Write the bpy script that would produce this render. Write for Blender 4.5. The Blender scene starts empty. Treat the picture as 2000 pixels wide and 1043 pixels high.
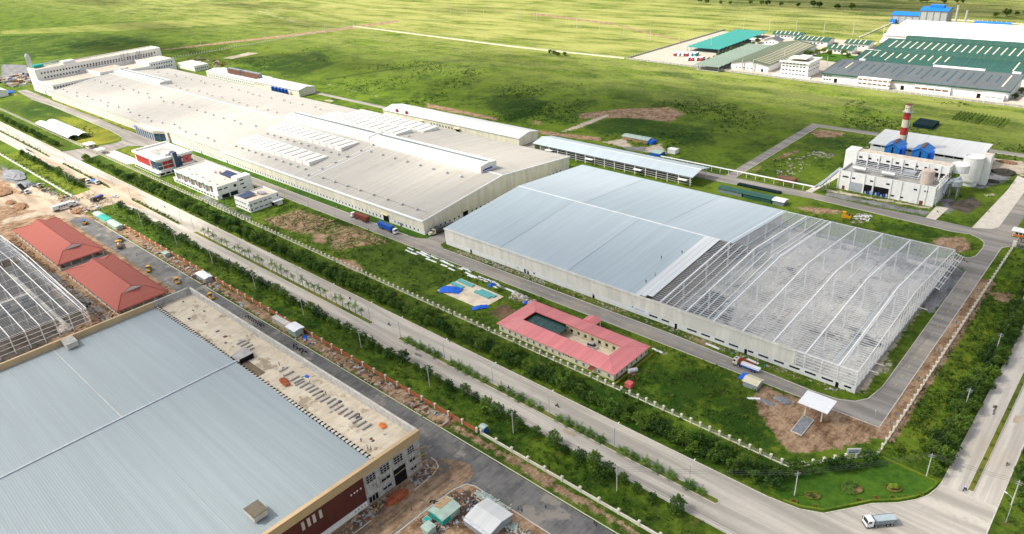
import bpy, math, random
import numpy as np
from mathutils import Vector, Matrix, noise as mnoise

# ------------------------------------------------------------------ scene, camera, light
scn = bpy.context.scene
COL = scn.collection
rnd = random.Random(11)

# camera: 165 m above the ground over the world origin; X runs along the boulevard, Y across it
cam_d = bpy.data.cameras.new('camera'); cam = bpy.data.objects.new('camera', cam_d); COL.objects.link(cam)
cam_d.sensor_width = 36.0; cam_d.lens = 36.0 * 1405.4 / 2000.0; cam_d.clip_start = 1.0; cam_d.clip_end = 20000.0
_right = Vector((0.73516, 0.67517, -0.06064)); _down = Vector((0.26860, -0.37225, -0.88842)); _fwd = Vector((-0.62241, 0.63684, -0.45502))
cam.matrix_world = Matrix(((_right.x, -_down.x, -_fwd.x, 0.0), (_right.y, -_down.y, -_fwd.y, 0.0), (_right.z, -_down.z, -_fwd.z, 165.0), (0, 0, 0, 1)))
scn.camera = cam

SUN_EL = math.radians(47); SUN_AZ = (-0.75, -0.66)          # horizontal direction towards the sun
wld = bpy.data.worlds.new('World'); scn.world = wld; wld.use_nodes = True
_n = wld.node_tree.nodes; _bg = _n['Background']
_sky = _n.new('ShaderNodeTexSky'); _sky.sky_type = 'NISHITA'; _sky.sun_disc = False
_sky.sun_elevation = SUN_EL; _sky.sun_rotation = math.atan2(SUN_AZ[0], SUN_AZ[1]); _sky.air_density = 1.0; _sky.dust_density = 2.5; _sky.ozone_density = 1.0
_hs = _n.new('ShaderNodeHueSaturation'); _hs.inputs['Saturation'].default_value = 0.32      # thin white cloud pales the blue of the sky
wld.node_tree.links.new(_sky.outputs[0], _hs.inputs['Color']); wld.node_tree.links.new(_hs.outputs[0], _bg.inputs[0]); _bg.inputs[1].default_value = 0.15
sun_d = bpy.data.lights.new('sun', 'SUN'); sun_d.energy = 4.8; sun_d.angle = math.radians(2.5); sun_d.color = (1.0, 0.93, 0.82)
sun = bpy.data.objects.new('sun', sun_d); COL.objects.link(sun)
sun_dir = Vector((SUN_AZ[0] * math.cos(SUN_EL), SUN_AZ[1] * math.cos(SUN_EL), math.sin(SUN_EL)))
sun.rotation_euler = sun_dir.to_track_quat('Z', 'Y').to_euler(); sun.location = (0, 0, 600)
vs = scn.view_settings; vs.view_transform = 'Standard'; vs.look = 'None'; vs.gamma = 1.0; vs.use_curve_mapping = False; vs.exposure = 0.50
scn.render.engine = 'CYCLES'; scn.cycles.max_bounces = 5; scn.cycles.diffuse_bounces = 3; scn.cycles.transparent_max_bounces = 8
scn.cycles.caustics_reflective = False; scn.cycles.caustics_refractive = False

# ------------------------------------------------------------------ mesh helpers
class MB:
    """collects faces; me(name) gives a mesh"""
    def __init__(s): s.v = []; s.f = []
    def poly(s, pts):
        n = len(s.v); s.v += [tuple(p) for p in pts]; s.f.append(tuple(range(n, n + len(pts)))); return s
    def box(s, x0, x1, y0, y1, z0, z1):
        n = len(s.v)
        s.v += [(x0, y0, z0), (x1, y0, z0), (x1, y1, z0), (x0, y1, z0), (x0, y0, z1), (x1, y0, z1), (x1, y1, z1), (x0, y1, z1)]
        s.f += [(n, n + 3, n + 2, n + 1), (n + 4, n + 5, n + 6, n + 7), (n, n + 1, n + 5, n + 4), (n + 1, n + 2, n + 6, n + 5), (n + 2, n + 3, n + 7, n + 6), (n + 3, n, n + 4, n + 7)]
        return s
    def prism(s, pts, vec):
        n = len(s.v); k = len(pts); vec = Vector(vec)
        s.v += [tuple(p) for p in pts] + [tuple(Vector(p) + vec) for p in pts]
        s.f += [tuple(range(n + k - 1, n - 1, -1)), tuple(range(n + k, n + 2 * k))]
        for i in range(k): j = (i + 1) % k; s.f.append((n + i, n + j, n + k + j, n + k + i))
        return s
    def bar(s, p, q, w, h=None, up=(0, 0, 1)):
        h = h or w; p = Vector(p); q = Vector(q); d = (q - p)
        if d.length < 1e-6: return s
        d.normalize(); a = d.cross(Vector(up))
        if a.length < 1e-4: a = d.cross(Vector((1, 0, 0)))
        a.normalize(); b = a.cross(d); a *= w / 2; b *= h / 2
        return s.prism([p - a - b, p + a - b, p + a + b, p - a + b], q - p)
    def tube(s, p, q, r0, r1=None, n=8, cap=True):
        r1 = r0 if r1 is None else r1; p = Vector(p); q = Vector(q); d = (q - p).normalized(); a = d.cross(Vector((0, 0, 1)))
        if a.length < 1e-4: a = Vector((1, 0, 0))
        a.normalize(); b = a.cross(d); k = len(s.v)
        for (c, r) in ((p, r0), (q, r1)):
            for i in range(n): t = 2 * math.pi * i / n; s.v.append(tuple(c + a * math.cos(t) * r + b * math.sin(t) * r))
        for i in range(n): j = (i + 1) % n; s.f.append((k + i, k + j, k + n + j, k + n + i))
        if cap: s.f += [tuple(range(k + n - 1, k - 1, -1)), tuple(range(k + n, k + 2 * n))]
        return s
    def lathe(s, prof, n=16, c=(0, 0)):
        k = len(s.v)
        for r, z in prof:
            for i in range(n): t = 2 * math.pi * i / n; s.v.append((c[0] + r * math.cos(t), c[1] + r * math.sin(t), z))
        for m in range(len(prof) - 1):
            for i in range(n): j = (i + 1) % n; a = k + m * n; s.f.append((a + i, a + j, a + n + j, a + n + i))
        s.f.append(tuple(range(k + n - 1, k - 1, -1))); e = k + (len(prof) - 1) * n; s.f.append(tuple(range(e, e + n)))
        return s
    def blob(s, c, r, seed=0, n=6, m=4, flat=1.0, rough=.35):
        """a lumpy mound/clump: low dome with jitter"""
        R = random.Random(seed); k = len(s.v); cx, cy, cz = c
        rx, ry, rz = (r, r, r * flat) if not isinstance(r, tuple) else r
        for a in range(m):
            ph = (math.pi / 2) * a / m; 
            for i in range(n):
                t = 2 * math.pi * (i + .5 * a) / n; q = 1 + rough * (R.random() - .5) * 2
                s.v.append((cx + rx * math.cos(ph) * math.cos(t) * q, cy + ry * math.cos(ph) * math.sin(t) * q, cz + rz * math.sin(ph) * (1 + rough * .6 * (R.random() - .5))))
        s.v.append((cx, cy, cz + rz)); top = len(s.v) - 1
        for a in range(m - 1):
            for i in range(n): j = (i + 1) % n; b = k + a * n; s.f.append((b + i, b + j, b + n + j, b + n + i))
        for i in range(n): s.f.append((k + (m - 1) * n + i, k + (m - 1) * n + (i + 1) % n, top))
        return s
    def me(s, name='mesh', smooth=False):
        m = bpy.data.meshes.new(name); m.from_pydata(s.v, [], s.f); m.update()
        if smooth: m.shade_smooth()
        return m

_MC = {}
def obj(name, geo, mat, parent=None, loc=(0, 0, 0), rz=0.0, scale=None, smooth=False):
    me = geo.me(name, smooth) if isinstance(geo, MB) else geo
    if mat is not None:
        if not me.materials: me.materials.append(mat)
        elif me.materials[0] is not mat:                       # alike shape in another material: one copy of the mesh per material
            k = (me.name, mat.name)
            if k not in _MC: _MC[k] = me.copy(); _MC[k].materials.clear(); _MC[k].materials.append(mat)
            me = _MC[k]
    o = bpy.data.objects.new(name, me); COL.objects.link(o); o.location = loc
    if rz: o.rotation_euler = (0, 0, rz)
    if scale is not None: o.scale = scale if isinstance(scale, tuple) else (scale,) * 3
    if parent is not None: o.parent = parent
    return o
def tag(o, label, cat=None, group=None, kind=None):
    o['label'] = label
    if cat: o['category'] = cat
    if group: o['group'] = group
    if kind: o['kind'] = kind
    return o
def thing(name, label, cat, loc=(0, 0, 0), rz=0.0, group=None, scale=None):
    o = bpy.data.objects.new(name, None); COL.objects.link(o); o.location = loc; o.rotation_euler = (0, 0, rz)
    if scale is not None: o.scale = scale if isinstance(scale, tuple) else (scale,) * 3
    o.empty_display_size = .5
    return tag(o, label, cat, group)
def struct(name, geo, mat, parent=None, **k):
    o = obj(name, geo, mat, parent, **k)
    if parent is None: o['kind'] = 'structure'
    return o
def copy_tree(o, parent=None):
    c = o.copy(); COL.objects.link(c); c.parent = parent
    for ch in o.children: copy_tree(ch, c)
    return c
ORD = ['first', 'second', 'third', 'fourth', 'fifth', 'sixth', 'seventh', 'eighth', 'ninth', 'tenth', 'eleventh', 'twelfth', 'thirteenth', 'fourteenth', 'fifteenth', 'sixteenth', 'seventeenth', 'eighteenth', 'nineteenth', 'twentieth', 'twenty-first', 'twenty-second', 'twenty-third', 'twenty-fourth', 'twenty-fifth', 'twenty-sixth', 'twenty-seventh', 'twenty-eighth', 'twenty-ninth', 'thirtieth']

# ------------------------------------------------------------------ materials
class NT:
    def __init__(s, name):
        s.m = bpy.data.materials.new(name); s.m.use_nodes = True; s.t = s.m.node_tree; s.N = s.t.nodes; s.b = s.N['Principled BSDF']; s.o = s.N['Material Output']
        s.pos = s.n('ShaderNodeNewGeometry').outputs['Position']
    def n(s, t, **k):
        x = s.N.new(t)
        for a, v in k.items(): setattr(x, a, v)
        return x
    def l(s, a, b): s.t.links.new(a, b)
    def vec(s, sx, sy, sz, src=None):
        m = s.n('ShaderNodeMapping'); m.inputs['Scale'].default_value = (sx, sy, sz); s.l(src or s.pos, m.inputs[0]); return m.outputs[0]
    def noise(s, scale=1.0, detail=3.0, vec=None, rough=.55):
        x = s.n('ShaderNodeTexNoise'); x.inputs['Scale'].default_value = scale; x.inputs['Detail'].default_value = detail; x.inputs['Roughness'].default_value = rough
        s.l(vec or s.pos, x.inputs['Vector']); return x.outputs[0]
    def ramp(s, f, a, b, v0=0.0, v1=1.0):
        x = s.n('ShaderNodeMapRange'); x.interpolation_type = 'SMOOTHSTEP'; x.inputs[1].default_value = a; x.inputs[2].default_value = b; x.inputs[3].default_value = v0; x.inputs[4].default_value = v1
        s.l(f, x.inputs[0]); return x.outputs[0]
    def math(s, op, a, b=None, c=None):
        x = s.n('ShaderNodeMath', operation=op)
        for i, v in enumerate((a, b, c)):
            if v is None: continue
            if isinstance(v, (int, float)): x.inputs[i].default_value = v
            else: s.l(v, x.inputs[i])
        return x.outputs[0]
    def mix(s, f, a, b, mode='MIX'):
        x = s.n('ShaderNodeMix', data_type='RGBA', blend_type=mode)
        for i, v in ((0, f), (6, a), (7, b)):
            if isinstance(v, (int, float)): x.inputs[i].default_value = v
            elif isinstance(v, tuple): x.inputs[i].default_value = (*v, 1)
            else: s.l(v, x.inputs[i])
        return x.outputs[2]
    def attr(s, name):
        x = s.n('ShaderNodeAttribute'); x.attribute_name = name; return x.outputs['Fac']
    def bump(s, h, strength=.3, dist=.1):
        x = s.n('ShaderNodeBump'); x.inputs['Strength'].default_value = strength; x.inputs['Distance'].default_value = dist; s.l(h, x.inputs['Height']); s.l(x.outputs[0], s.b.inputs['Normal'])
    def done(s, col, rough=.8, spec=.3, metal=0.0):
        if isinstance(col, tuple): s.b.inputs['Base Color'].default_value = (*col, 1)
        else: s.l(col, s.b.inputs['Base Color'])
        s.b.inputs['Roughness'].default_value = rough; s.b.inputs['Specular IOR Level'].default_value = spec; s.b.inputs['Metallic'].default_value = metal
        return s.m
def sc(c, k): return tuple(max(0, min(1, x * k)) for x in c)
def plain(name, c, rough=.8, spec=.3, var=.18, scale=.6, metal=0.0, stain=0.0, stain_c=None):
    t = NT(name); f = t.noise(scale, 4); col = t.mix(t.ramp(f, .3, .7), sc(c, 1 - var), sc(c, 1 + var * .7))
    if stain: col = t.mix(t.ramp(t.noise(scale * .35, 5, rough=.65), .52, .72, 0, stain), col, stain_c or sc(c, .45))
    return t.done(col, rough, spec, metal)
def sheet(name, c, axis=0, pitch=1.0, seam=.12, streak=.14, rough=.55, spec=.35, stain=0.0, stain_c=(.35, .3, .24), relief=.25, vert=False):
    """profiled metal sheet: ribs every `pitch` metres across `axis`, long tonal streaks between sheets"""
    t = NT(name); k = [1, 1, 1]; k[axis] = 1
    sep = t.n('ShaderNodeSeparateXYZ'); t.l(t.pos, sep.inputs[0]); u = sep.outputs[axis]
    st = [.012, .012, .012]; st[axis] = .45; f = t.noise(1, 2, t.vec(*st)); st2 = [.02, .02, .02]; st2[axis] = 1.7; f2 = t.noise(1, 1, t.vec(*st2))
    f = t.math('ADD', t.math('MULTIPLY', f, .65), t.math('MULTIPLY', f2, .35)); col = t.mix(t.ramp(f, .33, .67), sc(c, 1 - streak), sc(c, 1 + streak))
    w = t.math('ABSOLUTE', t.math('SUBTRACT', t.math('FRACT', t.math('DIVIDE', u, pitch)), .5))
    col = t.mix(t.ramp(w, .40, .5, 0, seam), col, sc(c, .35))
    if stain: col = t.mix(t.ramp(t.noise(.09, 5, rough=.65), .5, .75, 0, stain), col, stain_c)
    t.bump(t.ramp(w, .3, .5), relief, .06)
    return t.done(col, rough, spec)
def vert_sheet(name, c, pitch=.9, seam=.15, rough=.6, stain=.15):
    """vertical cladding: ribs along whichever horizontal direction the wall runs"""
    t = NT(name); sep = t.n('ShaderNodeSeparateXYZ'); t.l(t.pos, sep.inputs[0]); u = t.math('ADD', sep.outputs[0], sep.outputs[1])
    w = t.math('ABSOLUTE', t.math('SUBTRACT', t.math('FRACT', t.math('DIVIDE', u, pitch)), .5))
    col = t.mix(t.ramp(t.noise(1, 3, t.vec(.35, .35, .06)), .35, .65), sc(c, .9), sc(c, 1.06)); col = t.mix(t.ramp(w, .38, .5, 0, seam), col, sc(c, .45))
    col = t.mix(t.ramp(t.noise(1, 4, t.vec(.8, .8, .1)), .55, .8, 0, stain), col, sc(c, .5)); t.bump(w, .2, .05)
    return t.done(col, rough, .3)

M = {}
M['white'] = plain('white_paint', (.78, .78, .76), .7, var=.06, stain=.25, stain_c=(.5, .46, .4))
M['white_clean'] = plain('white_sheet_metal', (.80, .81, .82), .45, var=.04)
M['cream'] = vert_sheet('cream_cladding', (.74, .70, .58)); M['cream_flat'] = plain('cream_paint', (.68, .62, .44), .75, var=.06, stain=.2)
M['cream_new'] = vert_sheet('pale_cladding', (.76, .74, .66), 1.1, .08, stain=.1)
M['grey_conc'] = plain('grey_concrete', (.36, .35, .33), .9, var=.2, scale=.4, stain=.5, stain_c=(.2, .19, .17))
M['lt_conc'] = plain('light_concrete', (.55, .52, .46), .9, var=.15, scale=.3, stain=.4, stain_c=(.34, .30, .24))
M['pale_slab'] = plain('pale_slab', (.66, .57, .44), .9, var=.16, scale=.25, stain=.6, stain_c=(.42, .33, .22))
M['roof_tan'] = plain('flat_roof_screed', (.62, .53, .43), .9, var=.14, scale=.35, stain=.35, stain_c=(.42, .32, .22))
M['kerb'] = plain('kerb_stone', (.58, .54, .48), .9, var=.2, scale=1.5)
M['glass'] = plain('dark_window_glass', (.018, .025, .035), .12, .6, var=.3, scale=.9)
M['dark'] = plain('dark_opening', (.012, .012, .014), .9, .1, var=.3)
M['blueglass'] = plain('blue_curtain_glass', (.02, .085, .16), .1, .7, var=.4, scale=.5)
M['steel_w'] = plain('white_primed_steel', (.80, .80, .79), .5, var=.1, scale=.8); M['galv'] = plain('galvanised_steel', (.42, .46, .50), .4, .5, var=.15, scale=.8, metal=.25)
M['galv_d'] = plain('dark_galvanised_steel', (.22, .26, .30), .45, .5, var=.2, scale=.8, metal=.25)
M['redsteel'] = plain('red_primer_steel', (.35, .05, .04), .6, var=.15)
M['tyre'] = plain('tyre_rubber', (.02, .02, .02), .9, var=.2); M['chrome'] = plain('grey_chassis', (.08, .08, .09), .6, var=.2)
M['blue'] = plain('blue_paint', (.012, .09, .42), .5, var=.12); M['tarp'] = plain('blue_tarpaulin', (.01, .12, .62), .5, var=.25, scale=1.5); M['navy'] = plain('navy_panel', (.012, .03, .10), .35, .5, var=.2)
M['red'] = plain('red_paint', (.42, .035, .03), .55, var=.12); M['brownred'] = plain('oxide_red_paint', (.20, .045, .03), .6, var=.2, stain=.3); M['pinkred'] = plain('rose_red_panel', (.58, .12, .12), .5, var=.1)
M['yellow'] = plain('machine_yellow', (.72, .38, .02), .5, var=.12, stain=.2, stain_c=(.3, .2, .08)); M['orange'] = plain('orange_paint', (.65, .17, .03), .6, var=.15)
M['rail'] = plain('cream_fence_plaster', (.72, .68, .56), .85, var=.1, scale=1.0, stain=.25, stain_c=(.4, .36, .27)); M['brick'] = plain('red_brickwork', (.42, .13, .06), .9, var=.25, scale=1.2, stain=.35, stain_c=(.5, .42, .36))
M['wood'] = plain('timber', (.42, .28, .16), .9, var=.3, scale=1.5); M['bark'] = plain('tree_bark', (.16, .12, .085), .95, var=.3, scale=3); M['polec'] = plain('concrete_pole', (.58, .56, .51), .9, var=.12)
M['teal'] = plain('teal_sheet', (.02, .38, .31), .5, var=.12); M['ltgreen'] = plain('pale_green_sheet', (.38, .50, .43), .55, var=.15, stain=.3, stain_c=(.4, .33, .25)); M['aqua'] = plain('aqua_bundle', (.12, .42, .42), .6, var=.2, scale=1.5)
M['skin'] = plain('skin', (.35, .2, .13), .7); M['cloth_d'] = plain('dark_cloth', (.03, .035, .05), .9); M['cloth_b'] = plain('blue_cloth', (.03, .1, .35), .9); M['cloth_w'] = plain('light_cloth', (.6, .6, .58), .9); M['cloth_y'] = plain('yellow_cloth', (.7, .5, .05), .9)
M['silver'] = plain('silver_tank', (.55, .56, .57), .3, .5, var=.1, metal=.4); M['rust'] = plain('rusted_steel', (.19, .09, .055), .9, var=.3, stain=.5, stain_c=(.08, .04, .03)); M['coal'] = plain('coal_heap', (.055, .05, .042), .95, var=.35, scale=1.2)
M['soilheap'] = plain('soil_heap', (.27, .155, .085), .95, var=.35, scale=.9, stain=.5, stain_c=(.13, .07, .04)); M['gravelheap'] = plain('gravel_heap', (.22, .23, .245), .95, var=.3, scale=1.5)
M['redsoil'] = plain('red_soil_heap', (.30, .085, .035), .95, var=.3, scale=1.0)
M['rubble'] = plain('rubble', (.42, .38, .33), .9, var=.35, scale=2.5)
M['net'] = plain('shade_net', (.008, .022, .026), .9, .1, var=.3, scale=2)

# ------------------------------------------------------------------ ground with its soils, gravel and grass types
ZONES = [
('soil',1.0,[(-86.1,214.5),(-73.9,215.3),(-61.3,217.9),(-46.1,215.9),(-43.7,216.1),(-46.0,206.2),(-53.3,197.3),(-61.8,187.4),(-67.0,189.5),(-72.9,194.7),(-79.6,199.0),(-84.2,205.4)]),
('soil',0.53,[(-396.7,186.0),(-391.0,213.6),(-351.6,217.1),(-306.5,217.7),(-292.0,212.7),(-306.0,202.8),(-316.3,182.9),(-333.3,190.0),(-351.6,188.3),(-372.6,183.0)]),
('soil',0.85,[(-319.5,180.6),(-298.8,187.3),(-285.4,184.4),(-286.9,178.6),(-304.0,179.6)]),
('soil',0.8,[(-354.0,193.6),(-339.6,199.0),(-328.1,189.2),(-337.9,186.7)]),
('soil',0.75,[(-371.6,419.4),(-314.8,430.2),(-309.0,420.4),(-340.8,414.4),(-362.4,410.6)]),
('soil',0.72,[(-374.2,472.2),(-348.1,506.7),(-318.3,529.2),(-295.3,517.6),(-293.1,490.6),(-330.6,481.4),(-361.9,460.6)]),
('pale',0.75,[(-353.1,425.7),(-352.8,453.0),(-352.1,487.7),(-344.3,481.4),(-344.3,447.9),(-348.4,423.7)]),
('soil',0.7,[(-522.3,432.9),(-423.8,429.9),(-415.6,421.3),(-443.7,420.0),(-507.2,419.6)]),
('soil',0.6,[(-396.1,438.0),(-381.9,441.1),(-375.4,429.5),(-385.9,428.4)]),
('pale',0.6,[(-696.4,433.4),(-564.1,425.0),(-552.2,423.3),(-611.5,422.0),(-685.4,429.2)]),
('soil',0.6,[(-523.8,431.0),(-491.3,433.6),(-478.0,421.3),(-504.0,421.4)]),
('pale',0.6,[(-624.1,386.2),(-617.7,395.4),(-604.0,391.8),(-606.9,382.0)]),
('pale',0.7,[(-312.1,420.7),(-299.9,437.0),(-278.0,420.5),(-270.9,441.7),(-250.8,421.5),(-265.0,416.5),(-285.4,415.9),(-301.0,418.9)]),
('gravel',0.8,[(-293.2,419.4),(-275.3,428.4),(-266.9,419.3),(-281.5,414.2)]),
('soil',1.0,[(-73.4,377.0),(-68.8,385.8),(-61.9,388.5),(-55.7,376.7),(-60.4,369.1),(-67.2,369.5)]),
('soil',0.62,[(-199.1,518.8),(-188.5,531.9),(-169.8,531.9),(-170.3,518.7),(-183.8,506.3)]),
('soil',0.66,[(-191.5,442.6),(-189.6,466.4),(-180.5,487.7),(-180.8,475.7),(-184.6,450.6)]),
('soil',0.6,[(-192.9,417.1),(-192.7,438.3),(-187.6,434.4),(-187.7,417.1)]),
('gravel',0.75,[(-142.4,413.4),(-83.0,414.5),(-82.9,405.7),(-138.0,404.6)]),
('soil',0.6,[(-142.8,385.9),(-119.9,393.3),(-118.3,386.5),(-131.3,375.0),(-146.5,377.9)]),
('pale',0.8,[(-143.1,417.5),(-85.5,420.7),(-84.3,416.3),(-141.8,411.8)]),
('gravel',0.9,[(-80.1,486.9),(-74.9,500.0),(-61.4,500.6),(-62.4,485.9),(-71.2,462.2),(-77.9,463.7)]),
('coal',0.9,[(-80.5,430.7),(-72.4,447.2),(-65.0,441.2),(-67.7,421.2),(-77.5,424.8)]),
('gravel',0.7,[(-86.3,435.1),(-79.6,445.2),(-73.8,422.1),(-76.6,410.0)]),
('pale',1.0,[(-82.4,522.6),(-62.1,525.0),(-56.6,495.9),(-60.4,499.7),(-72.7,504.7),(-77.1,495.3),(-78.1,481.8),(-77.7,469.8)]),
('pale',0.7,[(-68.9,455.2),(-62.8,462.0),(-62.8,455.0),(-67.1,450.7)]),
('gravel',1.0,[(-61.4,320.5),(-63.9,353.7),(-58.2,355.7),(-52.1,350.0),(-51.2,341.0),(-52.7,302.9),(-56.5,303.3)]),
('pale',0.7,[(-57.8,254.5),(-52.9,260.9),(-52.0,256.3),(-53.6,247.2)]),
('soil',0.62,[(-58.7,279.5),(-56.6,295.1),(-52.7,290.1),(-53.0,270.6),(-55.9,266.9)]),
('soil',0.8,[(-39.4,336.7),(-35.5,341.3),(-27.7,338.3),(-27.6,331.5),(-35.6,327.3)]),
('soil',0.5,[(-833.3,444.4),(-806.5,445.9),(-799.5,441.7),(-824.4,440.9)]),
('pale',0.6,[(-952.3,451.0),(-959.7,494.3),(-931.5,497.6),(-930.5,452.2)]),
('pale',0.9,[(-644.9,190.0),(-593.2,192.1),(-582.9,188.0),(-589.5,183.7),(-638.1,186.4)]),
('pale',0.8,[(-714.1,189.3),(-707.2,191.3),(-671.9,189.5),(-677.3,182.0),(-692.4,181.0)]),
('gravel',0.7,[(-1249.9,267.6),(-1196.7,288.6),(-1065.4,256.7),(-1083.3,224.4)]),
('soil',0.6,[(-1166.4,245.9),(-1143.0,274.8),(-1076.9,258.6),(-1102.4,233.7)]),
('soil',0.55,[(-1016.3,216.4),(-1006.3,221.7),(-974.9,218.3),(-979.6,209.2)]),
('soil',1.0,[(-983.1,61.1),(-670.7,117.5),(-553.1,124.8),(-497.0,125.2),(-540.3,125.6),(-459.4,122.3),(-408.4,115.7),(-318.2,118.6),(-249.5,115.8),(-193.8,111.8),(-152.1,110.4),(-126.4,113.3),(-85.2,116.4),(-92.0,67.0),(-213.6,-35.9)]),
('gravel',0.85,[(-690.1,122.6),(-646.5,122.7),(-613.0,122.9),(-605.2,121.8),(-611.9,115.4),(-635.2,108.3)]),
('pale',0.8,[(-629.3,110.1),(-603.7,120.8),(-568.5,122.3),(-543.8,116.8),(-527.0,133.5),(-519.7,133.1),(-522.8,110.2),(-533.1,81.9),(-541.6,84.1),(-540.8,111.7),(-567.9,115.2),(-585.5,109.1)]),
('pale',0.7,[(-596.1,119.7),(-559.1,124.8),(-533.0,131.3),(-526.6,124.8),(-553.2,117.6)]),
('pale',0.6,[(-136.6,101.7),(-139.9,112.8),(-145.7,115.5),(-154.0,115.5),(-161.3,115.7),(-159.9,113.8),(-151.3,111.0),(-147.8,109.2),(-144.4,97.0),(-142.7,86.9),(-137.5,88.1)]),
('mud',0.9,[(-505.2,78.8),(-426.5,81.5),(-423.7,78.0),(-440.9,76.8),(-499.9,78.1)]),
('mud',0.9,[(-416.5,79.6),(-350.6,83.8),(-352.2,79.6),(-379.8,79.3)]),
('mud',0.8,[(-384.9,75.5),(-353.5,74.2),(-347.6,63.1),(-354.5,56.5),(-355.1,70.2)]),
('mud',0.8,[(-138.2,109.4),(-138.5,94.1),(-135.7,91.6),(-137.5,102.1),(-134.0,110.8)]),
('mud',0.75,[(-153.2,85.2),(-146.6,95.4),(-143.2,96.2),(-145.9,88.3),(-149.6,72.4),(-152.1,70.4)]),
('mud',0.7,[(-136.9,101.4),(-133.6,110.9),(-118.3,111.6),(-112.2,107.2),(-118.1,98.2),(-132.2,86.6),(-137.5,82.7),(-136.3,93.8)]),
('lush',0.8,[(-133.6,105.0),(-132.8,108.6),(-129.6,109.2),(-130.5,107.4)]),
('lush',0.8,[(-114.7,110.0),(-103.7,110.8),(-103.3,110.3),(-109.9,104.9)]),
('lush',0.8,[(-125.4,92.2),(-123.8,98.2),(-118.3,98.0)]),
('lush',0.75,[(-309.7,191.7),(-306.8,213.0),(-283.0,214.9),(-243.4,212.1),(-238.6,192.6),(-244.3,180.1),(-283.5,183.0)]),
('lush',0.9,[(-118.4,201.8),(-105.1,212.1),(-90.1,204.6),(-80.6,199.1),(-73.6,194.2),(-67.1,187.8),(-74.7,183.4),(-103.5,182.9),(-106.4,182.4)]),
('lush',0.7,[(-128.2,203.7),(-119.6,203.7),(-112.0,191.4),(-119.3,191.1)]),
('lush',0.6,[(-237.1,185.8),(-200.2,193.6),(-192.8,185.8),(-242.8,178.0)]),
('lush',0.7,[(-192.0,497.0),(-178.2,522.5),(-153.5,524.7),(-154.9,499.6),(-170.3,486.1)]),
('lush',0.75,[(-105.0,385.5),(-78.8,396.3),(-76.2,381.8),(-96.1,379.5)]),
('lush',0.75,[(-190.2,422.3),(-178.8,433.1),(-156.4,418.0),(-170.6,415.1)]),
('yellow',0.8,[(-113.9,215.1),(-102.9,217.0),(-99.0,213.7),(-110.5,211.1)]),
('yellow',0.8,[(-69.4,185.2),(-64.9,188.8),(-64.7,184.3),(-67.4,182.9)]),
('yellow',0.7,[(-829.4,204.1),(-788.9,217.0),(-676.0,212.4),(-663.2,198.9),(-671.8,193.6),(-709.5,192.1)]),
('yellow',0.6,[(-771.4,232.3),(-689.5,231.3),(-675.9,225.8),(-689.4,222.1)]),
('lush',0.7,[(-954.5,191.1),(-923.2,217.8),(-803.0,219.4),(-801.2,204.6),(-820.7,193.3),(-917.9,181.6)]),
('lush',0.8,[(-492.2,472.2),(-465.9,499.7),(-419.0,493.5),(-406.4,453.7),(-405.7,421.9),(-438.2,441.1)]),
('lush',0.7,[(-412.9,562.1),(-381.5,606.9),(-313.2,601.6),(-283.2,546.2),(-318.5,531.9),(-379.3,527.8)]),
('lush',0.75,[(-349.6,444.8),(-333.2,485.1),(-265.6,489.8),(-232.6,452.7),(-257.8,453.9),(-296.6,452.6),(-321.6,437.5)]),
('lush',0.6,[(-189.6,611.3),(-160.6,627.5),(-121.9,630.1),(-119.5,599.3),(-150.4,599.1),(-183.5,599.0)]),
('lush',0.7,[(-942.3,451.2),(-860.6,544.0),(-768.3,500.1),(-742.4,430.2),(-850.7,443.9)]),
('dry_sunlit',0.8,[(-1694.4,382.7),(-1343.9,698.2),(-1216.7,652.4),(-1390.0,502.6),(-1628.2,365.6)]),
('lush',0.5,[(-1607.2,360.1),(-1302.9,510.4),(-1175.0,455.6),(-1201.1,390.0),(-1248.3,317.0),(-1249.9,267.6)]),
('dry_sunlit',0.7,[(-1421.6,889.6),(-950.4,1020.1),(-496.5,940.0),(-411.9,715.9),(-577.1,706.8),(-996.1,707.6)]),
('lush',0.5,[(-593.3,1119.0),(-200.5,1227.7),(-154.4,989.0),(-312.8,890.1),(-483.7,944.6)]),
('lush',0.9,[(-417.8,1167.6),(-328.3,1248.6),(-275.3,1107.4),(-313.0,1085.9),(-392.2,1099.9)]),
('soil',0.4,[(-351.4,992.1),(-316.1,1075.5),(-212.2,1042.2),(-195.8,972.7),(-325.8,940.6)]),
('soil',0.75,[(-1122.4,442.2),(-1062.5,564.6),(-1013.0,660.8),(-978.9,777.6),(-956.2,758.9),(-990.5,645.4),(-1039.6,551.5),(-1105.8,437.2)]),
('pale',0.8,[(-1382.3,752.4),(-1054.5,664.8),(-1035.5,657.0),(-1373.1,741.6)]),
('soil',0.7,[(-808.0,913.8),(-618.5,872.7),(-457.9,794.0),(-407.0,774.8),(-448.0,777.1),(-605.7,854.7),(-801.3,893.8)]),
('dry_sunlit',0.6,[(-718.1,767.1),(-447.0,763.9),(-454.4,690.0),(-633.4,674.9)]),
('soil',0.5,[(-289.8,890.9),(-266.2,887.0),(-266.1,873.6),(-286.5,878.4)])]
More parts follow.
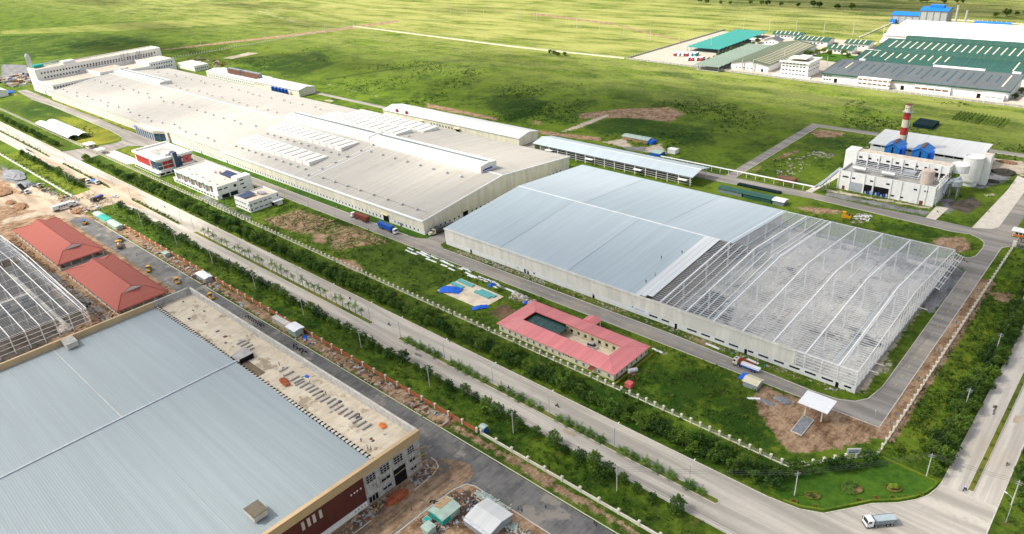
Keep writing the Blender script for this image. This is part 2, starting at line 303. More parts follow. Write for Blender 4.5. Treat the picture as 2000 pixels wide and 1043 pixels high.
ZONES += [('soil', 1.5, [(-45.5, 213), (-45.5, 346), (-40.6, 346), (-40.6, 213)]), ('soil', .55, [(-44.4, 346), (-44.4, 384), (-41.2, 390), (-41.2, 346)]),
          ('soil', .62, [(-270, 225.2), (-270, 230), (-62, 230), (-62, 225.2)]), ('soil', .95, [(-486, 124), (-486, 129.5), (-160, 130), (-160, 125)]), ('soil', .8, [(-160, 125), (-160, 130), (-60, 130), (-60, 125.5)]), ('soil', .5, [(-395, 212), (-395, 216), (-290, 216), (-290, 213)]),
          ('lush', .55, [(-900, 165), (-900, 180), (-60, 180), (-60, 166)]), ('lush', .35, [(-490, 131), (-490, 143), (-60, 143), (-60, 131)]), ('yellow', .6, [(-715, 130.5), (-715, 143), (-545, 143), (-545, 130.5)]),
          ('yellow', .5, [(-37, 207), (-37, 360), (-29, 360), (-29, 207)]), ('lush', .6, [(-29, 205), (-29, 420), (-22, 420), (-22, 205)]), ('yellow', .4, [(-800, 165), (-800, 180), (-690, 180), (-690, 165)]),
          ('pale', .95, [(-56, 231), (-58, 356), (-62, 360), (-276, 232)]), ('pale', .95, [(-270, 232), (-276, 352), (-62, 352), (-60, 232)]), ('gravel', .8, [(-230, 300), (-230, 352), (-62, 352), (-62, 300)]),
          ('coal', .9, [(-500, 10), (-500, 72), (-352, 72), (-330, 10)]), ('gravel', .7, [(-470, 181), (-470, 188), (-400, 187), (-400, 181)])]

ZONES += [('mud', .62, [(-242, 187), (-207, 187.5), (-196, 195), (-197, 203), (-206, 205), (-206, 190.5), (-240, 190)]), ('mud', .6, [(-205, 190), (-190, 186), (-191, 203), (-203, 204)]), ('soil', .7, [(-208, 207), (-192, 206), (-193, 214), (-207, 213)]), ('pale', .55, [(-128, 208), (-118, 212), (-112, 214.5), (-130, 214.5)])]
def strip(kind, val, pts, w):
    for (x0, y0), (x1, y1) in zip(pts[:-1], pts[1:]):
        L = math.hypot(x1 - x0, y1 - y0); nx, ny = -(y1 - y0) / L * w, (x1 - x0) / L * w; ZONES.append((kind, val, [(x0 - nx, y0 - ny), (x1 - nx, y1 - ny), (x1 + nx, y1 + ny), (x0 + nx, y0 + ny)]))
for w, pts in ((3, [(-699.3, 445.4), (-682.6, 492.6), (-656.4, 546.5), (-635.2, 587.8)]), (2.5, [(-538.5, 759.9), (-508.4, 825.6), (-466.2, 887.5)]), (4, [(-449.4, 893.0), (-412.2, 992.6), (-388.3, 1071.2)]), (5, [(-393.3, 652.0), (-354.0, 621.1), (-316.4, 609.8), (-281.6, 618.5), (-242.1, 612.1), (-202.2, 608.3)]), (8, [(-1704.8, 611.5), (-1711.5, 685.5), (-1642.5, 746.1)])): strip('lush', 2.2, pts, w)
for w, pts in ((1.0, [(-640, 430), (-520, 470), (-430, 560), (-400, 650)]), (.9, [(-330, 430), (-350, 500), (-320, 600)]), (1.2, [(-1200, 560), (-1120, 640), (-1010, 690)])): strip('soil', .66, pts, w)
_xs = np.concatenate([np.arange(-9000, -2600, 400), np.arange(-2600, -1100, 15), np.arange(-1100, 30, 2.0), np.arange(30, 400, 20), np.arange(400, 6000, 400)])
_ys = np.concatenate([np.arange(-3000, -60, 150), np.arange(-60, 560, 2.0), np.arange(560, 1150, 4.5), np.arange(1150, 2400, 25), np.arange(2400, 9000, 400)])
_X, _Y = np.meshgrid(_xs, _ys); _nx, _ny = len(_xs), len(_ys)
_att = {k: np.zeros_like(_X) for k in ('soil', 'pale', 'gravel', 'mud', 'lush', 'yellow', 'dry_sunlit', 'coal')}
for kind, val, poly in ZONES:
    P = np.array(poly); far = P[:, 1].mean() > 560; s = 6.0 if far else (4.2 if kind != 'lush' or val < 2 else 2.0)
    i0, i1 = np.searchsorted(_xs, [P[:, 0].min() - 8, P[:, 0].max() + 8]); j0, j1 = np.searchsorted(_ys, [P[:, 1].min() - 8, P[:, 1].max() + 8])
    x = _X[j0:j1, i0:i1]; y = _Y[j0:j1, i0:i1]
    if x.size == 0: continue
    ins = np.zeros(x.shape, bool); dist = np.full(x.shape, 1e9)
    for a in range(len(P)):
        (x0, y0), (x1, y1) = P[a], P[(a + 1) % len(P)]
        c = ((y0 > y) != (y1 > y)) & (x < (x1 - x0) * (y - y0) / ((y1 - y0) or 1e-9) + x0); ins ^= c
        dx, dy = x1 - x0, y1 - y0; t = np.clip(((x - x0) * dx + (y - y0) * dy) / max(dx * dx + dy * dy, 1e-9), 0, 1)
        dist = np.minimum(dist, np.hypot(x - x0 - t * dx, y - y0 - t * dy))
    sd = np.where(ins, dist, -dist); v = val * np.clip(sd / s * .5 + .5, 0, 1)
    sl = _att[kind][j0:j1, i0:i1]; np.maximum(sl, v, out=sl)
_v = np.stack([_X.ravel(), _Y.ravel(), np.zeros(_X.size)], 1).astype(np.float32)
_idx = np.arange(_nx * _ny).reshape(_ny, _nx); _q = np.stack([_idx[:-1, :-1], _idx[:-1, 1:], _idx[1:, 1:], _idx[1:, :-1]], -1).reshape(-1, 4).astype(np.int32)
gme = bpy.data.meshes.new('ground'); gme.vertices.add(len(_v)); gme.vertices.foreach_set('co', _v.ravel()); gme.loops.add(_q.size); gme.loops.foreach_set('vertex_index', _q.ravel())
gme.polygons.add(len(_q)); gme.polygons.foreach_set('loop_start', np.arange(0, _q.size, 4, dtype=np.int32)); gme.update(calc_edges=True)
for k, arr in _att.items():
    at = gme.attributes.new(k, 'FLOAT', 'POINT'); at.data.foreach_set('value', arr.ravel().astype(np.float32))

def ground_mat():
    t = NT('field_ground')
    big = t.noise(.009, 3); mid = t.noise(.045, 5, rough=.62); fine = t.noise(.35, 5, rough=.7); tiny = t.noise(1.6, 3, rough=.7); strk = t.noise(1, 8, t.vec(.010, .05, .03), rough=.7)
    g = t.math('ADD', t.math('MULTIPLY', mid, .5), t.math('ADD', t.math('MULTIPLY', fine, .35), t.math('MULTIPLY', tiny, .15)))
    g = t.math('ADD', g, t.math('MULTIPLY', t.math('SUBTRACT', t.attr('lush'), .12), -.13))
    g = t.math('ADD', g, t.math('MULTIPLY', t.math('SUBTRACT', t.noise(.13, 6, rough=.78), .5), .34))
    col = t.mix(t.ramp(g, .40, .60), (.022, .060, .006), (.120, .185, .015))
    col = t.mix(t.ramp(big, .4, .62, 0, .3), col, (.125, .165, .02))
    col = t.mix(t.ramp(t.noise(.16, 5, rough=.75), .56, .68, 0, .5), col, (.13, .105, .035))
    col = t.mix(t.ramp(t.math('ADD', t.math('MULTIPLY', t.attr('yellow'), .6), t.math('SUBTRACT', fine, .5)), .2, .6), col, (.24, .25, .025))
    col = t.mix(t.ramp(t.math('ADD', t.math('MULTIPLY', t.attr('dry_sunlit'), .5), t.math('SUBTRACT', strk, .5)), .15, .55, 0, .8), col, (.27, .28, .075))  # far grass bands: parched tone with sunshine also mixed into the colour
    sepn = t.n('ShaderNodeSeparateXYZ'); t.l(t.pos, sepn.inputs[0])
    far = t.ramp(sepn.outputs[1], 430, 820); col = t.mix(t.math('MULTIPLY', far, t.ramp(t.math('ADD', strk, t.math('MULTIPLY', t.math('SUBTRACT', fine, .5), .35)), .36, .62, .1, .85)), col, (.35, .35, .115))  # distant fields turn paler yellow; the sunlight on them is painted into the grass
    # worn brown spots in the fields
    col = t.mix(t.ramp(t.noise(.06, 5, rough=.7), .63, .72, 0, .45), col, (.16, .11, .05))
    jit = t.math('ADD', t.math('MULTIPLY', t.math('SUBTRACT', mid, .5), .55), t.math('ADD', t.math('MULTIPLY', t.math('SUBTRACT', fine, .5), .75), t.math('MULTIPLY', t.math('SUBTRACT', tiny, .5), .3)))
    def zone(col, a, c0, c1, amp=1.0, f=None):
        m = t.ramp(t.math('ADD', t.attr(a), t.math('MULTIPLY', jit, amp)), .42, .56); return t.mix(m, col, t.mix(t.ramp(f or fine, .38, .62), c0, c1))
    s2 = t.math('ADD', t.math('MULTIPLY', t.noise(.12, 5, rough=.7), .6), t.math('MULTIPLY', t.noise(.9, 4, rough=.7), .4))
    s3 = t.math('ADD', t.math('MULTIPLY', s2, .6), t.math('MULTIPLY', t.noise(1, 5, t.vec(.5, .18, .3), rough=.7), .4))
    col = zone(col, 'soil', (.125, .068, .036), (.46, .32, .205), f=s3)
    col = zone(col, 'pale', (.36, .29, .21), (.56, .49, .39), f=s2)
    col = zone(col, 'mud', (.075, .048, .032), (.20, .125, .075), f=s2)
    col = zone(col, 'gravel', (.13, .13, .13), (.27, .27, .27), f=s2)
    col = zone(col, 'coal', (.05, .043, .035), (.13, .11, .09), f=s2)
    t.bump(t.math('ADD', fine, tiny), .5, .5)
    return t.done(col, .95, .1)
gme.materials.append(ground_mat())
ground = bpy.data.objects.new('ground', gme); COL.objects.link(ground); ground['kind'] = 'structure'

# ------------------------------------------------------------------ roads
def mud_mat(name, c0, c1, c2, s=.16):
    t = NT(name); a = t.noise(s, 6, rough=.72); b = t.noise(1, 5, t.vec(.9, .12, .3), rough=.7); g = t.math('ADD', t.math('MULTIPLY', a, .6), t.math('MULTIPLY', b, .4)); col = t.mix(t.ramp(g, .4, .58), c0, c1); col = t.mix(t.ramp(t.noise(s * .6, 5, rough=.7), .54, .62), col, c2); t.bump(b, .4, .15); return t.done(col, .92, .2)
def road_mat(name, c, streak_axis=0, sand=.35, sand_c=(.50, .42, .33), dark=.25, tread=None):
    t = NT(name); k = [.22, .22, .22]; k[streak_axis] = .012; st = t.noise(1, 4, t.vec(*k)); f = t.noise(.5, 5, rough=.7); b = t.noise(.03, 4, rough=.6)
    col = t.mix(t.ramp(st, .38, .62), sc(c, .74), sc(c, 1.16)); k2 = [1.1, 1.1, 1.1]; k2[streak_axis] = .02; col = t.mix(t.ramp(t.noise(1, 3, t.vec(*k2)), .5, .7, 0, .35), col, sc(c, .62)); col = t.mix(t.ramp(f, .3, .75, 0, .25), col, sc(c, .7))
    col = t.mix(t.ramp(b, .5, .7, 0, sand), col, sand_c); col = t.mix(t.ramp(t.noise(.07, 5, rough=.7), .6, .68, 0, dark), col, sc(c, .45))
    t.bump(f, .15, .05); return t.done(col, .9, .2)
M['blvd'] = road_mat('boulevard_concrete', (.47, .435, .38)); M['blvd_r'] = road_mat('side_boulevard_concrete', (.55, .51, .45), 1); M['inner'] = road_mat('service_road_asphalt', (.29, .27, .245)); M['inner_y'] = road_mat('side_service_road_asphalt', (.27, .25, .23), 1, .6)
M['dark_road'] = mud_mat('fresh_asphalt', (.105, .105, .105), (.185, .18, .17), (.27, .245, .21), .10); M['conc'] = plain('concrete_pavement', (.60, .55, .47), .9, var=.1, scale=.3, stain=.4, stain_c=(.45, .38, .3)); M['dirtroad'] = road_mat('dusty_track', (.42, .33, .24), 0, .6, (.55, .45, .34), .3)
M['markY'] = plain('worn_yellow_paint', (.50, .42, .18), .9, var=.3, scale=2); M['markW'] = plain('worn_white_paint', (.6, .58, .54), .9, var=.2, scale=2)
def flat(name, pts, mat, z=.006, **k): return struct(name, MB().poly([(x, y, z) for x, y in pts]), mat, **k)
def rough(pts, amp=.5, step=1.2, seed=1):
    out = []; R = random.Random(seed)
    for (x0, y0), (x1, y1) in zip(pts, pts[1:] + pts[:1]):
        L = math.hypot(x1 - x0, y1 - y0); n = max(1, int(L / step)); nx, ny = -(y1 - y0) / L, (x1 - x0) / L
        for i in range(n):
            t = i / n; x, y = x0 + (x1 - x0) * t, y0 + (y1 - y0) * t; q = amp * (mnoise.noise((x * .31, y * .31, seed)) * .9 + mnoise.noise((x * 1.3, y * 1.3, seed)) * .7 + R.uniform(-.4, .4)); out.append((x + nx * q, y + ny * q))
    return out
def rect(x0, x1, y0, y1): return [(x0, y0), (x1, y0), (x1, y1), (x0, y1)]
def kerb_line(parent, pts, w=.3, h=.13, mat=None):
    m = MB()
    for p, q in zip(pts[:-1], pts[1:]): m.bar((p[0], p[1], h / 2), (q[0], q[1], h / 2), w, h)
    o = obj('kerb', m, mat or M['kerb'], parent); return o
blvd = flat('boulevard_road', [(-2200, 144.2), (160, 144.2), (160, 164.4), (2, 164.4), (-4, 166.5), (-7.4, 172), (-7.6, 203.0), (-22.4, 201.6), (-22.8, 198.9), (-23.9, 194.2), (-26, 190.3), (-29.8, 185.5), (-35.4, 180.6), (-39.3, 175.1), (-44.5, 168.3), (-50.4, 165.6), (-55.6, 164.9), (-60, 164.4), (-2200, 164.4)], M['blvd'], .006)
kerb_line(blvd, [(-1400, 144.1), (-560, 144.1)]); kerb_line(blvd, [(-508, 144.1), (-50, 144.1)]); kerb_line(blvd, [(-1400, 164.5), (-678, 164.5)]); kerb_line(blvd, [(-632, 164.5), (-60, 164.5), (-55.6, 165.0), (-50.4, 165.7), (-44.5, 168.4), (-39.3, 175.2), (-35.4, 180.7), (-29.8, 185.6), (-26, 190.4), (-23.9, 194.3), (-22.8, 199), (-22.4, 202)])
side = flat('side_boulevard_road', rect(-22.4, -7.6, 201.6, 1000), M['blvd_r'], .012); kerb_line(side, [(-22.4, 202), (-22.4, 700)]); kerb_line(side, [(-4, 166.5), (-7.4, 172), (-7.6, 188), (-7.6, 700)])
flat('dusty_site_entrance', rough([(-545, 118), (-508, 120), (-506, 144), (-470, 153), (-520, 163), (-640, 152), (-720, 149), (-640, 146), (-552, 144)], 1.6, 2.0, 5), M['dirtroad'], .010)
inner = flat('service_road', [(-1005, 222), (-933, 216.5), (-871, 218.6), (-707, 215.8), (-675, 213), (-662, 208), (-660, 200), (-664, 190), (-668, 181), (-676, 164.5), (-633, 164.5), (-636, 181), (-637.8, 192.4), (-640, 204.9), (-628, 212), (-610, 216.4), (-45.2, 216.6), (-45.2, 386), (-42.4, 390), (-30, 391), (-30, 402), (-44.5, 402.7), (-44.5, 640), (-51.5, 640), (-51.5, 412), (-54, 407), (-62, 403.5),
    (-88, 404.4), (-112, 404), (-146, 406.2), (-194, 405), (-194, 534), (-44.6, 534), (-44.6, 541), (-201, 541), (-201, 405), (-262, 403), (-262, 412), (-290, 400), (-350, 399), (-530, 402), (-660, 404), (-660, 398.5), (-530, 396.5), (-350, 393.5), (-203, 393), (-141, 397.5), (-68, 393), (-60.7, 394.7), (-56, 392), (-53, 388.2), (-52, 381.6), (-52.4, 370.2), (-54, 366.5), (-60.8, 363.5), (-59, 356.4), (-52.2, 351.7),
    (-51.8, 240), (-53.4, 230), (-56.3, 225.8), (-61.2, 223.4), (-70, 222.6), (-128, 225), (-270, 225), (-276, 228), (-277, 250), (-287, 250), (-287, 233), (-291, 226.5), (-300, 225), (-520, 225.2), (-610, 225.2), (-700, 224.8), (-761, 227), (-809, 226.8), (-930, 229.2), (-1001, 231)], M['inner'], .006)
kerb_line(inner, [(-610, 216.4), (-45.2, 216.6), (-45.2, 386), (-42.4, 390)]); kerb_line(inner, [(-52, 351), (-51.8, 240), (-53.4, 230), (-56.3, 225.8), (-61.2, 223.4), (-70, 222.6), (-128, 225), (-270, 225)]); kerb_line(inner, [(-300, 225), (-520, 225.2), (-610, 225.2), (-700, 224.8)]); kerb_line(inner, [(-675, 213), (-707, 215.8), (-871, 218.6)]); kerb_line(inner, [(-141, 397.5), (-68, 393), (-60.7, 394.7), (-56, 392), (-53, 388.2), (-52, 381.6), (-52.4, 370.2), (-54, 366.5), (-60.8, 363.5)]); kerb_line(inner, [(-194, 405), (-194, 534), (-60, 534)])
for i in range(30):                                   # worn yellow lane dashes on the service road
    x = -278 + i * 7.2; obj('lane_dash', MB().poly([(x, 220.6, .014), (x + 2.2, 220.6, .014), (x + 2.2, 220.95, .014), (x, 220.95, .014)]), M['markY'], inner)
for i in range(15):
    y = 243 + i * 7.2; obj('lane_dash', MB().poly([(-48.7, y, .014), (-48.35, y, .014), (-48.35, y + 2.2, .014), (-48.7, y + 2.2, .014)]), M['markY'], inner)
low = flat('site_road', [(-505, 112), (-480, 111.8), (-156, 111.5), (-150, 108), (-148, 100), (-148, 60), (-136.6, 60), (-136.6, 100.9), (-136.3, 106.5), (-134.8, 110.5), (-132.1, 111.6), (160, 112.4), (160, 124.4), (-486, 122.8), (-500, 120)], M['dark_road'], .006)
kerb_line(low, [(-486, 122.9), (-50, 124.5)], mat=M['conc']); kerb_line(low, [(-136.6, 80), (-136.6, 100.9), (-136.3, 106.5), (-134.8, 110.5), (-132.1, 111.6), (-60, 112.3)], mat=M['conc']); kerb_line(low, [(-146.5, 60), (-146.5, 81.5)], mat=M['conc']); kerb_line(low, [(-146, 98), (-146, 101), (-146.6, 107), (-147.8, 110.2), (-150.5, 111.5), (-153, 111.6)], mat=M['conc'])
M['mudtrack'] = mud_mat('muddy_tracks', (.15, .095, .06), (.34, .235, .15), (.12, .11, .10))
for i, pts in enumerate(([(-149.8, 55), (-149.6, 97), (-151, 106), (-152, 112.6), (-147, 115.5), (-141, 117.5), (-136.5, 115.5), (-135.4, 113), (-137.2, 106), (-137.6, 96), (-138.2, 55)],)): flat('muddy_track', rough(pts, .35, .45, 3), M['mudtrack'], .011)
flat('haul_track', rough([(-620, 70), (-560, 98), (-530, 106), (-526, 108), (-505, 112), (-500, 122), (-545, 122), (-575, 112), (-640, 92), (-720, 84), (-760, 50)], 1.8, 2.0, 6), M['dirtroad'], .009)
flat('site_road_between_houses', [(-560, 66), (-338, 76), (-338, 81), (-415, 80), (-505, 76), (-560, 78)], M['dark_road'], .008)
flat('concrete_apron', [(-62, 403.5), (-54, 407), (-51.6, 412), (-51.6, 470), (-53, 492), (-60, 497), (-59.5, 470)], M['conc'], .010)
flat('plant_path', [(-150, 406.5), (-146, 406.5), (-143, 440), (-143, 520), (-147, 520), (-147, 440)], M['conc'], .010); flat('plant_drive', [(-84, 404.3), (-79, 403.9), (-78, 424), (-84, 424)], M['conc'], .011)
flat('gate_court', [(-637.5, 183), (-588, 183.5), (-586, 193), (-600, 193.5), (-637, 193)], M['conc'], .010)
M['yard'] = plain('dusty_yard_concrete', (.44, .39, .32), .9, var=.12, scale=.12, stain=.4, stain_c=(.33, .28, .22)); LAWNS = []; flat('compound_yard', [(-461, 677), (-385, 675.2), (-96, 663), (-60, 664), (-60, 846), (-262, 846), (-262, 868), (-450, 868), (-461, 760)], M['yard'], .009); flat('mill_path', [(-262, 868), (-255, 868), (-278, 985), (-286, 985)], M['conc'], .009)
for pts in ([(-350, 800), (-343, 800), (-343, 826), (-350, 826)], [(-300, 760), (-262, 752), (-250, 790), (-292, 792)], [(-302, 800), (-296, 800), (-296, 845), (-302, 845)]): LAWNS.append(rough(pts, .6, 2, 4))
flat('warehouse_path', rect(-353, -341, 366, 394), M['inner'], .009)
# lawns
def grass_mat(name, c0, c1, yel=0.0):
    t = NT(name); f = t.math('ADD', t.math('MULTIPLY', t.noise(.5, 5, rough=.7), .5), t.math('MULTIPLY', t.noise(.06, 4), .5)); col = t.mix(t.ramp(f, .36, .64), c0, c1)
    if yel: col = t.mix(t.ramp(t.noise(.03, 3), .4, .65, 0, yel), col, (.27, .25, .03))
    t.bump(t.noise(2.5, 3), .4, .2); return t.done(col, .95, .1)
M['lawn'] = grass_mat('mown_lawn', (.028, .085, .010), (.075, .155, .016)); M['lawn_y'] = grass_mat('dry_lawn', (.09, .12, .012), (.19, .20, .025), .6); M['verge'] = grass_mat('verge_grass', (.06, .10, .014), (.15, .16, .04), .3)
for pts in LAWNS: flat('compound_lawn', pts, M['lawn'], .014)
flat('garden_lawn', [(-59.2, 166.5), (-55.6, 165.4), (-50.4, 166.1), (-44.6, 168.8), (-39.6, 175.6), (-35.6, 181), (-30, 186), (-26.2, 190.8), (-24.2, 194.6), (-23.1, 199), (-22.8, 201.3), (-39.2, 202), (-46, 194), (-51, 187.5), (-58.5, 180.2)], M['lawn'], .012)
for (x0, x1) in ((-521, -510), (-508, -431), (-428, -372), (-369, -327), (-320, -294)): flat('lawn_strip', [(x0, 225.6), (x1, 225.6), (x1, 230.6), (x0, 230.6)], M['lawn'], .010)
for (x0, x1) in ((-606, -578), (-575, -562), (-560, -537), (-534, -524), (-718, -706), (-704, -694), (-692, -684), (-682, -672), (-760, -722), (-870, -770), (-908, -874)): flat('lawn_strip', [(x0, 227.6), (x1, 227.6), (x1, 230.6), (x0, 230.6)], M['lawn_y'] if x0 < -600 else M['lawn'], .010)
flat('lawn_strip', [(-291.6, 234), (-289, 234), (-287.6, 228.6), (-291.8, 227)], M['lawn'], .013)
flat('gate_lawn', [(-760, 200), (-712, 196), (-703, 183), (-672, 184), (-667, 196), (-666, 207), (-676, 212.4), (-707, 215), (-760, 214)], M['lawn_y'], .010); flat('gate_lawn', [(-633, 196), (-600, 195), (-579, 195), (-579, 212), (-600, 215), (-626, 210), (-636, 203)], M['lawn_y'], .010)
# median strips
for i, (x0, x1) in enumerate(((-1300, -668.7), (-638.6, -541.4), (-501.8, -430.4), (-410.8, -239.2), (-220.1, -69.6))):
    md = struct('median_strip', MB().prism([(x0, 152.0, 0), (x1 - .8, 152.0, 0), (x1, 153.1, 0), (x1 - .8, 154.3, 0), (x0, 154.3, 0), (x0 - .6, 153.1, 0)], (0, 0, .16)), M['kerb'])
    obj('grass_top', MB().prism([(x0 + .2, 152.25, .14), (x1 - 1, 152.25, .14), (x1 - .4, 153.1, .14), (x1 - 1, 154.05, .14), (x0 + .2, 154.05, .14)], (0, 0, .1)), M['verge'], md)
md = struct('median_strip', MB().prism([(-16, 203.5, 0), (-14.2, 203.5, 0), (-14.2, 600, 0), (-16, 600, 0)], (0, 0, .16)), M['kerb']); obj('grass_top', MB().box(-15.8, -14.4, 203.8, 599, .14, .25), M['verge'], md)
for i, pts in enumerate(([(-18.6, 246), (-18.0, 246.4), (-18.3, 249), (-18.2, 252), (-18.9, 252), (-19, 249)], [(-19.6, 250), (-18.6, 250.4), (-18.5, 252.4), (-19.4, 252.2)], [(-205, 148.6), (-201, 149), (-202, 150.4), (-206, 150)])): flat('tar_patch', rough(pts, .25, .5, i), M['dark_road'], .017)
for i, pts in enumerate(([(-193, 151.2), (-188, 151.1), (-187, 149.9), (-192, 150.2)], [(-128, 150.9), (-121, 151.2), (-122, 149.6), (-127, 149.7)], [(-12.8, 246), (-11, 246.5), (-11.2, 251), (-12.9, 250.5)], [(-340, 148), (-334, 148.4), (-336, 150), (-341, 149.6)])): flat('sand_patch', rough(pts, .4, .6, 30 + i), M['dirtroad'], .017)

# ------------------------------------------------------------------ building helpers (shapes in world metres, parts hang under the building)
def P(root, name, mb, mat, smooth=False):
    return obj(name, mb, mat, root, loc=tuple(-Vector(root.location)), smooth=smooth)
def at(root, name, me, mat, x, y, z=0.0, rz=0.0, scale=None):
    l = root.location; return obj(name, me, mat, root, loc=(x - l.x, y - l.y, z - l.z), rz=rz, scale=scale)
_wm = {}
def win_mesh(w, h, d=.12, key='g'):
    k = (round(w, 2), round(h, 2), round(d, 2), key)
    if k not in _wm: _wm[k] = MB().box(-w / 2, w / 2, -d / 2, d / 2, 0, h).me('window')
    return _wm[k]
def windows(root, pts, w, h, rz=0.0, mat=None, name='window', frame=None, d=.12):
    me = win_mesh(w, h, d, (mat or M['glass']).name)
    for (x, y, z) in pts:
        o = at(root, name, me, mat or M['glass'], x, y, z, rz)
        if frame is not None:
            k = ('f', round(w, 2), round(h, 2), frame.name)
            if k not in _wm:
                m = MB(); t = .1; m.box(-w / 2 - t, w / 2 + t, -.1, .1, h, h + t); m.box(-w / 2 - t, w / 2 + t, -.14, .14, -t, 0); m.box(-w / 2 - t, -w / 2, -.1, .1, 0, h); m.box(w / 2, w / 2 + t, -.1, .1, 0, h); m.box(-.04, .04, -.09, .09, 0, h); _wm[k] = m.me('frame')
            obj('frame', _wm[k], frame, o)
R90 = math.pi / 2
def hall(root, x0, x1, y0, y1, eave, ridge, wm, rm, axis='x', over=.6, th=.25, sides='fblr', roof_name='roof_slope', cap=None, base=0.0):
    t = .3
    if axis == 'x':
        ym = (y0 + y1) / 2
        if 'f' in sides: P(root, 'wall', MB().box(x0, x1, y0, y0 + t, base, eave), wm)
        if 'b' in sides: P(root, 'wall', MB().box(x0, x1, y1 - t, y1, base, eave), wm)
        for s, x in (('l', x0), ('r', x1 - t)):
            if s in sides: P(root, 'gable_wall', MB().prism([(x, y0 + t, base), (x, y1 - t, base), (x, y1 - t, eave), (x, ym, ridge - .15), (x, y0 + t, eave)], (t, 0, 0)), wm)
        sl = (ridge - eave) / (ym - y0); xa, xb = x0 - over, x1 + over
        P(root, roof_name, MB().prism([(xa, y0 - over, eave - sl * over), (xa, ym, ridge), (xa, ym, ridge + th), (xa, y0 - over, eave - sl * over + th)], (xb - xa, 0, 0)), rm)
        P(root, roof_name, MB().prism([(xa, ym, ridge), (xa, y1 + over, eave - sl * over), (xa, y1 + over, eave - sl * over + th), (xa, ym, ridge + th)], (xb - xa, 0, 0)), rm)
        if cap: P(root, 'ridge_cap', MB().prism([(xa, ym - .5, ridge + th - .1), (xa, ym, ridge + th + .12), (xa, ym + .5, ridge + th - .1)], (xb - xa, 0, 0)), cap)
    else:
        xm = (x0 + x1) / 2
        if 'l' in sides: P(root, 'wall', MB().box(x0, x0 + t, y0, y1, base, eave), wm)
        if 'r' in sides: P(root, 'wall', MB().box(x1 - t, x1, y0, y1, base, eave), wm)
        for s, y in (('f', y0), ('b', y1 - t)):
            if s in sides: P(root, 'gable_wall', MB().prism([(x0 + t, y, base), (x1 - t, y, base), (x1 - t, y, eave), (xm, y, ridge - .15), (x0 + t, y, eave)], (0, t, 0)), wm)
        sl = (ridge - eave) / (xm - x0); ya, yb = y0 - over, y1 + over
        P(root, roof_name, MB().prism([(x0 - over, ya, eave - sl * over), (xm, ya, ridge), (xm, ya, ridge + th), (x0 - over, ya, eave - sl * over + th)], (0, yb - ya, 0)), rm)
        P(root, roof_name, MB().prism([(xm, ya, ridge), (x1 + over, ya, eave - sl * over), (x1 + over, ya, eave - sl * over + th), (xm, ya, ridge + th)], (0, yb - ya, 0)), rm)
        if cap: P(root, 'ridge_cap', MB().prism([(xm - .5, ya, ridge + th - .1), (xm, ya, ridge + th + .12), (xm + .5, ya, ridge + th - .1)], (0, yb - ya, 0)), cap)
def flatblock(root, x0, x1, y0, y1, h, wm, rm, par=.8, z0=0.0, name='wall', roof='flat_roof', t=.3):
    P(root, name, MB().box(x0, x1, y0, y0 + t, z0, h + par), wm); P(root, name, MB().box(x0, x1, y1 - t, y1, z0, h + par), wm)
    P(root, name, MB().box(x0, x0 + t, y0 + t, y1 - t, z0, h + par), wm); P(root, name, MB().box(x1 - t, x1, y0 + t, y1 - t, z0, h + par), wm)
    return P(root, roof, MB().box(x0 + t, x1 - t, y0 + t, y1 - t, h - .3, h), rm)

M['nb_roof'] = sheet('pale_blue_roof_sheet', (.40, .475, .51), 0, 1.0, .06, .06, .45, stain=.1, stain_c=(.5, .55, .57)); M['nb_roof2'] = sheet('pale_blue_roof_sheet_newer', (.44, .51, .545), 0, 1.0, .06, .05, .45); M['nb_lt'] = sheet('fresh_white_roof_sheet', (.66, .68, .68), 0, 1.0, .15, .08)
M['f_roof'] = sheet('grey_cream_roof_sheet', (.42, .40, .36), 0, 1.2, .07, .09, .6, stain=.35, stain_c=(.30, .27, .23)); M['f_white'] = sheet('white_roof_unit_sheet', (.76, .75, .72), 0, 1.2, .1, .05)
M['near_roof'] = sheet('zinc_roof_sheet', (.285, .335, .355), 1, .75, .28, .05, .45, .4, relief=.4, stain=.15, stain_c=(.30, .33, .34)); M['whroof'] = sheet('pale_grey_roof_sheet', (.60, .61, .60), 0, 1.2, .1, .06)
M['glazing'] = plain('grey_green_glazing', (.14, .19, .17), .3, .5, var=.25, scale=.5); M['louver'] = plain('dark_bronze_louver', (.14, .12, .085), .7, var=.15)

# ---- the half-roofed warehouse in the middle of the picture
M['frame_floor'] = mud_mat('unfinished_floor', (.40, .39, .37), (.66, .63, .57), (.17, .17, .165), .055)
M['purl'] = plain('zinc_purlin', (.62, .64, .66), .5, .4, var=.12, scale=.3)
nb = thing('half_roofed_warehouse', 'long pale warehouse with blue grey sheet roof, its right half still bare white steel', 'warehouse', (-273.5, 230, 0))
X0, X1, Y0, Y1, EV, RG = -273.5, -58.0, 230.0, 351.0, 9.3, 14.2; YM = 290.5; SL = (RG - EV) / (YM - Y0)
def nbz(y): return RG - SL * abs(y - YM)
P(nb, 'plinth_wall', MB().box(X0, X1, Y0, Y0 + .35, 0, 2.9), M['white']); P(nb, 'wall_cladding', MB().box(X0 - .1, -80.6, Y0 - .12, Y0 + .1, 2.9, EV + .35), M['cream_new'])
P(nb, 'gable_wall', MB().prism([(X0, Y0 + .4, 0), (X0, Y1, 0), (X0, Y1, EV), (X0, YM, RG - .2), (X0, Y0 + .4, EV)], (.3, 0, 0)), M['cream_new']); P(nb, 'wall_cladding', MB().box(X0, -140, Y1 - .3, Y1, 0, EV), M['cream_new'])
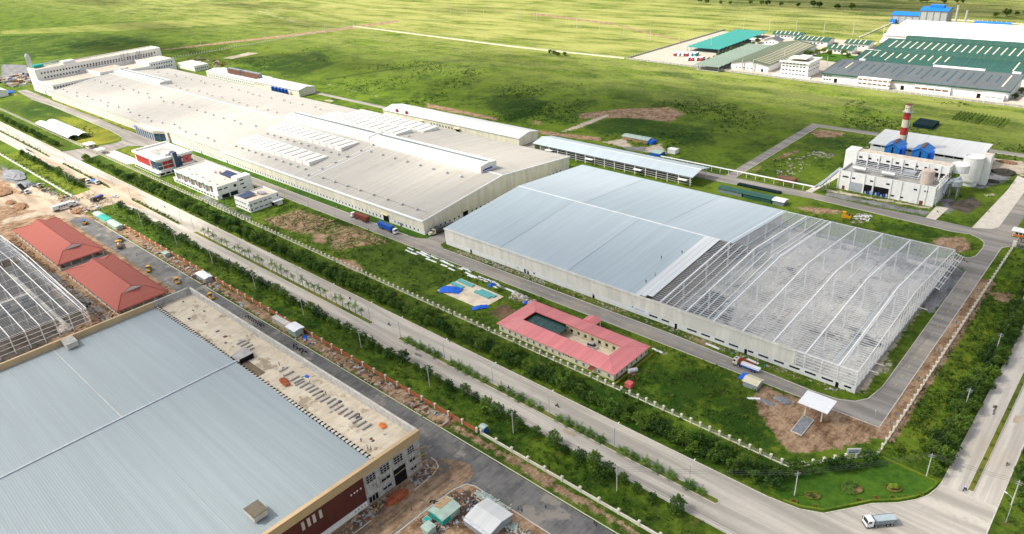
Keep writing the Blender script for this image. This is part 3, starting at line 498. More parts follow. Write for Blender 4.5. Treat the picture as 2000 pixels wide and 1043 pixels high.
P(nb, 'plinth_wall', MB().box(X1 - .35, X1, Y0 + .35, Y1, 0, 1.6), M['grey_conc']); P(nb, 'plinth_wall', MB().box(-140, X1, Y1 - .3, Y1, 0, 1.6), M['grey_conc'])
def slope(xa, xb, ya, yb, mat, name='roof_sheet', lift=0.0, th=.15):
    return P(nb, name, MB().prism([(xa, ya, nbz(ya) + lift), (xa, yb, nbz(yb) + lift), (xa, yb, nbz(yb) + lift + th), (xa, ya, nbz(ya) + lift + th)], (xb - xa, 0, 0)), mat)
for xa, xb, mt in ((X0 - .4, -232, 'nb_roof'), (-232, -189, 'nb_roof2'), (-189, -152, 'nb_roof')): slope(xa, xb - .04, Y0 - .5, YM, M[mt])
for xa, xb, mt in ((X0 - .4, -226, 'nb_roof2'), (-226, -176, 'nb_roof'), (-176, -137.5, 'nb_roof2')): slope(xa, xb - .04, YM + .02, Y1 + .5, M[mt])
for q in range(3): slope(-152 + q * 2.6, -152 + q * 2.6 + 2.5, Y0 - .5 + q * 1.5, YM, M['nb_lt'])
P(nb, 'ridge_cap', MB().prism([(X0 - .4, YM - .6, RG + .1), (X0 - .4, YM, RG + .32), (X0 - .4, YM + .6, RG + .1)], (130, 0, 0)), M['nb_lt'])
for x in (-232, -189): P(nb, 'sheet_lap', MB().bar((x, Y0 - .4, nbz(Y0) + .17), (x, YM, RG + .17), .14, .06), M['galv_d'])
for x in (-226, -176): P(nb, 'sheet_lap', MB().bar((x, YM, RG + .17), (x, Y1 + .4, nbz(Y1) + .17), .14, .06), M['galv_d'])
P(nb, 'gutter', MB().box(X0 - .4, -80.6, Y0 - .75, Y0 - .5, EV - .1, EV + .25), M['cream_new'])
frames = [-139.5, -127, -114.5, -102, -89.5, -77, -64.8]
for x in frames:
    for ya, yb in ((Y0 + .3, YM), (YM, Y1 - .3)): P(nb, 'rafter', MB().bar((x, ya, nbz(ya) - .2), (x, yb, nbz(yb) - .2), .55, .75), M['steel_w'])
    for y in (Y0 + .6, 250, 270, YM, 311, 331, Y1 - .6): P(nb, 'column', MB().box(x - .24, x + .24, y - .3, y + .3, 0, nbz(y) - .6), M['steel_w'])
for x in (X1 - .2,):
    for ya, yb in ((Y0 + .3, YM), (YM, Y1 - .3)): P(nb, 'rafter', MB().bar((x, ya, nbz(ya) - .1), (x, yb, nbz(yb) - .1), .3, .5), M['steel_w'])
ny = 84
for i in range(ny):                                       # purlins, each a light Z section running through all bays
    y = Y0 + 1.0 + (Y1 - Y0 - 2) * i / (ny - 1); xa = -143.7 if y < YM else -137.5
    P(nb, 'purlin', MB().box(xa, X1, y - .075, y + .075, nbz(y) - .1, nbz(y) + .1), M['purl'])
for i in range(31):                                       # end-wall posts
    y = Y0 + .3 + (Y1 - Y0 - .6) * i / 30
    P(nb, 'end_post', MB().box(X1 - .18, X1 + .06, y - .12, y + .12, 1.6, nbz(y)), M['steel_w'])
for z in (3.0, 4.3, 5.6, 6.9, 8.2): P(nb, 'girt', MB().box(X1 + .02, X1 + .14, Y0, Y1, z, z + .22), M['steel_w'])
for z in (4.0, 5.3, 6.6, 7.9, 9.0): P(nb, 'girt', MB().box(-80.5, X1, Y0 + .02, Y0 + .16, z, z + .2), M['steel_w'])
for x in (-80.3, -77, -70.8, -64.8, -58.3): P(nb, 'front_post', MB().box(x - .14, x + .14, Y0 + .04, Y0 + .34, 2.9, EV), M['steel_w'])
P(nb, 'eave_strut', MB().box(-143, X1, Y0 + .1, Y0 + .4, EV - .15, EV + .1), M['steel_w']); P(nb, 'eave_strut', MB().box(-137, X1, Y1 - .4, Y1 - .1, EV - .15, EV + .1), M['steel_w'])
for x, ya, yb in ((-117.2, Y0 + 1, YM), (-115.3, Y0 + 1, YM), (-66.3, Y0 + 1, 284), (-64.0, Y0 + 1, 284), (-133, Y0, YM), (-130, Y0, YM), (-136.6, Y0, YM), (-123.5, Y0, YM), (-121, Y0 + .5, YM), (-131.7, YM, Y1), (-124.7, YM, Y1), (-119, YM, Y1), (-116.4, YM, Y1), (-113.6, YM, Y1), (-83, 286, 300), (-76, 300, 312), (-88, 306, 318)):
    P(nb, 'roof_sheet_bundle', MB().bar((x, ya, nbz(ya) + .3), (x, yb, nbz(yb) + .3), .42 if x > -125 else .3, .22), M['nb_roof2'] if (x * 10) % 2 else M['nb_lt'])
for i in range(7): P(nb, 'canopy_bracket', MB().bar((X1, 312 + i * 6.2, 8.6), (X1 + 4.2, 312 + i * 6.2, 7.2), .22, .35), M['steel_w'])
for i in range(4): P(nb, 'canopy_purlin', MB().box(X1 + .9 + i * 1.0, X1 + 1.05 + i * 1.0, 311.5, 350, 8.4 - i * .33, 8.6 - i * .33), M['steel_w'])
P(nb, 'canopy_frame', MB().bar((X1, 298, 4), (X1 + 4, 298, 4), .2, .3), M['steel_w']); P(nb, 'canopy_frame', MB().bar((X1, 249, 3), (X1 + 3.4, 249, 3), .25, .3), M['steel_w']); P(nb, 'canopy_frame', MB().bar((X1, 243, 3), (X1 + 3.4, 243, 3), .25, .3), M['steel_w'])
wx = [(-125.7, -121.3), (-119.2, -115.2), (-113.1, -108.9), (-106.9, -102.9), (-98.8, -96.6), (-94.5, -90.5), (-88.2, -84.3), (-82.2, -78.2), (-76.2, -72.2), (-70, -65.9), (-61.9, -59.4), (-144, -140), (-138, -134.3)]
for a, b in wx: windows(nb, [((a + b) / 2, Y0, 1.45)], b - a, .75, name='window')
for a in range(19): windows(nb, [(-263 + a * 6.3, Y0, 1.5)], 3.9, .75, mat=M['white_clean'], name='covered_window')
for x in (-131, -99.7, -64.4, -254, -216, -214, -174): windows(nb, [(x, Y0, 0)], 1.1, 2.2, mat=M['dark'], name='door')
for x in (-220.6, -210): windows(nb, [(x, Y0, 1.2)], .8, .9, mat=M['dark'], name='window')
for x in (-110, -95, -75): P(nb, 'inner_partition', MB().box(x - 5, x + 5, 322, 322.3, 0, 3.2), M['lt_conc'])
for q in range(6): P(nb, 'floor_slab', MB().box(-140 + q * 13.6, -140 + q * 13.6 + 13.3, 232, 349, 0.02, .12), M['frame_floor'])
bn = tag(obj('banner', MB().box(-4.6, 4.6, -.04, .04, 0, 2.1), M['white_clean'], loc=(-148.6, 229.8, 1.5)), 'white banner with a green round mark on the blue roofed warehouse wall', 'banner')
obj('round_mark', MB().tube((-3.9, -.05, 1.55), (-3.9, -.09, 1.55), .45, n=12), M['teal'], bn)
for q, (z, w) in enumerate(((1.25, 5.2), (.85, 4.6))): obj('lettering', MB().box(-2.6, -2.6 + w, -.07, -.045, z, z + .2), M['ltgreen'], bn)

# ---- the main factory: one very long cream hall
fa = thing('main_factory', 'huge cream factory hall with grey roof, white roof monitors and rows of ventilators', 'factory', (-911, 231, 0))
FX0, FX1, FY0, FY1, FE, FR = -911.0, -292.2, 231.0, 361.0, 8.6, 15.4; FM = 296.0; FS = (FR - FE) / (FM - FY0)
def fz(y): return FR - FS * abs(y - FM)
for xa, xb in ((FX0, -760), (-760, -640), (-640, -522), (-522, -407), (-407, FX1)):
    for ya, yb in ((FY0 - .4, FM), (FM, FY1 + .4)):
        P(fa, 'roof_slope', MB().prism([(xa, ya, fz(ya)), (xa, yb, fz(yb)), (xa, yb, fz(yb) + .3), (xa, ya, fz(ya) + .3)], (xb - xa - .05, 0, 0)), M['f_roof'])
P(fa, 'plinth_wall', MB().box(FX0, FX1, FY0, FY0 + .4, 0, 2.7), M['white']); P(fa, 'plinth_wall', MB().box(FX1 - .4, FX1, FY0 + .4, FY1, 0, 2.7), M['white'])
P(fa, 'back_wall', MB().box(FX0, FX1, FY1 - .4, FY1, 0, FE), M['cream']); P(fa, 'gable_wall', MB().prism([(FX0, FY0, 0), (FX0, FY1, 0), (FX0, FY1, FE), (FX0, FM, FR - .2), (FX0, FY0, FE)], (.4, 0, 0)), M['cream'])
npn = 34; pw = (FX1 + 522) / npn; pm = MB().box(.06, pw - .06, -.12, .1, 2.7, FE - .4).me('wall_panel')
for i in range(npn): at(fa, 'wall_panel', pm, M['cream'], -522 + i * pw, FY0)
pm2 = MB().box(.06, 7.44, -.1, .1, 2.7, FE - .1).me('wall_panel')
for i in range(52): at(fa, 'wall_panel', pm2, M['cream'], FX0 + i * 7.5, FY0) if not 32 <= i <= 38 else None
for i in range(18):
    ya = FY0 + i * 7.2; yb = ya + 7.1
    P(fa, 'wall_panel', MB().prism([(FX1 - .1, ya, 2.7), (FX1 - .1, yb, 2.7), (FX1 - .1, yb, fz(yb) - .3)] + ([(FX1 - .1, FM, FR - .35)] if ya < FM < yb else []) + [(FX1 - .1, ya, fz(ya) - .3)], (.22, 0, 0)), M['cream'])
P(fa, 'eave_gutter', MB().prism([(-522, FY0 - .9, FE - .5), (-522, FY0 - .1, FE - .5), (-522, FY0 - .1, FE + .4), (-522, FY0 - .7, FE + .3)], (FX1 + 522 + .4, 0, 0)), M['white_clean'])
for ya, yb in ((FY0 - .9, FM), (FM, FY1 + .4)): P(fa, 'verge_trim', MB().bar((FX1 + .1, ya, fz(ya) + .15), (FX1 + .1, yb, fz(yb) + .15), .6, .55), M['white_clean'])
P(fa, 'ridge_cap', MB().prism([(FX0, FM - .5, FR + .25), (FX0, FM, FR + .45), (FX0, FM + .5, FR + .25)], (FX1 - FX0, 0, 0)), M['white_clean'])
windows(fa, [(-518.5 + i * 3.45, FY0, 1.2) for i in range(65) if i not in (55, 56, 57)], .95, 1.15)
windows(fa, [(-603 + i * 3.6, FY0, 1.2) for i in range(22)], .9, 1.1); windows(fa, [(-600 + i * 3.6, FY0 - .05, 5.6) for i in range(20)], .7, .6)
windows(fa, [(-905 + i * 3.9, FY0, 1.2) for i in range(60)], .9, 1.1)
windows(fa, [(FX1, 236 + i * 3.6, 1.3) for i in range(33) if i not in (7, 8)], .95, 1.15, R90)
windows(fa, [(-326.5, FY0 - .1, 0)], 5.0, 4.2, mat=M['dark'], name='loading_door'); P(fa, 'door_canopy', MB().box(-329.6, -323.4, FY0 - 1.6, FY0 - .1, 4.5, 4.8), M['cream_flat']); P(fa, 'door_surround', MB().box(-330, -323, FY0 - .3, FY0 - .13, 4.8, 6.6), M['cream_flat'])
windows(fa, [(FX1 + .1, 263, 0)], 4.0, 3.8, R90, M['dark'], 'loading_door'); P(fa, 'door_canopy', MB().box(FX1 + .12, FX1 + 1.4, 260.4, 265.6, 4.2, 4.5), M['cream_flat'])
windows(fa, [(-313, FY0 - .1, 0), (-518.8, FY0 - .1, 0), (-560, FY0 - .1, 0)], 1.1, 2.3, mat=M['chrome'], name='door')
for i in range(46): P(fa, 'roof_seam', MB().bar((-903 + i * 13.5, FY0, fz(FY0) + .32), (-903 + i * 13.5, FM - 1, FR + .2), .18, .06), M['cream_flat']) if not (-535 < -903 + i * 13.5 < -420) else None
for i in range(10): P(fa, 'roof_seam', MB().bar((-415 + i * 12.6, FM + 18, fz(FM + 18) + .32), (-415 + i * 12.6, FY1, FE + .32), .18, .06), M['cream_flat'])
for x in (-414, -409): P(fa, 'roof_seam', MB().bar((x, FY0, fz(FY0) + .34), (x, FM - 4, fz(FM - 4) + .34), .5, .16), M['white_clean'])
def monitor(xa, xb, ya, yb, zb, zt, nm='roof_monitor'):
    m = P(fa, nm, MB().prism([(xa, ya, zb), (xa, yb, zb), (xa, yb, zt - .8), (xa, (ya + yb) / 2, zt), (xa, ya, zt - .8)], (xb - xa, 0, 0)), M['f_white'])
    n = int((xb - xa) / 8); ym = (ya + yb) / 2
    for i in range(n):
        x = xa + 2 + i * (xb - xa - 4) / n; obj('glazing', MB().prism([(x, ym - .2, zt + .04), (x, ym + 2.2, zt - .05), (x, ym + 2.2, zt + .1), (x, ym - .2, zt + .14)], ((xb - xa - 4) / n - .5, 0, 0)), M['glazing'], m)
    return m
m2 = monitor(-417.5, -306, 291.5, 305.5, 13.5, 20.6); monitor(-532, -421, 293.5, 306.5, 13.5, 20.4); monitor(-908, -786, 300, 313, 13.5, 18)
obj('wordmark', MB().box(-305.95, -305.9, 294.6, 301.6, 16.2, 17.3), M['blue'], m2); obj('wordmark_accent', MB().box(-305.95, -305.88, 293.3, 294.2, 16.1, 17.1), M['red'], m2)
vb = MB().prism([(0, 0, 0), (0, 15.5, 0), (0, 15.5, 3.4), (0, 0, 3.4)], (8.3, 0, 0)).me('roof_ventilator'); vs_ = MB().box(2.2, 3.5, .8, 14.7, 3.36, 3.46).me('louver')
for (ya, n, xs) in ((246, 11, -526), (273, 11, -526), (319.5, 11, -522), (341, 11, -516)):
    for i in range(n):
        zb = min(fz(ya), fz(ya + 15.5)) - .3; o = at(fa, 'roof_ventilator', vb, M['f_white'], xs + i * 9.05, ya, zb); obj('louver', vs_, M['louver'], o)
vt = MB(); vt.lathe([(.55, -.3), (.55, .55), (.95, .75), (.95, 1.15), (.5, 1.4), (.05, 1.45)], 8); vt = vt.me('turbine_vent')
rv = random.Random(3); pts = [(-400 + i * 13.5, 238, 0) for i in range(8)] + [(-520 + i * 9.5, 241, 0) for i in range(11)] + [(-519 + i * 9.5, 268, 0) for i in range(12)] + [(-405 + i * 13, 282, 0) for i in range(8)] + [(-414, 236 + i * 11, 0) for i in range(9)]
for i in range(22):
    for j in range(4): pts.append((-895 + i * 16.5 + rv.uniform(-3, 3), 240 + j * 33 + rv.uniform(-3, 3), 0))
for x, y, _ in pts:
    if (-912 < x < -782 and 298 < y < 315) or (-534 < x < -415 and 290 < y < 306): continue
    at(fa, 'turbine_vent', vt, M['silver'], x, y, fz(y) + .25)
P(fa, 'roof_cable', MB().bar((-405, 238.7, fz(238.7) + .36), (-298, 238.7, fz(238.7) + .36), .12, .08), M['chrome'])
# glazed entrance
P(fa, 'entrance_block', MB().prism([(-671, 224.4, 6.9), (-632, 224.4, 6.9), (-619, 230.8, 6.9), (-671, 230.8, 6.9)], (0, 0, 2.2)), M['lt_conc'])
P(fa, 'curtain_wall', MB().prism([(-670, 225, 0), (-633, 225, 0), (-621, 230.9, 0), (-670, 230.9, 0)], (0, 0, 6.9)), M['blueglass'])
for i in range(9): P(fa, 'mullion', MB().box(-670.2 + i * 4.6, -669.6 + i * 4.6, 224.6, 225.2, 0, 6.9), M['white_clean'])
for i in range(3): P(fa, 'mullion', MB().box(-632.8 + i * 5.2, -632.3 + i * 5.2, 224.9 + i * 2.5, 225.5 + i * 2.5, 0, 6.9), M['galv_d'])
P(fa, 'entrance_block', MB().box(-620, -615, 229.4, 231, 0, 9), M['lt_conc']); P(fa, 'sign_strip', MB().box(-670, -663, 224.25, 224.38, 7.4, 8.4), M['tarp'])

# ---- white multi-storey block at the far left end
lb = thing('white_process_building', 'tall white stepped process building with rows of small windows at the far left', 'building', (-985, 235, 0))
P(lb, 'tall_wing', MB().box(-985, -958, 235, 378, 0, 25), M['white']); P(lb, 'parapet', MB().box(-985, -984.2, 235, 378, 25, 26.2), M['white']); P(lb, 'parapet', MB().box(-958.8, -958, 235, 378, 25, 26.2), M['white']); P(lb, 'parapet', MB().box(-984.2, -958.8, 377.2, 378, 25, 26.2), M['white']); P(lb, 'parapet', MB().box(-984.2, -958.8, 235, 235.8, 25, 26.2), M['white'])
P(lb, 'flat_roof', MB().box(-984.2, -958.8, 235.8, 377.2, 25, 25.15), M['roof_tan'])
for ya, yb, h in ((235.1, 286, 13.6), (286, 318, 17), (318, 342, 14), (342, 373, 17.5)):
    P(lb, 'lower_wing', MB().box(-957.9, -911.5, ya, yb - .1, 0, h), M['white']); P(lb, 'flat_roof', MB().box(-957, -912.2, ya + .7, yb - .7, h, h + .12), M['roof_tan']); P(lb, 'parapet', MB().box(-912.1, -911.5, ya, yb - .1, h, h + .9), M['white']); P(lb, 'parapet', MB().box(-957.9, -912.1, ya, ya + .6, h, h + .9), M['white'])
windows(lb, [(-957.9, 241 + i * 3.3, 20.4) for i in range(40)], 1.5, 1.9, R90); windows(lb, [(-957.9, 243 + i * 3.3, 15.3) for i in range(12)], 1.5, 1.9, R90); windows(lb, [(-957.9, 290 + i * 3.3, 18.6) for i in range(24)], 1.5, 1.4, R90)
windows(lb, [(-911.45, 237 + i * 3.0, 10.4) for i in range(16)], 1.4, 1.8, R90); windows(lb, [(-911.45, 289 + i * 3.0, 13.6) for i in range(9)], 1.4, 1.6, R90); windows(lb, [(-911.45, 345 + i * 3.0, 14.2) for i in range(9)], 1.4, 1.6, R90); windows(lb, [(-911.45, 350 + i * 3.0, 10.0) for i in range(7)], 1.4, 1.6, R90)
for z in (5, 10, 15.5, 20.5): P(lb, 'recess_band', MB().box(-979, -963 if z > 14 else -918, 234.9, 235.0, z, z + .7), M['grey_conc'])
windows(lb, [(-944, 234.95, 0)], 1.8, 4.2, mat=M['navy'], name='door')
for y in (330, 333, 338, 349, 352): P(lb, 'duct', MB().tube((-956.9, y, 17.2), (-956.9, y, 27), .55), M['silver']); P(lb, 'duct', MB().tube((-956.9, y, 27), (-960, y, 27), .55), M['silver'])
P(lb, 'stair_head', MB().box(-978, -966, 268, 281, 25, 28.4), M['white']); P(lb, 'roof_plant', MB().box(-983, -975, 240, 250, 26, 28.6), M['teal']); P(lb, 'stair', MB().bar((-957.2, 276, 14), (-957.2, 286, 20), .8, .5), M['galv'])
si = thing('storage_silo', 'slim grey silo standing behind the tall white process building', 'silo', (-1004, 244, 0)); obj('shell', MB().lathe([(2.6, 0), (2.6, 36), (1.6, 38.2), (.4, 38.8)], 14), M['silver'], si); obj('conveyor', MB().bar((2, 3, 24), (16, 26, 28), 1.4, 1.4), M['galv'], si)
cb = thing('white_cube_building', 'low white flat roofed building behind the factory beside the tall white block', 'building', (-946, 389, 0)); flatblock(cb, -946, -899, 389, 407, 6, M['white'], M['roof_tan'], .5); windows(cb, [(-899, 390 + i * 2.6, 2.2) for i in range(7)], 1.3, 1.3, R90); windows(cb, [(-943 + i * 3.4, 388.95, 3.6) for i in range(3)], 1.2, 1.2)
# annex with the cooling louvres
an = thing('cooling_annex', 'long grey roofed annex behind the factory with brown louvred cooling towers on top', 'building', (-856, 383, 0)); hall(an, -856, -745, 383, 405, 5.6, 7.4, M['white'], M['whroof']); hall(an, -744, -656, 382, 401, 6.4, 8.4, M['cream'], M['whroof'])
windows(an, [(-850 + i * 4.6, 382.95, 1.2) for i in range(23)], 1.6, 1.8); windows(an, [(-742 + i * 3.4, 381.95, 3.2) for i in range(6)], 1.2, 1.4)
for k, (xa, xb) in enumerate(((-812, -783), (-779, -742))):
    lo = P(an, 'cooling_tower', MB().box(xa, xb, 388, 392, 7, 13), M['galv_d'])
    for i in range(9): obj('louver', MB().box(xa - .1, xb + .1, 387.7, 387.98, 7.2 + i * .63, 7.6 + i * .63), M['rust'], lo)
for i in range(5): P(an, 'water_tank', MB().tube((-700 + i * 6.5, 378.5, 0), (-700 + i * 6.5, 378.5, 6.2), 1.7, n=12), M['blue'])
# rear warehouse and open shed
rw = thing('rear_warehouse', 'long low grey roofed warehouse directly behind the factory roof ventilators', 'warehouse', (-515, 378, 0)); hall(rw, -515, -354, 378.5, 400.5, 6.6, 8.8, M['cream'], M['whroof'], cap=M['white_clean'])
windows(rw, [(-452 + i * 3.6, 378.45, 2.6) for i in range(9)], 1.4, 1.4); windows(rw, [(-464, 378.4, 0), (-420, 378.4, 0)], 4, 4, mat=M['dark'], name='loading_door')
for x in (-466, -422): P(rw, 'door_canopy', MB().box(x - 1, x + 5, 376.4, 378.4, 4.2, 4.5), M['cream_flat'])
for x in (-497, -484): at(rw, 'red_fan', MB().lathe([(1.2, 0), (1.5, .8), (1.0, 1.8), (.2, 2.2)], 10).me('red_fan'), M['red'], x, 379.5, 7.4)
rs = thing('open_storage_shed', 'open sided storage shed with pale blue roof behind the half roofed warehouse', 'shed', (-337, 375, 0)); hall(rs, -337, -208, 376, 396, 6.5, 8.6, M['cream'], M['nb_roof2'], sides='l', cap=M['nb_lt'])
for i in range(16):
    x = -331 + i * 8.1
    for y in (376.2, 395.7): P(rs, 'column', MB().box(x - .18, x + .18, y - .18, y + .18, 0, 6.5), M['steel_w'])
for z in (1.4, 2.8, 4.2, 5.5): P(rs, 'girt', MB().box(-331, -208.4, 376.0, 376.12, z, z + .16), M['steel_w']); P(rs, 'girt', MB().box(-331, -208.4, 395.8, 395.95, z, z + .16), M['steel_w'])
P(rs, 'end_frame', MB().bar((-208.3, 376, 6.4), (-208.3, 386, 8.5), .2, .4), M['steel_w']); P(rs, 'end_frame', MB().bar((-208.3, 386, 8.5), (-208.3, 396, 6.4), .2, .4), M['steel_w'])
for x in (-322, -286, -247, -214): P(rs, 'door_canopy', MB().box(x - 3, x + 3, 373.4, 375.9, 4.2, 4.35), M['steel_w'])
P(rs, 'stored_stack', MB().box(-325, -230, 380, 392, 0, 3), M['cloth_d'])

# ------------------------------------------------------------------ offices, gate, carport
oa = thing('head_office', 'three storey white office with dark red panels and navy glass corner tower', 'office', (-577, 185.5, 0))
P(oa, 'podium', MB().box(-577, -533.5, 185.3, 213, 0, 2.6), M['white']); P(oa, 'podium_roof', MB().box(-577.6, -532.6, 184.4, 213.4, 2.6, 3.1), M['white'])
windows(oa, [(-573 + i * 4.6, 185.2, .8) for i in range(9)], 3.4, 1.2); windows(oa, [(-533.4, 188 + i * 4.2, .6) for i in range(6)], 3.2, 1.5, R90)
flatblock(oa, -576, -535, 187.2, 212.5, 11.2, M['white'], M['lt_conc'], .9, 3.1, 'upper_wall')
P(oa, 'roof_slab', MB().box(-577.4, -534, 186, 187.1, 10.9, 12.5), M['white']); P(oa, 'roof_slab', MB().box(-534.9, -533.4, 186, 213.6, 10.9, 12.5), M['white']); P(oa, 'roof_slab', MB().box(-577.4, -576.1, 187.2, 213.6, 10.9, 12.5), M['white'])
for i in range(4): P(oa, 'red_panel', MB().box(-573.5 + i * 7.4, -573.5 + i * 7.4 + 7.2, 186.85, 187.15, 4.4, 9.9), M['red'])
P(oa, 'corner_glazing', MB().box(-543.5, -534.9, 186.6, 190, 4.2, 10.3), M['blueglass']); P(oa, 'window_bay', MB().box(-548, -545.4, 186.3, 187.1, 3.2, 10), M['galv'])
for i in range(2): P(oa, 'red_panel', MB().box(-535, -534.75, 190.4 + i * 3.6, 193.8 + i * 3.6, 4.2, 9.8), M['red'])
P(oa, 'stair_tower', MB().box(-538.5, -533.2, 198.4, 201.6, 0, 14.5), M['navy']); P(oa, 'tower_fin', MB().box(-533.6, -532.2, 197.3, 198.3, 0, 14.6), M['galv']); P(oa, 'corner_glazing', MB().box(-535.1, -534.6, 201.8, 204.4, 3.2, 10.5), M['navy'])
P(oa, 'pink_panel', MB().box(-535, -534.75, 205.4, 211.6, 4.4, 10), M['pinkred']); windows(oa, [(-534.7, 204.9, 4.8), (-534.7, 208.4, 6.6), (-534.7, 212, 5), (-534.7, 212, 8.6), (-534.7, 204.9, 8.6)], 1.3, 1.0, R90)
for z in (6.9, 10.0): P(oa, 'balcony_rail', MB().box(-534.5, -533.8, 187, 197, z, z + .35), M['white'])
P(oa, 'roof_deck', MB().box(-566, -550, 194, 206, 11.3, 11.5), M['grey_conc']); P(oa, 'stair_head', MB().box(-545, -539, 195, 200, 11.3, 13.6), M['white']); P(oa, 'left_glazing', MB().box(-576.3, -575.9, 188, 196, 0.2, 5.5), M['navy'])
ob = thing('long_white_office', 'two storey long white office with flat tan roof, tanks and solar heaters', 'office', (-513, 188, 0))
flatblock(ob, -512, -449, 188.6, 212, 8.2, M['white'], M['roof_tan'], .8)
P(ob, 'stair_block', MB().box(-455.8, -448.6, 203, 213.2, 0, 10.6), M['white']); P(ob, 'ground_floor_ledge', MB().box(-514, -448.6, 187.2, 188.5, 2.6, 3.2), M['white']); P(ob, 'ground_floor_ledge', MB().box(-514, -449.2, 187.6, 188.5, 0, 2.6), M['white'])
for i in range(5):
    x = -508 + i * 10.8; P(ob, 'window_bay', MB().box(x, x + 2.2, 187.5, 188.5, 3.3, 8.2), M['galv']); P(ob, 'brown_screen', MB().box(x + 2.6, x + 4.4, 188.1, 188.5, 3.9, 7.8), M['wood']); P(ob, 'brown_screen', MB().box(x + 7.0, x + 8.6, 188.1, 188.5, 3.9, 7.8), M['louver']); P(ob, 'pergola', MB().box(x, x + 8.8, 187.2, 188.6, 8.4, 8.6), M['ltgreen'])
windows(ob, [(-509 + i * 4.2, 187.55, .9) for i in range(14)], 2.6, .9); windows(ob, [(-448.95, 190.5, 6.2), (-448.95, 194.5, 6.2)], 2.6, .8, R90); windows(ob, [(-448.95, 201, 5.4)], 2, 1.8, R90); windows(ob, [(-448.5, 206, 8.2), (-448.5, 206, 5.6), (-448.5, 207, 2.6)], 2.6, .8, R90)
windows(ob, [(-448.9, 193.4, .2), (-448.9, 199.4, .2)], 5.2, 2.7, R90, M['glass'], 'shopfront')
P(ob, 'solar_array', MB().prism([(-474, 203.5, 8.4), (-459, 203.5, 8.4), (-459, 210, 9.2), (-474, 210, 9.2)], (0, 0, .12)), M['galv_d']); 
for i in range(4): P(ob, 'solar_heater', MB().prism([(-473.6 + i * 3.7, 203.4, 8.6), (-470.6 + i * 3.7, 203.4, 8.6), (-470.6 + i * 3.7, 209.8, 9.5), (-473.6 + i * 3.7, 209.8, 9.5)], (0, 0, .15)), M['navy'])
for i, (x, y) in enumerate(((-484, 204), (-481, 206), (-480, 203), (-477, 205), (-476, 209), (-479, 209.5))): P(ob, 'water_tank', MB().tube((x - 1.4, y, 9.2), (x + 1.4, y, 9.2), .7, n=10), M['silver'])
P(ob, 'roof_gutter', MB().box(-508, -461, 199.6, 201.4, 8.2, 8.7), M['lt_conc']); 
for x, y in ((-505, 196), (-492, 192), (-489, 193.5), (-478, 193), (-467, 192), (-456, 192)): P(ob, 'roof_fan', MB().lathe([(.6, 8.2), (.6, 8.9), (1, 9.0), (.4, 9.5)], 8, (x, y)), M['silver'])
oc = thing('small_white_office', 'small two storey white office block with tan roof nearest the grassy plot', 'office', (-428, 189, 0)); flatblock(oc, -428, -409.5, 189.2, 210, 6.6, M['white'], M['roof_tan'], .8)
windows(oc, [(-426.5 + i * 3.0, 189.15, z) for i in range(5) for z in (1.5, 4.7)], 1.9, .6); windows(oc, [(-409.45, 193.5 + i * 3.4, z) for i in range(4) for z in (1.5, 4.7)], 2.3, .6, R90); windows(oc, [(-410.4, 189.1, 1), (-410.4, 189.1, 4)], .7, 1.6); windows(oc, [(-409.45, 190.3, 1), (-409.45, 190.3, 4), (-409.45, 209, 4.6)], .7, 1.6, R90)
P(oc, 'porch_roof', MB().box(-409.4, -405.2, 203.4, 210.6, 3.1, 3.4), M['white']); P(oc, 'porch_wall', MB().box(-409.4, -406, 206.4, 209.8, 0, 3.1), M['white']); windows(oc, [(-409.4, 204.8, 0)], 1.6, 2.5, R90, M['dark'], 'door')
for i in range(3): P(oc, 'solar_heater', MB().prism([(-426.5 + i * 3, 191, 7.2), (-423.8 + i * 3, 191, 7.2), (-423.8 + i * 3, 199, 8.0), (-426.5 + i * 3, 199, 8.0)], (0, 0, .12)), M['navy'])
for i in range(3): P(oc, 'water_tank', MB().tube((-420 + i * 1.8, 201, 7.5), (-418 + i * 1.8, 204.6, 7.5), .7, n=10), M['silver'])
cp = thing('arched_carport', 'long white arched carport beside the pillar fence near the gate', 'carport', (-795, 180, 0))
for k, (ya, yb) in enumerate(((179.6, 188), (188.2, 196.4))):
    prof = [(y, 3.2 + 1.5 * math.sin(math.pi * (j / 6)) ** .8) for j, y in ((j, ya + (yb - ya) * j / 6) for j in range(7))]
    P(cp, 'arched_roof', MB().prism([(-792 + k * 4, y, z) for y, z in prof] + [(-792 + k * 4, y, z + .12) for y, z in reversed(prof)], (88 - k * 3, 0, 0)), M['white_clean'])
    for i in range(9):
        for y in (ya + .3, yb - .3): P(cp, 'post', MB().box(-790 + k * 4 + i * 10, -789.7 + k * 4 + i * 10, y - .12, y + .12, 0, 3.3), M['galv'])
gh = thing('gatehouse', 'small flat roofed gatehouse with tan roof at the factory entrance', 'gatehouse', (-668, 182, 0)); P(gh, 'wall', MB().box(-671, -663, 181.6, 186.4, 0, 3), M['cream_flat']); P(gh, 'flat_roof', MB().box(-673, -661.6, 180.6, 187.6, 3, 3.4), M['white']); windows(gh, [(-669 + i * 2.2, 181.55, 1) for i in range(3)], 1.5, 1.2); windows(gh, [(-662.95, 184, 1)], 2, 1.2, R90)
g2 = thing('gate_canopy', 'flat gate canopy on pillars where the pillar fence starts again', 'canopy', (-640, 182, 0)); P(g2, 'flat_roof', MB().box(-644, -634, 179.6, 186, 3.2, 3.7), M['lt_conc'])
for x in (-643, -635):
    for y in (180.4, 185.2): P(g2, 'pillar', MB().box(x - .3, x + .3, y - .3, y + .3, 0, 3.2), M['rail'])
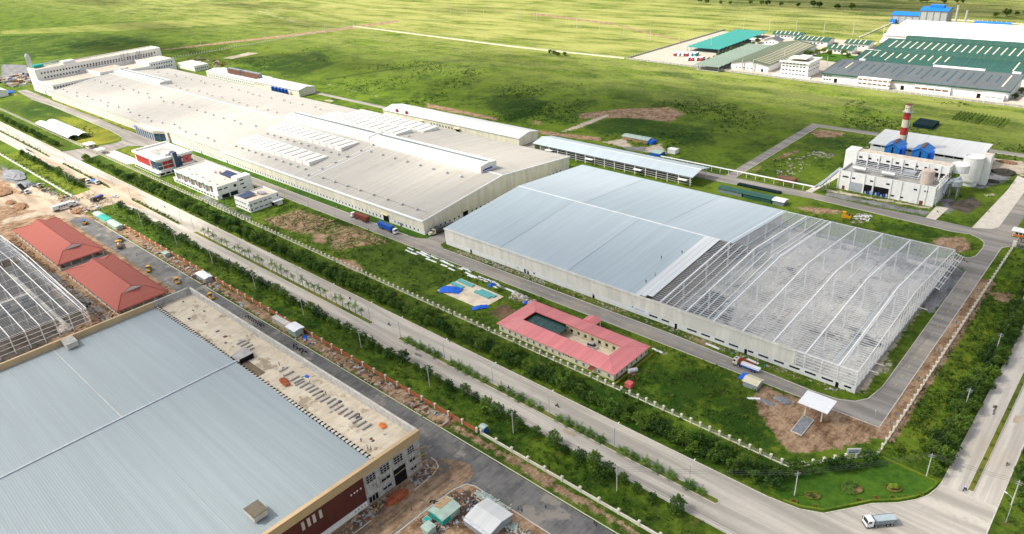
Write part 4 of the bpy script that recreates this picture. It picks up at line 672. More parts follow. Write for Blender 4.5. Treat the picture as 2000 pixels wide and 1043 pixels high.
el = thing('edge_annex', 'white gabled building cut off by the left edge beside the side road', 'building', (-1010, 200, 0)); hall(el, -1030, -985, 188, 208, 6, 9, M['white'], M['whroof'], over=.5); windows(el, [(-984.95, 192, 2), (-984.95, 199, 3.6)], 2.4, 1.4, R90)

# ---- pink-roofed courtyard house
M['pinkroof'] = sheet('rose_roof_sheet', (.58, .19, .195), 0, 1.0, .22, .12, .6, stain=.35, stain_c=(.62, .38, .36))
ph = thing('courtyard_building', 'single storey cream courtyard building with rose pink roof beside the grass field', 'building', (-189.5, 183.5, 0))
ox0, ox1, oy0, oy1, ix0, ix1, iy0, iy1, ze, zi = -190.3, -129.0, 182.8, 207.4, -182.3, -137.2, 190.9, 199.3, 3.55, 3.55
rx0, rx1, ry0, ry1, zr = -186.3, -133.1, 186.9, 203.3, 5.1
def quad(pts, th=.12): return MB().prism(pts, (0, 0, th))
zi = 4.5
for q in ([(ox0, oy0, ze), (ox1, oy0, ze), (ix1, iy0, zi), (ix0, iy0, zi)], [(ox1, oy0, ze), (ox1, oy1, ze), (ix1, iy1, zi), (ix1, iy0, zi)], [(ox1, oy1, ze), (ox0, oy1, ze), (ix0, iy1, zi), (ix1, iy1, zi)], [(ox0, oy1, ze), (ox0, oy0, ze), (ix0, iy0, zi), (ix0, iy1, zi)]): P(ph, 'roof_slope', quad(q), M['pinkroof'])
for a_, b_ in (((ox0, oy0), (ix0, iy0)), ((ox1, oy0), (ix1, iy0)), ((ox1, oy1), (ix1, iy1)), ((ox0, oy1), (ix0, iy1))): P(ph, 'hip_cap', MB().bar((*a_, ze + .14), (*b_, zi + .14), .3, .08), M['pinkroof'])
for a_, b_ in (((ix0, iy0), (ix1, iy0)), ((ix1, iy0), (ix1, iy1)), ((ix1, iy1), (ix0, iy1)), ((ix0, iy1), (ix0, iy0))): P(ph, 'court_fascia', MB().bar((*a_, zi - .1), (*b_, zi - .1), .15, .4), M['pinkred'])
P(ph, 'wall', MB().box(-189.6, -129.8, 183.6, 183.9, 0, 3.5), M['cream_flat']); P(ph, 'wall', MB().box(-130.1, -129.8, 183.9, 206.6, 0, 3.5), M['cream_flat']); P(ph, 'wall', MB().box(-189.6, -130.1, 206.6, 206.9, 0, 3.5), M['cream_flat']); P(ph, 'wall', MB().box(-189.6, -189.3, 183.9, 206.6, 0, 3.5), M['cream_flat'])
P(ph, 'inner_wall', MB().box(-166, -138, 200.2, 200.5, 0, 4.3), M['cream_flat']); P(ph, 'inner_wall', MB().box(-138, -137.7, 190, 200.2, 0, 4.3), M['cream_flat']); P(ph, 'inner_wall', MB().box(-182, -138, 189.6, 189.9, 0, 3.5), M['cream_flat'])
P(ph, 'court_floor', MB().box(-182, -138, 190, 200, .02, .1), M['pale_slab'])
windows(ph, [(-187.5, 183.55, 1), (-183.2, 183.55, 1), (-180, 183.55, 1), (-176.6, 183.55, 1), (-173.2, 183.55, 1), (-169.8, 183.55, 1), (-166.4, 183.55, 1), (-163, 183.55, 1), (-159.6, 183.55, 1), (-156.2, 183.55, 1), (-147.6, 183.55, 1), (-144, 183.55, 1), (-136.4, 183.55, 1), (-132, 183.55, 1)], 1.0, 1.5, frame=M['white_clean']); windows(ph, [(-129.75, 185.5 + i * 3.3, 1) for i in range(7)], 1.0, 1.5, R90, frame=M['white_clean'])
windows(ph, [(-154 + i * 1.2, 183.55, 2.1) for i in range(4)], .6, .5); windows(ph, [(-163 + i * 3.6, 200.15, 1) for i in range(7)], 1.2, 1.3)
for i in range(8): P(ph, 'arcade_post', MB().box(-165.2 + i * 3.8, -164.9 + i * 3.8, 199.4, 199.6, 0, 4.3), M['cream_flat'])
P(ph, 'doorway_awning', MB().prism([(-140.6, 181.4, 2.2), (-138.4, 181.4, 2.2), (-138.4, 183.6, 3.0), (-140.6, 183.6, 3.0)], (0, 0, .12)), M['brownred'])
P(ph, 'porch_roof', MB().prism([(-163, 207.2, 3.5), (-159.5, 207.2, 4.6), (-156, 207.2, 3.5)], (0, 4.8, 0)), M['pinkroof'])
for x in (-162.6, -156.5): P(ph, 'porch_post', MB().box(x - .2, x + .2, 211, 211.5, 0, 3.5), M['cream_flat'])
for i in range(4):
    for j in range(2): P(ph, 'shade_panel', MB().box(-182.2 + i * 4.6, -177.75 + i * 4.6, 190.9 + j * 4.25, 195.05 + j * 4.25, 3.35, 3.45), M['shadegreen'] if 'shadegreen' in M else M.setdefault('shadegreen', plain('green_shade_sheet', (.015, .06, .055), .3, .5, var=.35, scale=.8)))
tag(obj('hedge', MB().box(-128.4, -127.6, 182, 207.5, 0, .8), M['lawn_y']), 'clipped yellow green hedge along the right end of the pink roofed building', 'hedge')

# ---- near warehouse, bottom left
M['tan'] = plain('tan_parapet_paint', (.52, .375, .215), .75, var=.07, scale=.3, stain=.15); M['maroon'] = vert_sheet('maroon_cladding', (.105, .028, .022), 1.0, .25); M['rawwall'] = plain('raw_rendered_wall', (.47, .46, .44), .95, var=.2, scale=.6, stain=.55, stain_c=(.22, .21, .2)); M['site_conc'] = mud_mat('stained_deck_concrete', (.50, .43, .33), (.62, .55, .43), (.33, .27, .19), .14)
nw = thing('near_warehouse', 'big unfinished warehouse with zinc roof, tan parapet and maroon front wall, bottom left', 'warehouse', (-313, -60, 0))
RXm = -239.5; 
def nz(x): return 13.9 - abs(x - RXm) * .018
for (xa, xb) in ((-312.2, RXm), (RXm, -152.6)):
    for ya, yb in ((-60, 10), (10, 48), (48, 90.4)): P(nw, 'roof_slope', MB().prism([(xa, ya, nz(xa)), (xb, ya, nz(xb)), (xb, ya, nz(xb) - .2), (xa, ya, nz(xa) - .2)], (0, yb - ya - .03, 0)), M['near_roof'])
P(nw, 'ridge_gutter', MB().bar((RXm, -60, 14.05), (RXm, 91, 14.05), .8, .35), M['galv']); P(nw, 'expansion_strip', MB().bar((-312, 47.99, nz(-312) + .05), (RXm - .5, 47.99, nz(RXm) + .05), .25, .08), M['lt_conc'])
P(nw, 'parapet', MB().box(-313.2, -312.2, -60, 90, 9, 15.2), M['tan']); P(nw, 'parapet', MB().box(-313.2, -312.2, 90, 97, 9, 15.2), M['grey_conc']); P(nw, 'parapet', MB().box(-313.2, -312.2, 97, 107.3, 9, 15.2), M['rawwall'])
for i in range(34): P(nw, 'parapet_panel', MB().box(-312.2 + i * 4.69, -312.2 + i * 4.69 + 4.6, 106.8, 107.3, 9.5, 15.0), M['rawwall'])
P(nw, 'parapet_coping', MB().box(-313.3, -152, 106.7, 107.5, 15.0, 15.2), M['lt_conc'])
P(nw, 'deck_slab', MB().box(-312.2, -152.6, 90.6, 106.8, 11.6, 12.1), M['site_conc']); P(nw, 'edge_beam', MB().box(-312.2, -152.6, 90.4, 91.0, 11.6, 13.2), M['lt_conc'])
for i in range(80): P(nw, 'roof_bracket', MB().box(-311 + i * 2.0, -310.6 + i * 2.0, 90.0, 91.5, 13.0, 13.35), M['dark'])
P(nw, 'parapet', MB().box(-152.6, -151.6, -60, 107.3, 12.1, 15.2), M['tan']); P(nw, 'parapet_coping', MB().box(-152.8, -151.4, -60, 107.4, 15.2, 15.35), M['tan'])
P(nw, 'front_cladding', MB().box(-152.4, -151.8, -60, 84.5, 2.6, 12.1), M['maroon']); P(nw, 'plinth_wall', MB().box(-152.9, -152.1, -60, 84.5, 0, 2.6), M['white']); P(nw, 'front_wall', MB().box(-152.7, -152.1, 84.5, 107.2, 0, 12.1), M['rawwall'])
P(nw, 'side_wall', MB().box(-313, -152.7, 106.6, 107.1, 0, 9.5), M['rawwall']); P(nw, 'back_wall', MB().box(-313.1, -312.4, -60, 106.6, 0, 9), M['grey_conc'])
def grid_window(y, z, w, h, nx, nz_):
    o = at(nw, 'window_opening', win_mesh(w, h, .2, 'dk'), M['dark'], -152.05, y, z, R90)
    m = MB()
    for i in range(nx + 1): xx = -w / 2 + w * i / nx; m.box(xx - .08, xx + .08, -.2, -.1, 0, h)
    for j in range(nz_ + 1): zz = h * j / nz_; m.box(-w / 2, w / 2, -.22, -.11, zz - .07, zz + .07)
    obj('frame', m, M['rawwall'], o)
for y in (87.3, 92.7, 98.1): grid_window(y, 8.2, 3.6, 2.8, 3, 3)
grid_window(103.3, 8.4, 2.6, 2.6, 3, 3)
for y, w in ((92.5, 3.6), (103.4, 2.6)): grid_window(y, 5.0, w, 1.3, 2, 1); grid_window(y, 1.6, w, 1.1, 2, 1)
grid_window(87, .4, 3.6, 2.6, 3, 1); at(nw, 'doorway', win_mesh(4.6, 6.2, .3, 'dk'), M['dark'], -152.0, 98, 0, R90); P(nw, 'door_scaffold', MB().bar((-151.6, 95.6, 4.6), (-151.6, 100.4, 4.9), .2, .2), M['wood'])
windows(nw, [(-151.75, y, 8.0) for y in (63.0, 64.9, 66.7, 68.9)], .95, 3.0, R90, M['lt_conc']); windows(nw, [(-151.75, y, 8.3) for y in (79.6, 80.8, 81.8, 83.1)], .5, .5, R90, M['white']); windows(nw, [(-152.05, y, 1.0) for y in (80, 81.2, 82.4, 83.6)], .5, .5, R90, M['grey_conc'])
for x, y, L in ((-308.6, 54, 6.4), (-162.6, 55.5, 5.2)):
    v = P(nw, 'roof_housing', MB().box(x - L / 2, x + L / 2, y - 2.1, y + 2.1, 13, 15.0), M['lt_conc']); obj('housing_top', MB().box(x - L / 2 - .2, x + L / 2 + .2, y - 2.3, y + 2.3, 15.0, 15.25), M['louver'] if x > -200 else M['grey_conc'], v)
P(nw, 'stair_head', MB().prism([(-246, 91.6, 12.1), (-246, 98, 12.1), (-246, 98, 14.2), (-246, 91.6, 13.2)], (6.5, 0, 0)), M['grey_conc']); P(nw, 'stair_opening', MB().box(-239.4, -238.9, 92, 97.6, 12.1, 14), M['dark']); P(nw, 'deck_opening', MB().box(-244, -226, 92, 95, 12.12, 12.2), M['mudd'] if 'mudd' in M else M.setdefault('mudd', plain('wet_stain', (.16, .12, .08), .9, var=.3)))
rb = random.Random(5); bm_ = MB().box(-1.9, 1.9, -.28, .28, 0, .55).me('starter_beam')
for x in [-253.3, -250.6, -247.8, -245.2] + [-222, -218] + [-213.5, -210.9, -209.4, -206.9, -204, -201.6, -199, -196.4, -193.8, -191, -188.4, -185.8, -183, -180.4, -178, -175, -172.4, -169.6]: at(nw, 'starter_beam', bm_, M['grey_conc'], x, 99.8 + rb.uniform(-.5, .5), 12.1, R90 + rb.uniform(-.05, .05))
for i in range(26):
    x, y = rb.uniform(-308, -156), rb.uniform(92.5, 105); tag_ = P(nw, 'deck_debris', MB().blob((x, y, 12.1), (rb.uniform(.3, 1.2), rb.uniform(.3, .9), rb.uniform(.12, .4)), i, 6, 2), rb.choice([M['wood'], M['grey_conc'], M['chrome'], M['rust'], M['cloth_d']]))
P(nw, 'brick_pile', MB().blob((-214.5, 96.2, 12.1), (3.4, 1.6, .7), 4, 9, 3), M['redsoil']); P(nw, 'brick_pile', MB().blob((-166, 103.4, 12.1), (1.8, 1.2, .8), 4, 9, 3), M['orange']); P(nw, 'blue_tarp', MB().blob((-211, 103.5, 12.1), (1.3, .9, .6), 8, 7, 3), M['tarp'])
P(nw, 'scaffold', MB().bar((-151.4, 106.6, 0), (-151.4, 106.6, 12), .12), M['wood']); P(nw, 'scaffold', MB().bar((-150.4, 107.6, 0), (-150.4, 107.6, 12), .12), M['wood'])
for z in (3, 6, 9): P(nw, 'scaffold', MB().bar((-151.4, 104, z), (-150.3, 108.4, z), .5, .08), M['wood'])
for i in range(16): P(nw, 'scaffold', MB().bar((-151.9, 85 + i * 1.3, 5.2 + rb.uniform(-1, 1)), (-151.8, 85 + i * 1.3 + rb.uniform(-.2, .2), 8.2), .06), M['louver'])

# ---- two red tiled halls under construction
M['tile'] = sheet('red_clay_tiles', (.335, .10, .078), 0, .8, .12, .05, .8, .2)
def tile_house(nm, label, x0, x1):
    y0, y1, ym, ze, zr = 82.0, 106.4, 94.4, 3.9, 9.2; r = thing(nm, label, 'hall', (x0, y0, 0)); g = 11.0; zg = 6.9; yg0, yg1 = ym - (zr - zg) / (zr - ze) * (ym - y0), ym + (zr - zg) / (zr - ze) * (ym - y0)
    for s in (0, 1):
        e, a, b = ((y0, yg0, ym) if s == 0 else (y1, yg1, ym))
        P(r, 'roof_slope', MB().prism([(x0, e, ze), (x1, e, ze), (x1 - g, a, zg), (x1 - g + .5, b, zr), (x0 + g - .5, b, zr), (x0 + g, a, zg)], (0, 0, .22)), M['tile'])
    for s, (xe, xg, d) in enumerate(((x1, x1 - g, 1), (x0, x0 + g, -1))):
        P(r, 'hip_slope', MB().prism([(xe, y0, ze), (xe, y1, ze), (xg, yg1, zg), (xg, yg0, zg)], (0, 0, .22)), M['tile']); P(r, 'gablet', MB().prism([(xg + .02 * d, yg0 + .6, zg + .25), (xg + .02 * d, yg1 - .6, zg + .25), (xg + .25 * d, ym, zr - .1)], (.2 * d, 0, 0)), M['white_clean'])
    P(r, 'ridge_tiles', MB().bar((x0 + g - .5, ym, zr + .2), (x1 - g + .5, ym, zr + .2), .5, .22), M['brownred'])
    for a, b in (((x0, y0, ze), (x1, y0, ze)), ((x1, y0, ze), (x1, y1, ze)), ((x0, y1, ze), (x1, y1, ze))): P(r, 'eave_line', MB().bar((a[0], a[1] + (1.0 if a[1] < 90 and b[1] < 90 else 0), a[2] + .55), (b[0], b[1] + (1.0 if a[1] < 90 and b[1] < 90 else 0), b[2] + .55), .18, .14), M['brownred'])
    for (cx, cy, gy) in ((x1, y0, yg0), (x1, y1, yg1), (x0, y0, yg0), (x0, y1, yg1)): P(r, 'hip_tiles', MB().bar((cx, cy, ze + .22), (x1 - g if cx == x1 else x0 + g, gy, zg + .22), .4, .18), M['brownred'])
    n = int((x1 - x0) / 6)
    for i in range(n + 1):
        x = x0 + 1.2 + (x1 - x0 - 2.4) * i / n
        for y in (y0 + 1, y1 - 1): P(r, 'column', MB().box(x - .25, x + .25, y - .25, y + .25, 0, 4), M['lt_conc'])
    for i in range(5): P(r, 'column', MB().box(x1 - 1.5, x1 - 1, y0 + 1 + i * 5.6 - .25, y0 + 1 + i * 5.6 + .25, 0, 4), M['lt_conc'])
    P(r, 'dwarf_wall', MB().box(x1 - 1.4, x1 - 1.15, y0 + 1, y1 - 1, 0, 1.1), M['lt_conc']); P(r, 'dwarf_wall', MB().box(x0 + 1, x1 - 1.5, y0 + .9, y0 + 1.15, 0, 1.1), M['lt_conc']); P(r, 'inner_wall', MB().box(x0 + 3, x1 - 4, y0 + 4, y1 - 4, 0, 3.8), M['grey_conc'])
    return r
tile_house('tiled_hall', 'red tiled hall nearer the haul track, second from the near warehouse', -503, -421.5); tile_house('tiled_hall', 'red tiled hall standing right behind the zinc roofed near warehouse', -412, -340)

# ---- bare steel skeleton, left edge
sk = thing('steel_skeleton', 'bare white steel building skeleton at the left edge below the red tiled halls', 'steel frame', (-500, 10, 0))
def kz(x): return 9.0 + .045 * min(0, -347 - x) * -1 if x > -430 else 9.0 + .045 * 83 - .045 * (-430 - x)
yl = [71.6, 69.8, 64.2, 58.2, 52.2, 46.2, 40.2, 34.2, 28.2, 22.2]
for y in yl:
    for xa, xb in ((-500, -430), (-430, -346)): P(sk, 'rafter', MB().bar((xa, y, kz(xa)), (xb, y, kz(xb)), .3, .5), M['steel_w'])
    for x in (-347, -372, -400, -430, -460): P(sk, 'column', MB().box(x - .2, x + .2, y - .2, y + .2, 0, kz(x)), M['steel_w'])
for i in range(100):
    x = -346.5 - i * 1.53; P(sk, 'purlin', MB().box(x - .08, x + .08, 20, 70.5, kz(x) + .2, kz(x) + .4), M['galv'] if i % 7 else M['steel_w'])
for z in (2.2, 4.4, 6.6, 8.6): P(sk, 'girt', MB().box(-346.3, -346.1, 20, 72, z, z + .22), M['steel_w']); P(sk, 'girt', MB().box(-480, -346.2, 71.8, 72, z, z + .2), M['steel_w'])
P(sk, 'mezzanine_wall', MB().box(-397, -394, 22, 61, 0, 5.4), M['lt_conc']); windows(sk, [(-393.9, 26 + i * 8, 2) for i in range(5)], 3, 2, R90, M['dark']); P(sk, 'steel_stack', MB().box(-440, -352, 62.5, 64, 0, 1.2), M['lt_conc']); P(sk, 'steel_stack', MB().blob((-352, 62, 0), (5, 3, 2), 3, 10, 3), M['rubble'])

# ------------------------------------------------------------------ power plant
pp = thing('boiler_house', 'white stepped boiler house with open machine terrace and small windows beside the striped chimney', 'power plant', (-137, 421, 0))
P(pp, 'lower_wall', MB().box(-137, -85.5, 421, 421.5, 0, 11.3), M['white']); P(pp, 'lower_wall', MB().box(-137, -136.5, 421.5, 439, 0, 11.3), M['white']); P(pp, 'lower_wall', MB().box(-86, -85.5, 421.5, 439, 0, 11.3), M['white']); P(pp, 'terrace', MB().box(-136.5, -86, 421.5, 447, 9.6, 10), M['grey_conc'])
P(pp, 'upper_band', MB().box(-141, -84.5, 439, 448, 13.4, 17.4), M['white']); P(pp, 'flat_roof', MB().box(-140.4, -85.2, 439.6, 447.4, 17.4, 17.55), M['roof_tan']); P(pp, 'roof_parapet', MB().box(-141, -84.5, 439, 439.5, 17.4, 18.1), M['white'])
P(pp, 'end_wall', MB().box(-141, -134.5, 438.6, 448, 0, 18.2), M['white']); P(pp, 'back_wall', MB().box(-134.5, -85, 447.4, 448, 0, 13.4), M['dark'])
for x in (-134.5, -128, -121.6, -115, -108.6, -102, -95.4, -89): P(pp, 'pilaster', MB().box(x - .35, x + .35, 438.5, 439.2, 10, 17.9), M['white'])
for x in (-137, -130.6, -122.5, -117.4, -108, -102.6, -93.6, -89.8, -85.6): P(pp, 'pilaster', MB().box(x - .3, x + .3, 420.6, 421, 0, 11.5), M['white'])
windows(pp, [(-132 + i * 5.1, 438.95, 14.6) for i in range(9)], 1.9, 1.1); windows(pp, [(-134, 420.95, 7.6), (-132.4, 420.95, 7.6), (-128.6, 420.95, 7.6), (-118.6, 420.95, 7.8), (-109.8, 420.95, 7.8), (-95.4, 420.95, 7.6), (-90, 420.95, 7.7), (-106.4, 420.95, 1.6), (-101.6, 420.95, 1.6)], 1.8, .9)
windows(pp, [(-133.6, 420.9, .2)], 1.4, 2.2, mat=M['brownred'], name='door'); windows(pp, [(-91.4, 420.9, 0)], 1.8, 2.3, mat=M['brownred'], name='door'); windows(pp, [(-96.6, 420.9, 0)], 2.4, 3, mat=M['white_clean'], name='roller_door')
for x, w, mt in ((-126.8, 7, 'galv'), (-120.1, 4.4, 'dark'), (-112.8, 8, 'dark')): windows(pp, [(x, 420.85, .4)], w, 5.2, mat=M[mt], name='machine_bay')
for i in range(9): P(pp, 'pump', MB().box(-121.4 + i * 1.45, -120.5 + i * 1.45, 420.3, 420.8, .3, 1.5 + (i % 3) * .5), M['blue'] if i % 2 else M['galv'])
for x in (-128, -112): P(pp, 'steam_drum', MB().tube((x - 3.6, 427, 12.2), (x + 3.6, 427, 12.2), 1.3, n=14), M['silver'])
rp = random.Random(8)
for i in range(16): x = -133 + i * 2.9; P(pp, 'pipework', MB().tube((x, 434 + rp.uniform(-2, 3), 10), (x + rp.uniform(-2, 2), 434 + rp.uniform(-2, 3), rp.uniform(12, 14)), .22, n=6), M['galv'])
for i in range(5): P(pp, 'pipework', MB().tube((-134, 431 + i * 1.6, 11 + i * .5), (-92, 431 + i * 1.6, 11 + i * .5), .2, n=6), M['silver' if i % 2 else 'galv'])
P(pp, 'feed_hopper', MB().prism([(-105, 433, 10.4), (-101, 433, 10.4), (-99.6, 433, 13.2), (-106.4, 433, 13.2)], (0, 3.4, 0)), M['galv']); P(pp, 'stained_tank', MB().lathe([(3.3, 10), (3.3, 17.6), (2.9, 17.8), (.2, 17.9)], 20, (-92.4, 428.6)), plain('rust_streaked_tank', (.56, .47, .40), .7, var=.12, stain=.6, stain_c=(.33, .19, .11)))
for y in (424, 428, 432, 436, 440, 445): P(pp, 'frame_post', MB().box(-84.9, -84.5, y - .2, y + .2, 0, 16), M['white'])
for z in (5, 10, 14.5): P(pp, 'frame_beam', MB().box(-84.9, -84.45, 421, 447, z, z + .4), M['white'])
P(pp, 'round_gallery', MB().lathe([(4.6, 12.2), (4.6, 16.6), (4.2, 16.8), (.2, 16.9)], 20, (-81.8, 451)), M['white']); P(pp, 'flue_duct', MB().tube((-84, 437, 9), (-79.4, 444, 11.2), .9, n=10), M['galv']); P(pp, 'flue_duct', MB().tube((-84.2, 433, 4), (-84, 437, 9), .9, n=10), M['galv'])
M['bshed'] = plain('sky_blue_cladding', (.02, .17, .50), .5, var=.12)
bs_lab = ('blue gabled boiler shed behind the boiler house, left of the striped chimney', 'blue gabled boiler shed behind the boiler house, right of the striped chimney')
for lab, xa in zip(bs_lab, (-125, -109.6)):
    b = thing('boiler_shed', lab, 'shed', (xa, 458, 0), group='blue boiler sheds'); hall(b, xa, xa + 8.6, 458, 470, 17.6, 20.0, M['bshed'], M['bshed'], axis='y', over=.6); P(b, 'side_hood', MB().box(xa + 8.7, xa + 10.8, 459, 463, 13, 18.2), M['tarp']); P(b, 'gap_opening', MB().box(xa + 4, xa + 4.8, 457.8, 457.98, 12, 18), M['dark'])
    P(b, 'ridge_walk', MB().box(xa + 3.4, xa + 5.2, 459, 469, 20.1, 20.3), M['rust'])
ch = thing('striped_chimney', 'tall tapering red and white striped chimney stack behind the boiler house', 'chimney', (-121.6, 480, 0))
zt = 38.6; bands = [(38.6, 34.4, 'w'), (34.4, 29.6, 'r'), (29.6, 24.8, 'w'), (24.8, 20, 'r'), (20, 15.2, 'w'), (15.2, 10, 'r'), (10, 0, 'w')]
def cr(z): return 2.75 - .85 * z / zt
for a, b_, c in bands: obj('band', MB().lathe([(cr(b_), b_), (cr(a), a)], 20), M['red'] if c == 'r' else M['cream_flat'], ch)
obj('platform', MB().lathe([(2.0, 34.0), (3.0, 34.1), (3.0, 34.4), (2.0, 34.5)], 18), M['galv'], ch); obj('rim', MB().lathe([(1.9, 38.5), (2.05, 38.6), (2.05, 38.9), (1.2, 38.95)], 18), M['brownred'], ch)
for i in range(10): t = 2 * math.pi * i / 10; obj('rim_port', MB().tube((1.86 * math.cos(t), 1.86 * math.sin(t), 36.6), (2.02 * math.cos(t), 2.02 * math.sin(t), 36.6), .3, n=6), M['brownred'], ch)
obj('ladder', MB().bar((2.5, -1.6, 0), (1.75, -1.2, 38.5), .4, .1), M['galv_d'], ch)
wh = thing('fuel_store', 'low white fuel store with flat pale roof and dark slot openings behind the chimney', 'warehouse', (-141, 484, 0)); P(wh, 'wall', MB().box(-141, -80, 484.5, 485, 0, 9.8), M['white']); P(wh, 'wall', MB().box(-80.5, -80, 485, 513, 0, 9.8), M['white']); P(wh, 'wall', MB().box(-141, -140.5, 485, 513, 0, 9.8), M['white']); P(wh, 'wall', MB().box(-140.5, -80.5, 512.5, 513, 0, 9.8), M['white']); P(wh, 'roof_slope', MB().prism([(-142, 483.4, 9.9), (-142, 514, 11.4), (-142, 514, 11.6), (-142, 483.4, 10.1)], (63.2, 0, 0)), M['whroof'])
windows(wh, [(-137 + i * 5.2, 484.45, 8.3) for i in range(11)], 4.6, 1.0, mat=M['dark'], name='slot_opening')
for i in range(4): P(wh, 'end_post', MB().box(-79.8, -79.3, 490 + i * 6, 490.6 + i * 6, 0, 10), M['galv_d'])
windows(wh, [(-79.95, 493 + i * 6, 0) for i in range(3)], 4.6, 7.5, R90, M['dark'], 'bay_door')
so = thing('ash_silo', 'big round white silo with a square lift tower right of the boiler house', 'silo', (-79, 468, 0)); P(so, 'drum', MB().lathe([(4.9, 2.5), (5.1, 3.2), (5.1, 16.6), (5.3, 16.7), (5.3, 17.2), (4.7, 17.2), (4.7, 16.4), (.2, 16.3)], 26, (-79, 467)), M['white']); P(so, 'base', MB().lathe([(4.2, 0), (4.2, 2.5)], 18, (-79, 467)), M['white']); P(so, 'lift_tower', MB().box(-75.6, -71, 470, 476, 0, 17.6), M['white']); P(so, 'tower_cap', MB().box(-75.2, -71.4, 470.4, 475.6, 17.6, 17.75), M['roof_tan'])
hp = thing('ash_hopper', 'grey cone bottomed hopper tank standing on four legs beside the boiler house', 'hopper', (-80.6, 441.5, 0)); obj('drum', MB().lathe([(.5, 4.2), (3.3, 7.4), (3.3, 10.2), (3.0, 10.4), (.3, 10.7)], 18), M['galv'], hp)
for a in range(4): t = math.pi / 4 + a * R90; obj('leg', MB().box(2.7 * math.cos(t) - .2, 2.7 * math.cos(t) + .2, 2.7 * math.sin(t) - .2, 2.7 * math.sin(t) + .2, 0, 8), M['galv'], hp)
for nm, lab, x, y, r, mt in (('coal_heap', 'large dark grey heap of fuel on the gravel right of the silo', -67.5, 497, (6.5, 5, 2.6), 'coal'), ('coal_heap', 'small brown grey heap in front of the large fuel heap', -69.5, 478.5, (4, 2.6, 1.4), 'coal'), ('earth_heap', 'brown earth heap on the pale track right of the fuel store', -70, 518, (6, 2.6, 1.4), 'soilheap')): tag(obj(nm, MB().blob((0, 0, 0), r, 5, 14, 5, rough=.16), M[mt], loc=(x, y, 0)), lab, 'heap')
pr_ = thing('pipe_rack', 'white pipe carried on short posts along the road in front of the boiler house', 'pipe', (-208, 407.5, 0)); P(pr_, 'pipe', MB().tube((-250, 407.6, 3.4), (-145, 407.6, 3.4), .45, n=8), M['white_clean']); P(pr_, 'pipe', MB().tube((-145, 407.6, 3.4), (-139.5, 423, 8.5), .7, n=8), M['galv']); P(pr_, 'conveyor', MB().bar((-143, 408, 4.4), (-139, 428, 10), 1.6, 1.0), M['galv'])
for i in range(18): P(pr_, 'support', MB().bar((-248 + i * 6, 407.6, 0), (-248 + i * 6, 407.6, 3.2), .22), M['steel_w'])
for y in (412, 417, 422): P(pr_, 'support', MB().bar((-142, y, 0), (-142, y, 2 + (y - 405) * .35), .3), M['galv'])

# ------------------------------------------------------------------ industrial compound, upper right
M['g_roof'] = sheet('dark_green_roof_sheet', (.022, .085, .065), 0, 1.2, .1, .12); M['gg_roof'] = sheet('slate_roof_sheet', (.10, .115, .12), 0, 1.2, .1, .10); M['og_roof'] = sheet('olive_roof_sheet', (.10, .125, .075), 1, 1.2, .1, .1); M['sg_roof'] = sheet('grey_green_roof_sheet', (.19, .25, .20), 1, 1.2, .1, .08); M['t_roof'] = sheet('teal_roof_sheet', (.035, .25, .215), 1, 1.2, .08, .06)
M['sky_strip'] = plain('cream_skylight', (.62, .56, .42), .5, var=.08); M['sky_dk'] = plain('blue_green_skylight', (.03, .075, .10), .4, var=.15); M['blueroof'] = plain('bright_blue_roof', (.01, .17, .62), .45, var=.08); M['w_roof'] = sheet('white_roof_sheet', (.82, .82, .81), 0, 11.5, .12, .03); M['greywall'] = vert_sheet('grey_metal_cladding', (.36, .37, .39), 2.0, .2)
def mono(nm, lab, x0, x1, y0, y1, z0, z1, wm, rm, strips=(), edge=None, cat='factory hall'):
    r = thing(nm, lab, cat, (x0, y0, 0)); P(r, 'wall', MB().box(x0, x1, y0, y0 + .4, 0, z0), wm); P(r, 'wall', MB().box(x0, x1, y1 - .4, y1, 0, z1), wm)
    for x in (x0, x1 - .4): P(r, 'end_wall', MB().prism([(x, y0 + .4, 0), (x, y1 - .4, 0), (x, y1 - .4, z1), (x, y0 + .4, z0)], (.4, 0, 0)), wm)
    s = (z1 - z0) / (y1 - y0); f = lambda y: z0 + s * (y - y0)
    P(r, 'roof_slope', MB().prism([(x0 - 1, y0 - 1, f(y0 - 1)), (x0 - 1, y1 + .6, f(y1 + .6)), (x0 - 1, y1 + .6, f(y1 + .6) + .35), (x0 - 1, y0 - 1, f(y0 - 1) + .35)], (x1 - x0 + 2, 0, 0)), rm)
    if edge: P(r, 'fascia', MB().box(x0 - 1.1, x1 + 1.1, y0 - 1.3, y0 - 1, f(y0) - .7, f(y0) + .4), edge); P(r, 'verge_trim', MB().bar((x1 + 1, y0 - 1, f(y0 - 1) + .2), (x1 + 1, y1 + .6, f(y1 + .6) + .2), .5, .7), edge); P(r, 'verge_trim', MB().bar((x0 - 1, y0 - 1, f(y0 - 1) + .2), (x0 - 1, y1 + .6, f(y1 + .6) + .2), .5, .7), edge)
    for (x, a, b, mt) in strips: P(r, 'skylight', MB().bar((x, a, f(a) + .4), (x, b, f(b) + .4), 1.1, .12), M[mt])
    return r
s1 = [(-240 + i * 6.6, 680 if i % 3 == 2 else 690, 711 if i % 3 == 2 else 708, 'sky_strip' if i in (1, 20) else 'sky_dk') for i in range(21)]
c1 = mono('slate_roofed_hall', 'front hall of the compound with slate grey roof and white ground floor wall', -246, -101, 671, 716, 7.4, 11.2, M['white'], M['gg_roof'], s1, M['g_roof'])
windows(c1, [(-244 + i * 2.5, 670.9, 4.8) for i in range(3)] + [(-244 + i * 2.5, 670.9, 1.6) for i in range(3)], 1.5, 1.1); windows(c1, [(-234, 670.8, 0), (-178, 670.8, 0), (-121, 670.8, 0)], 2.6, 3.6, mat=M['dark'], name='door')
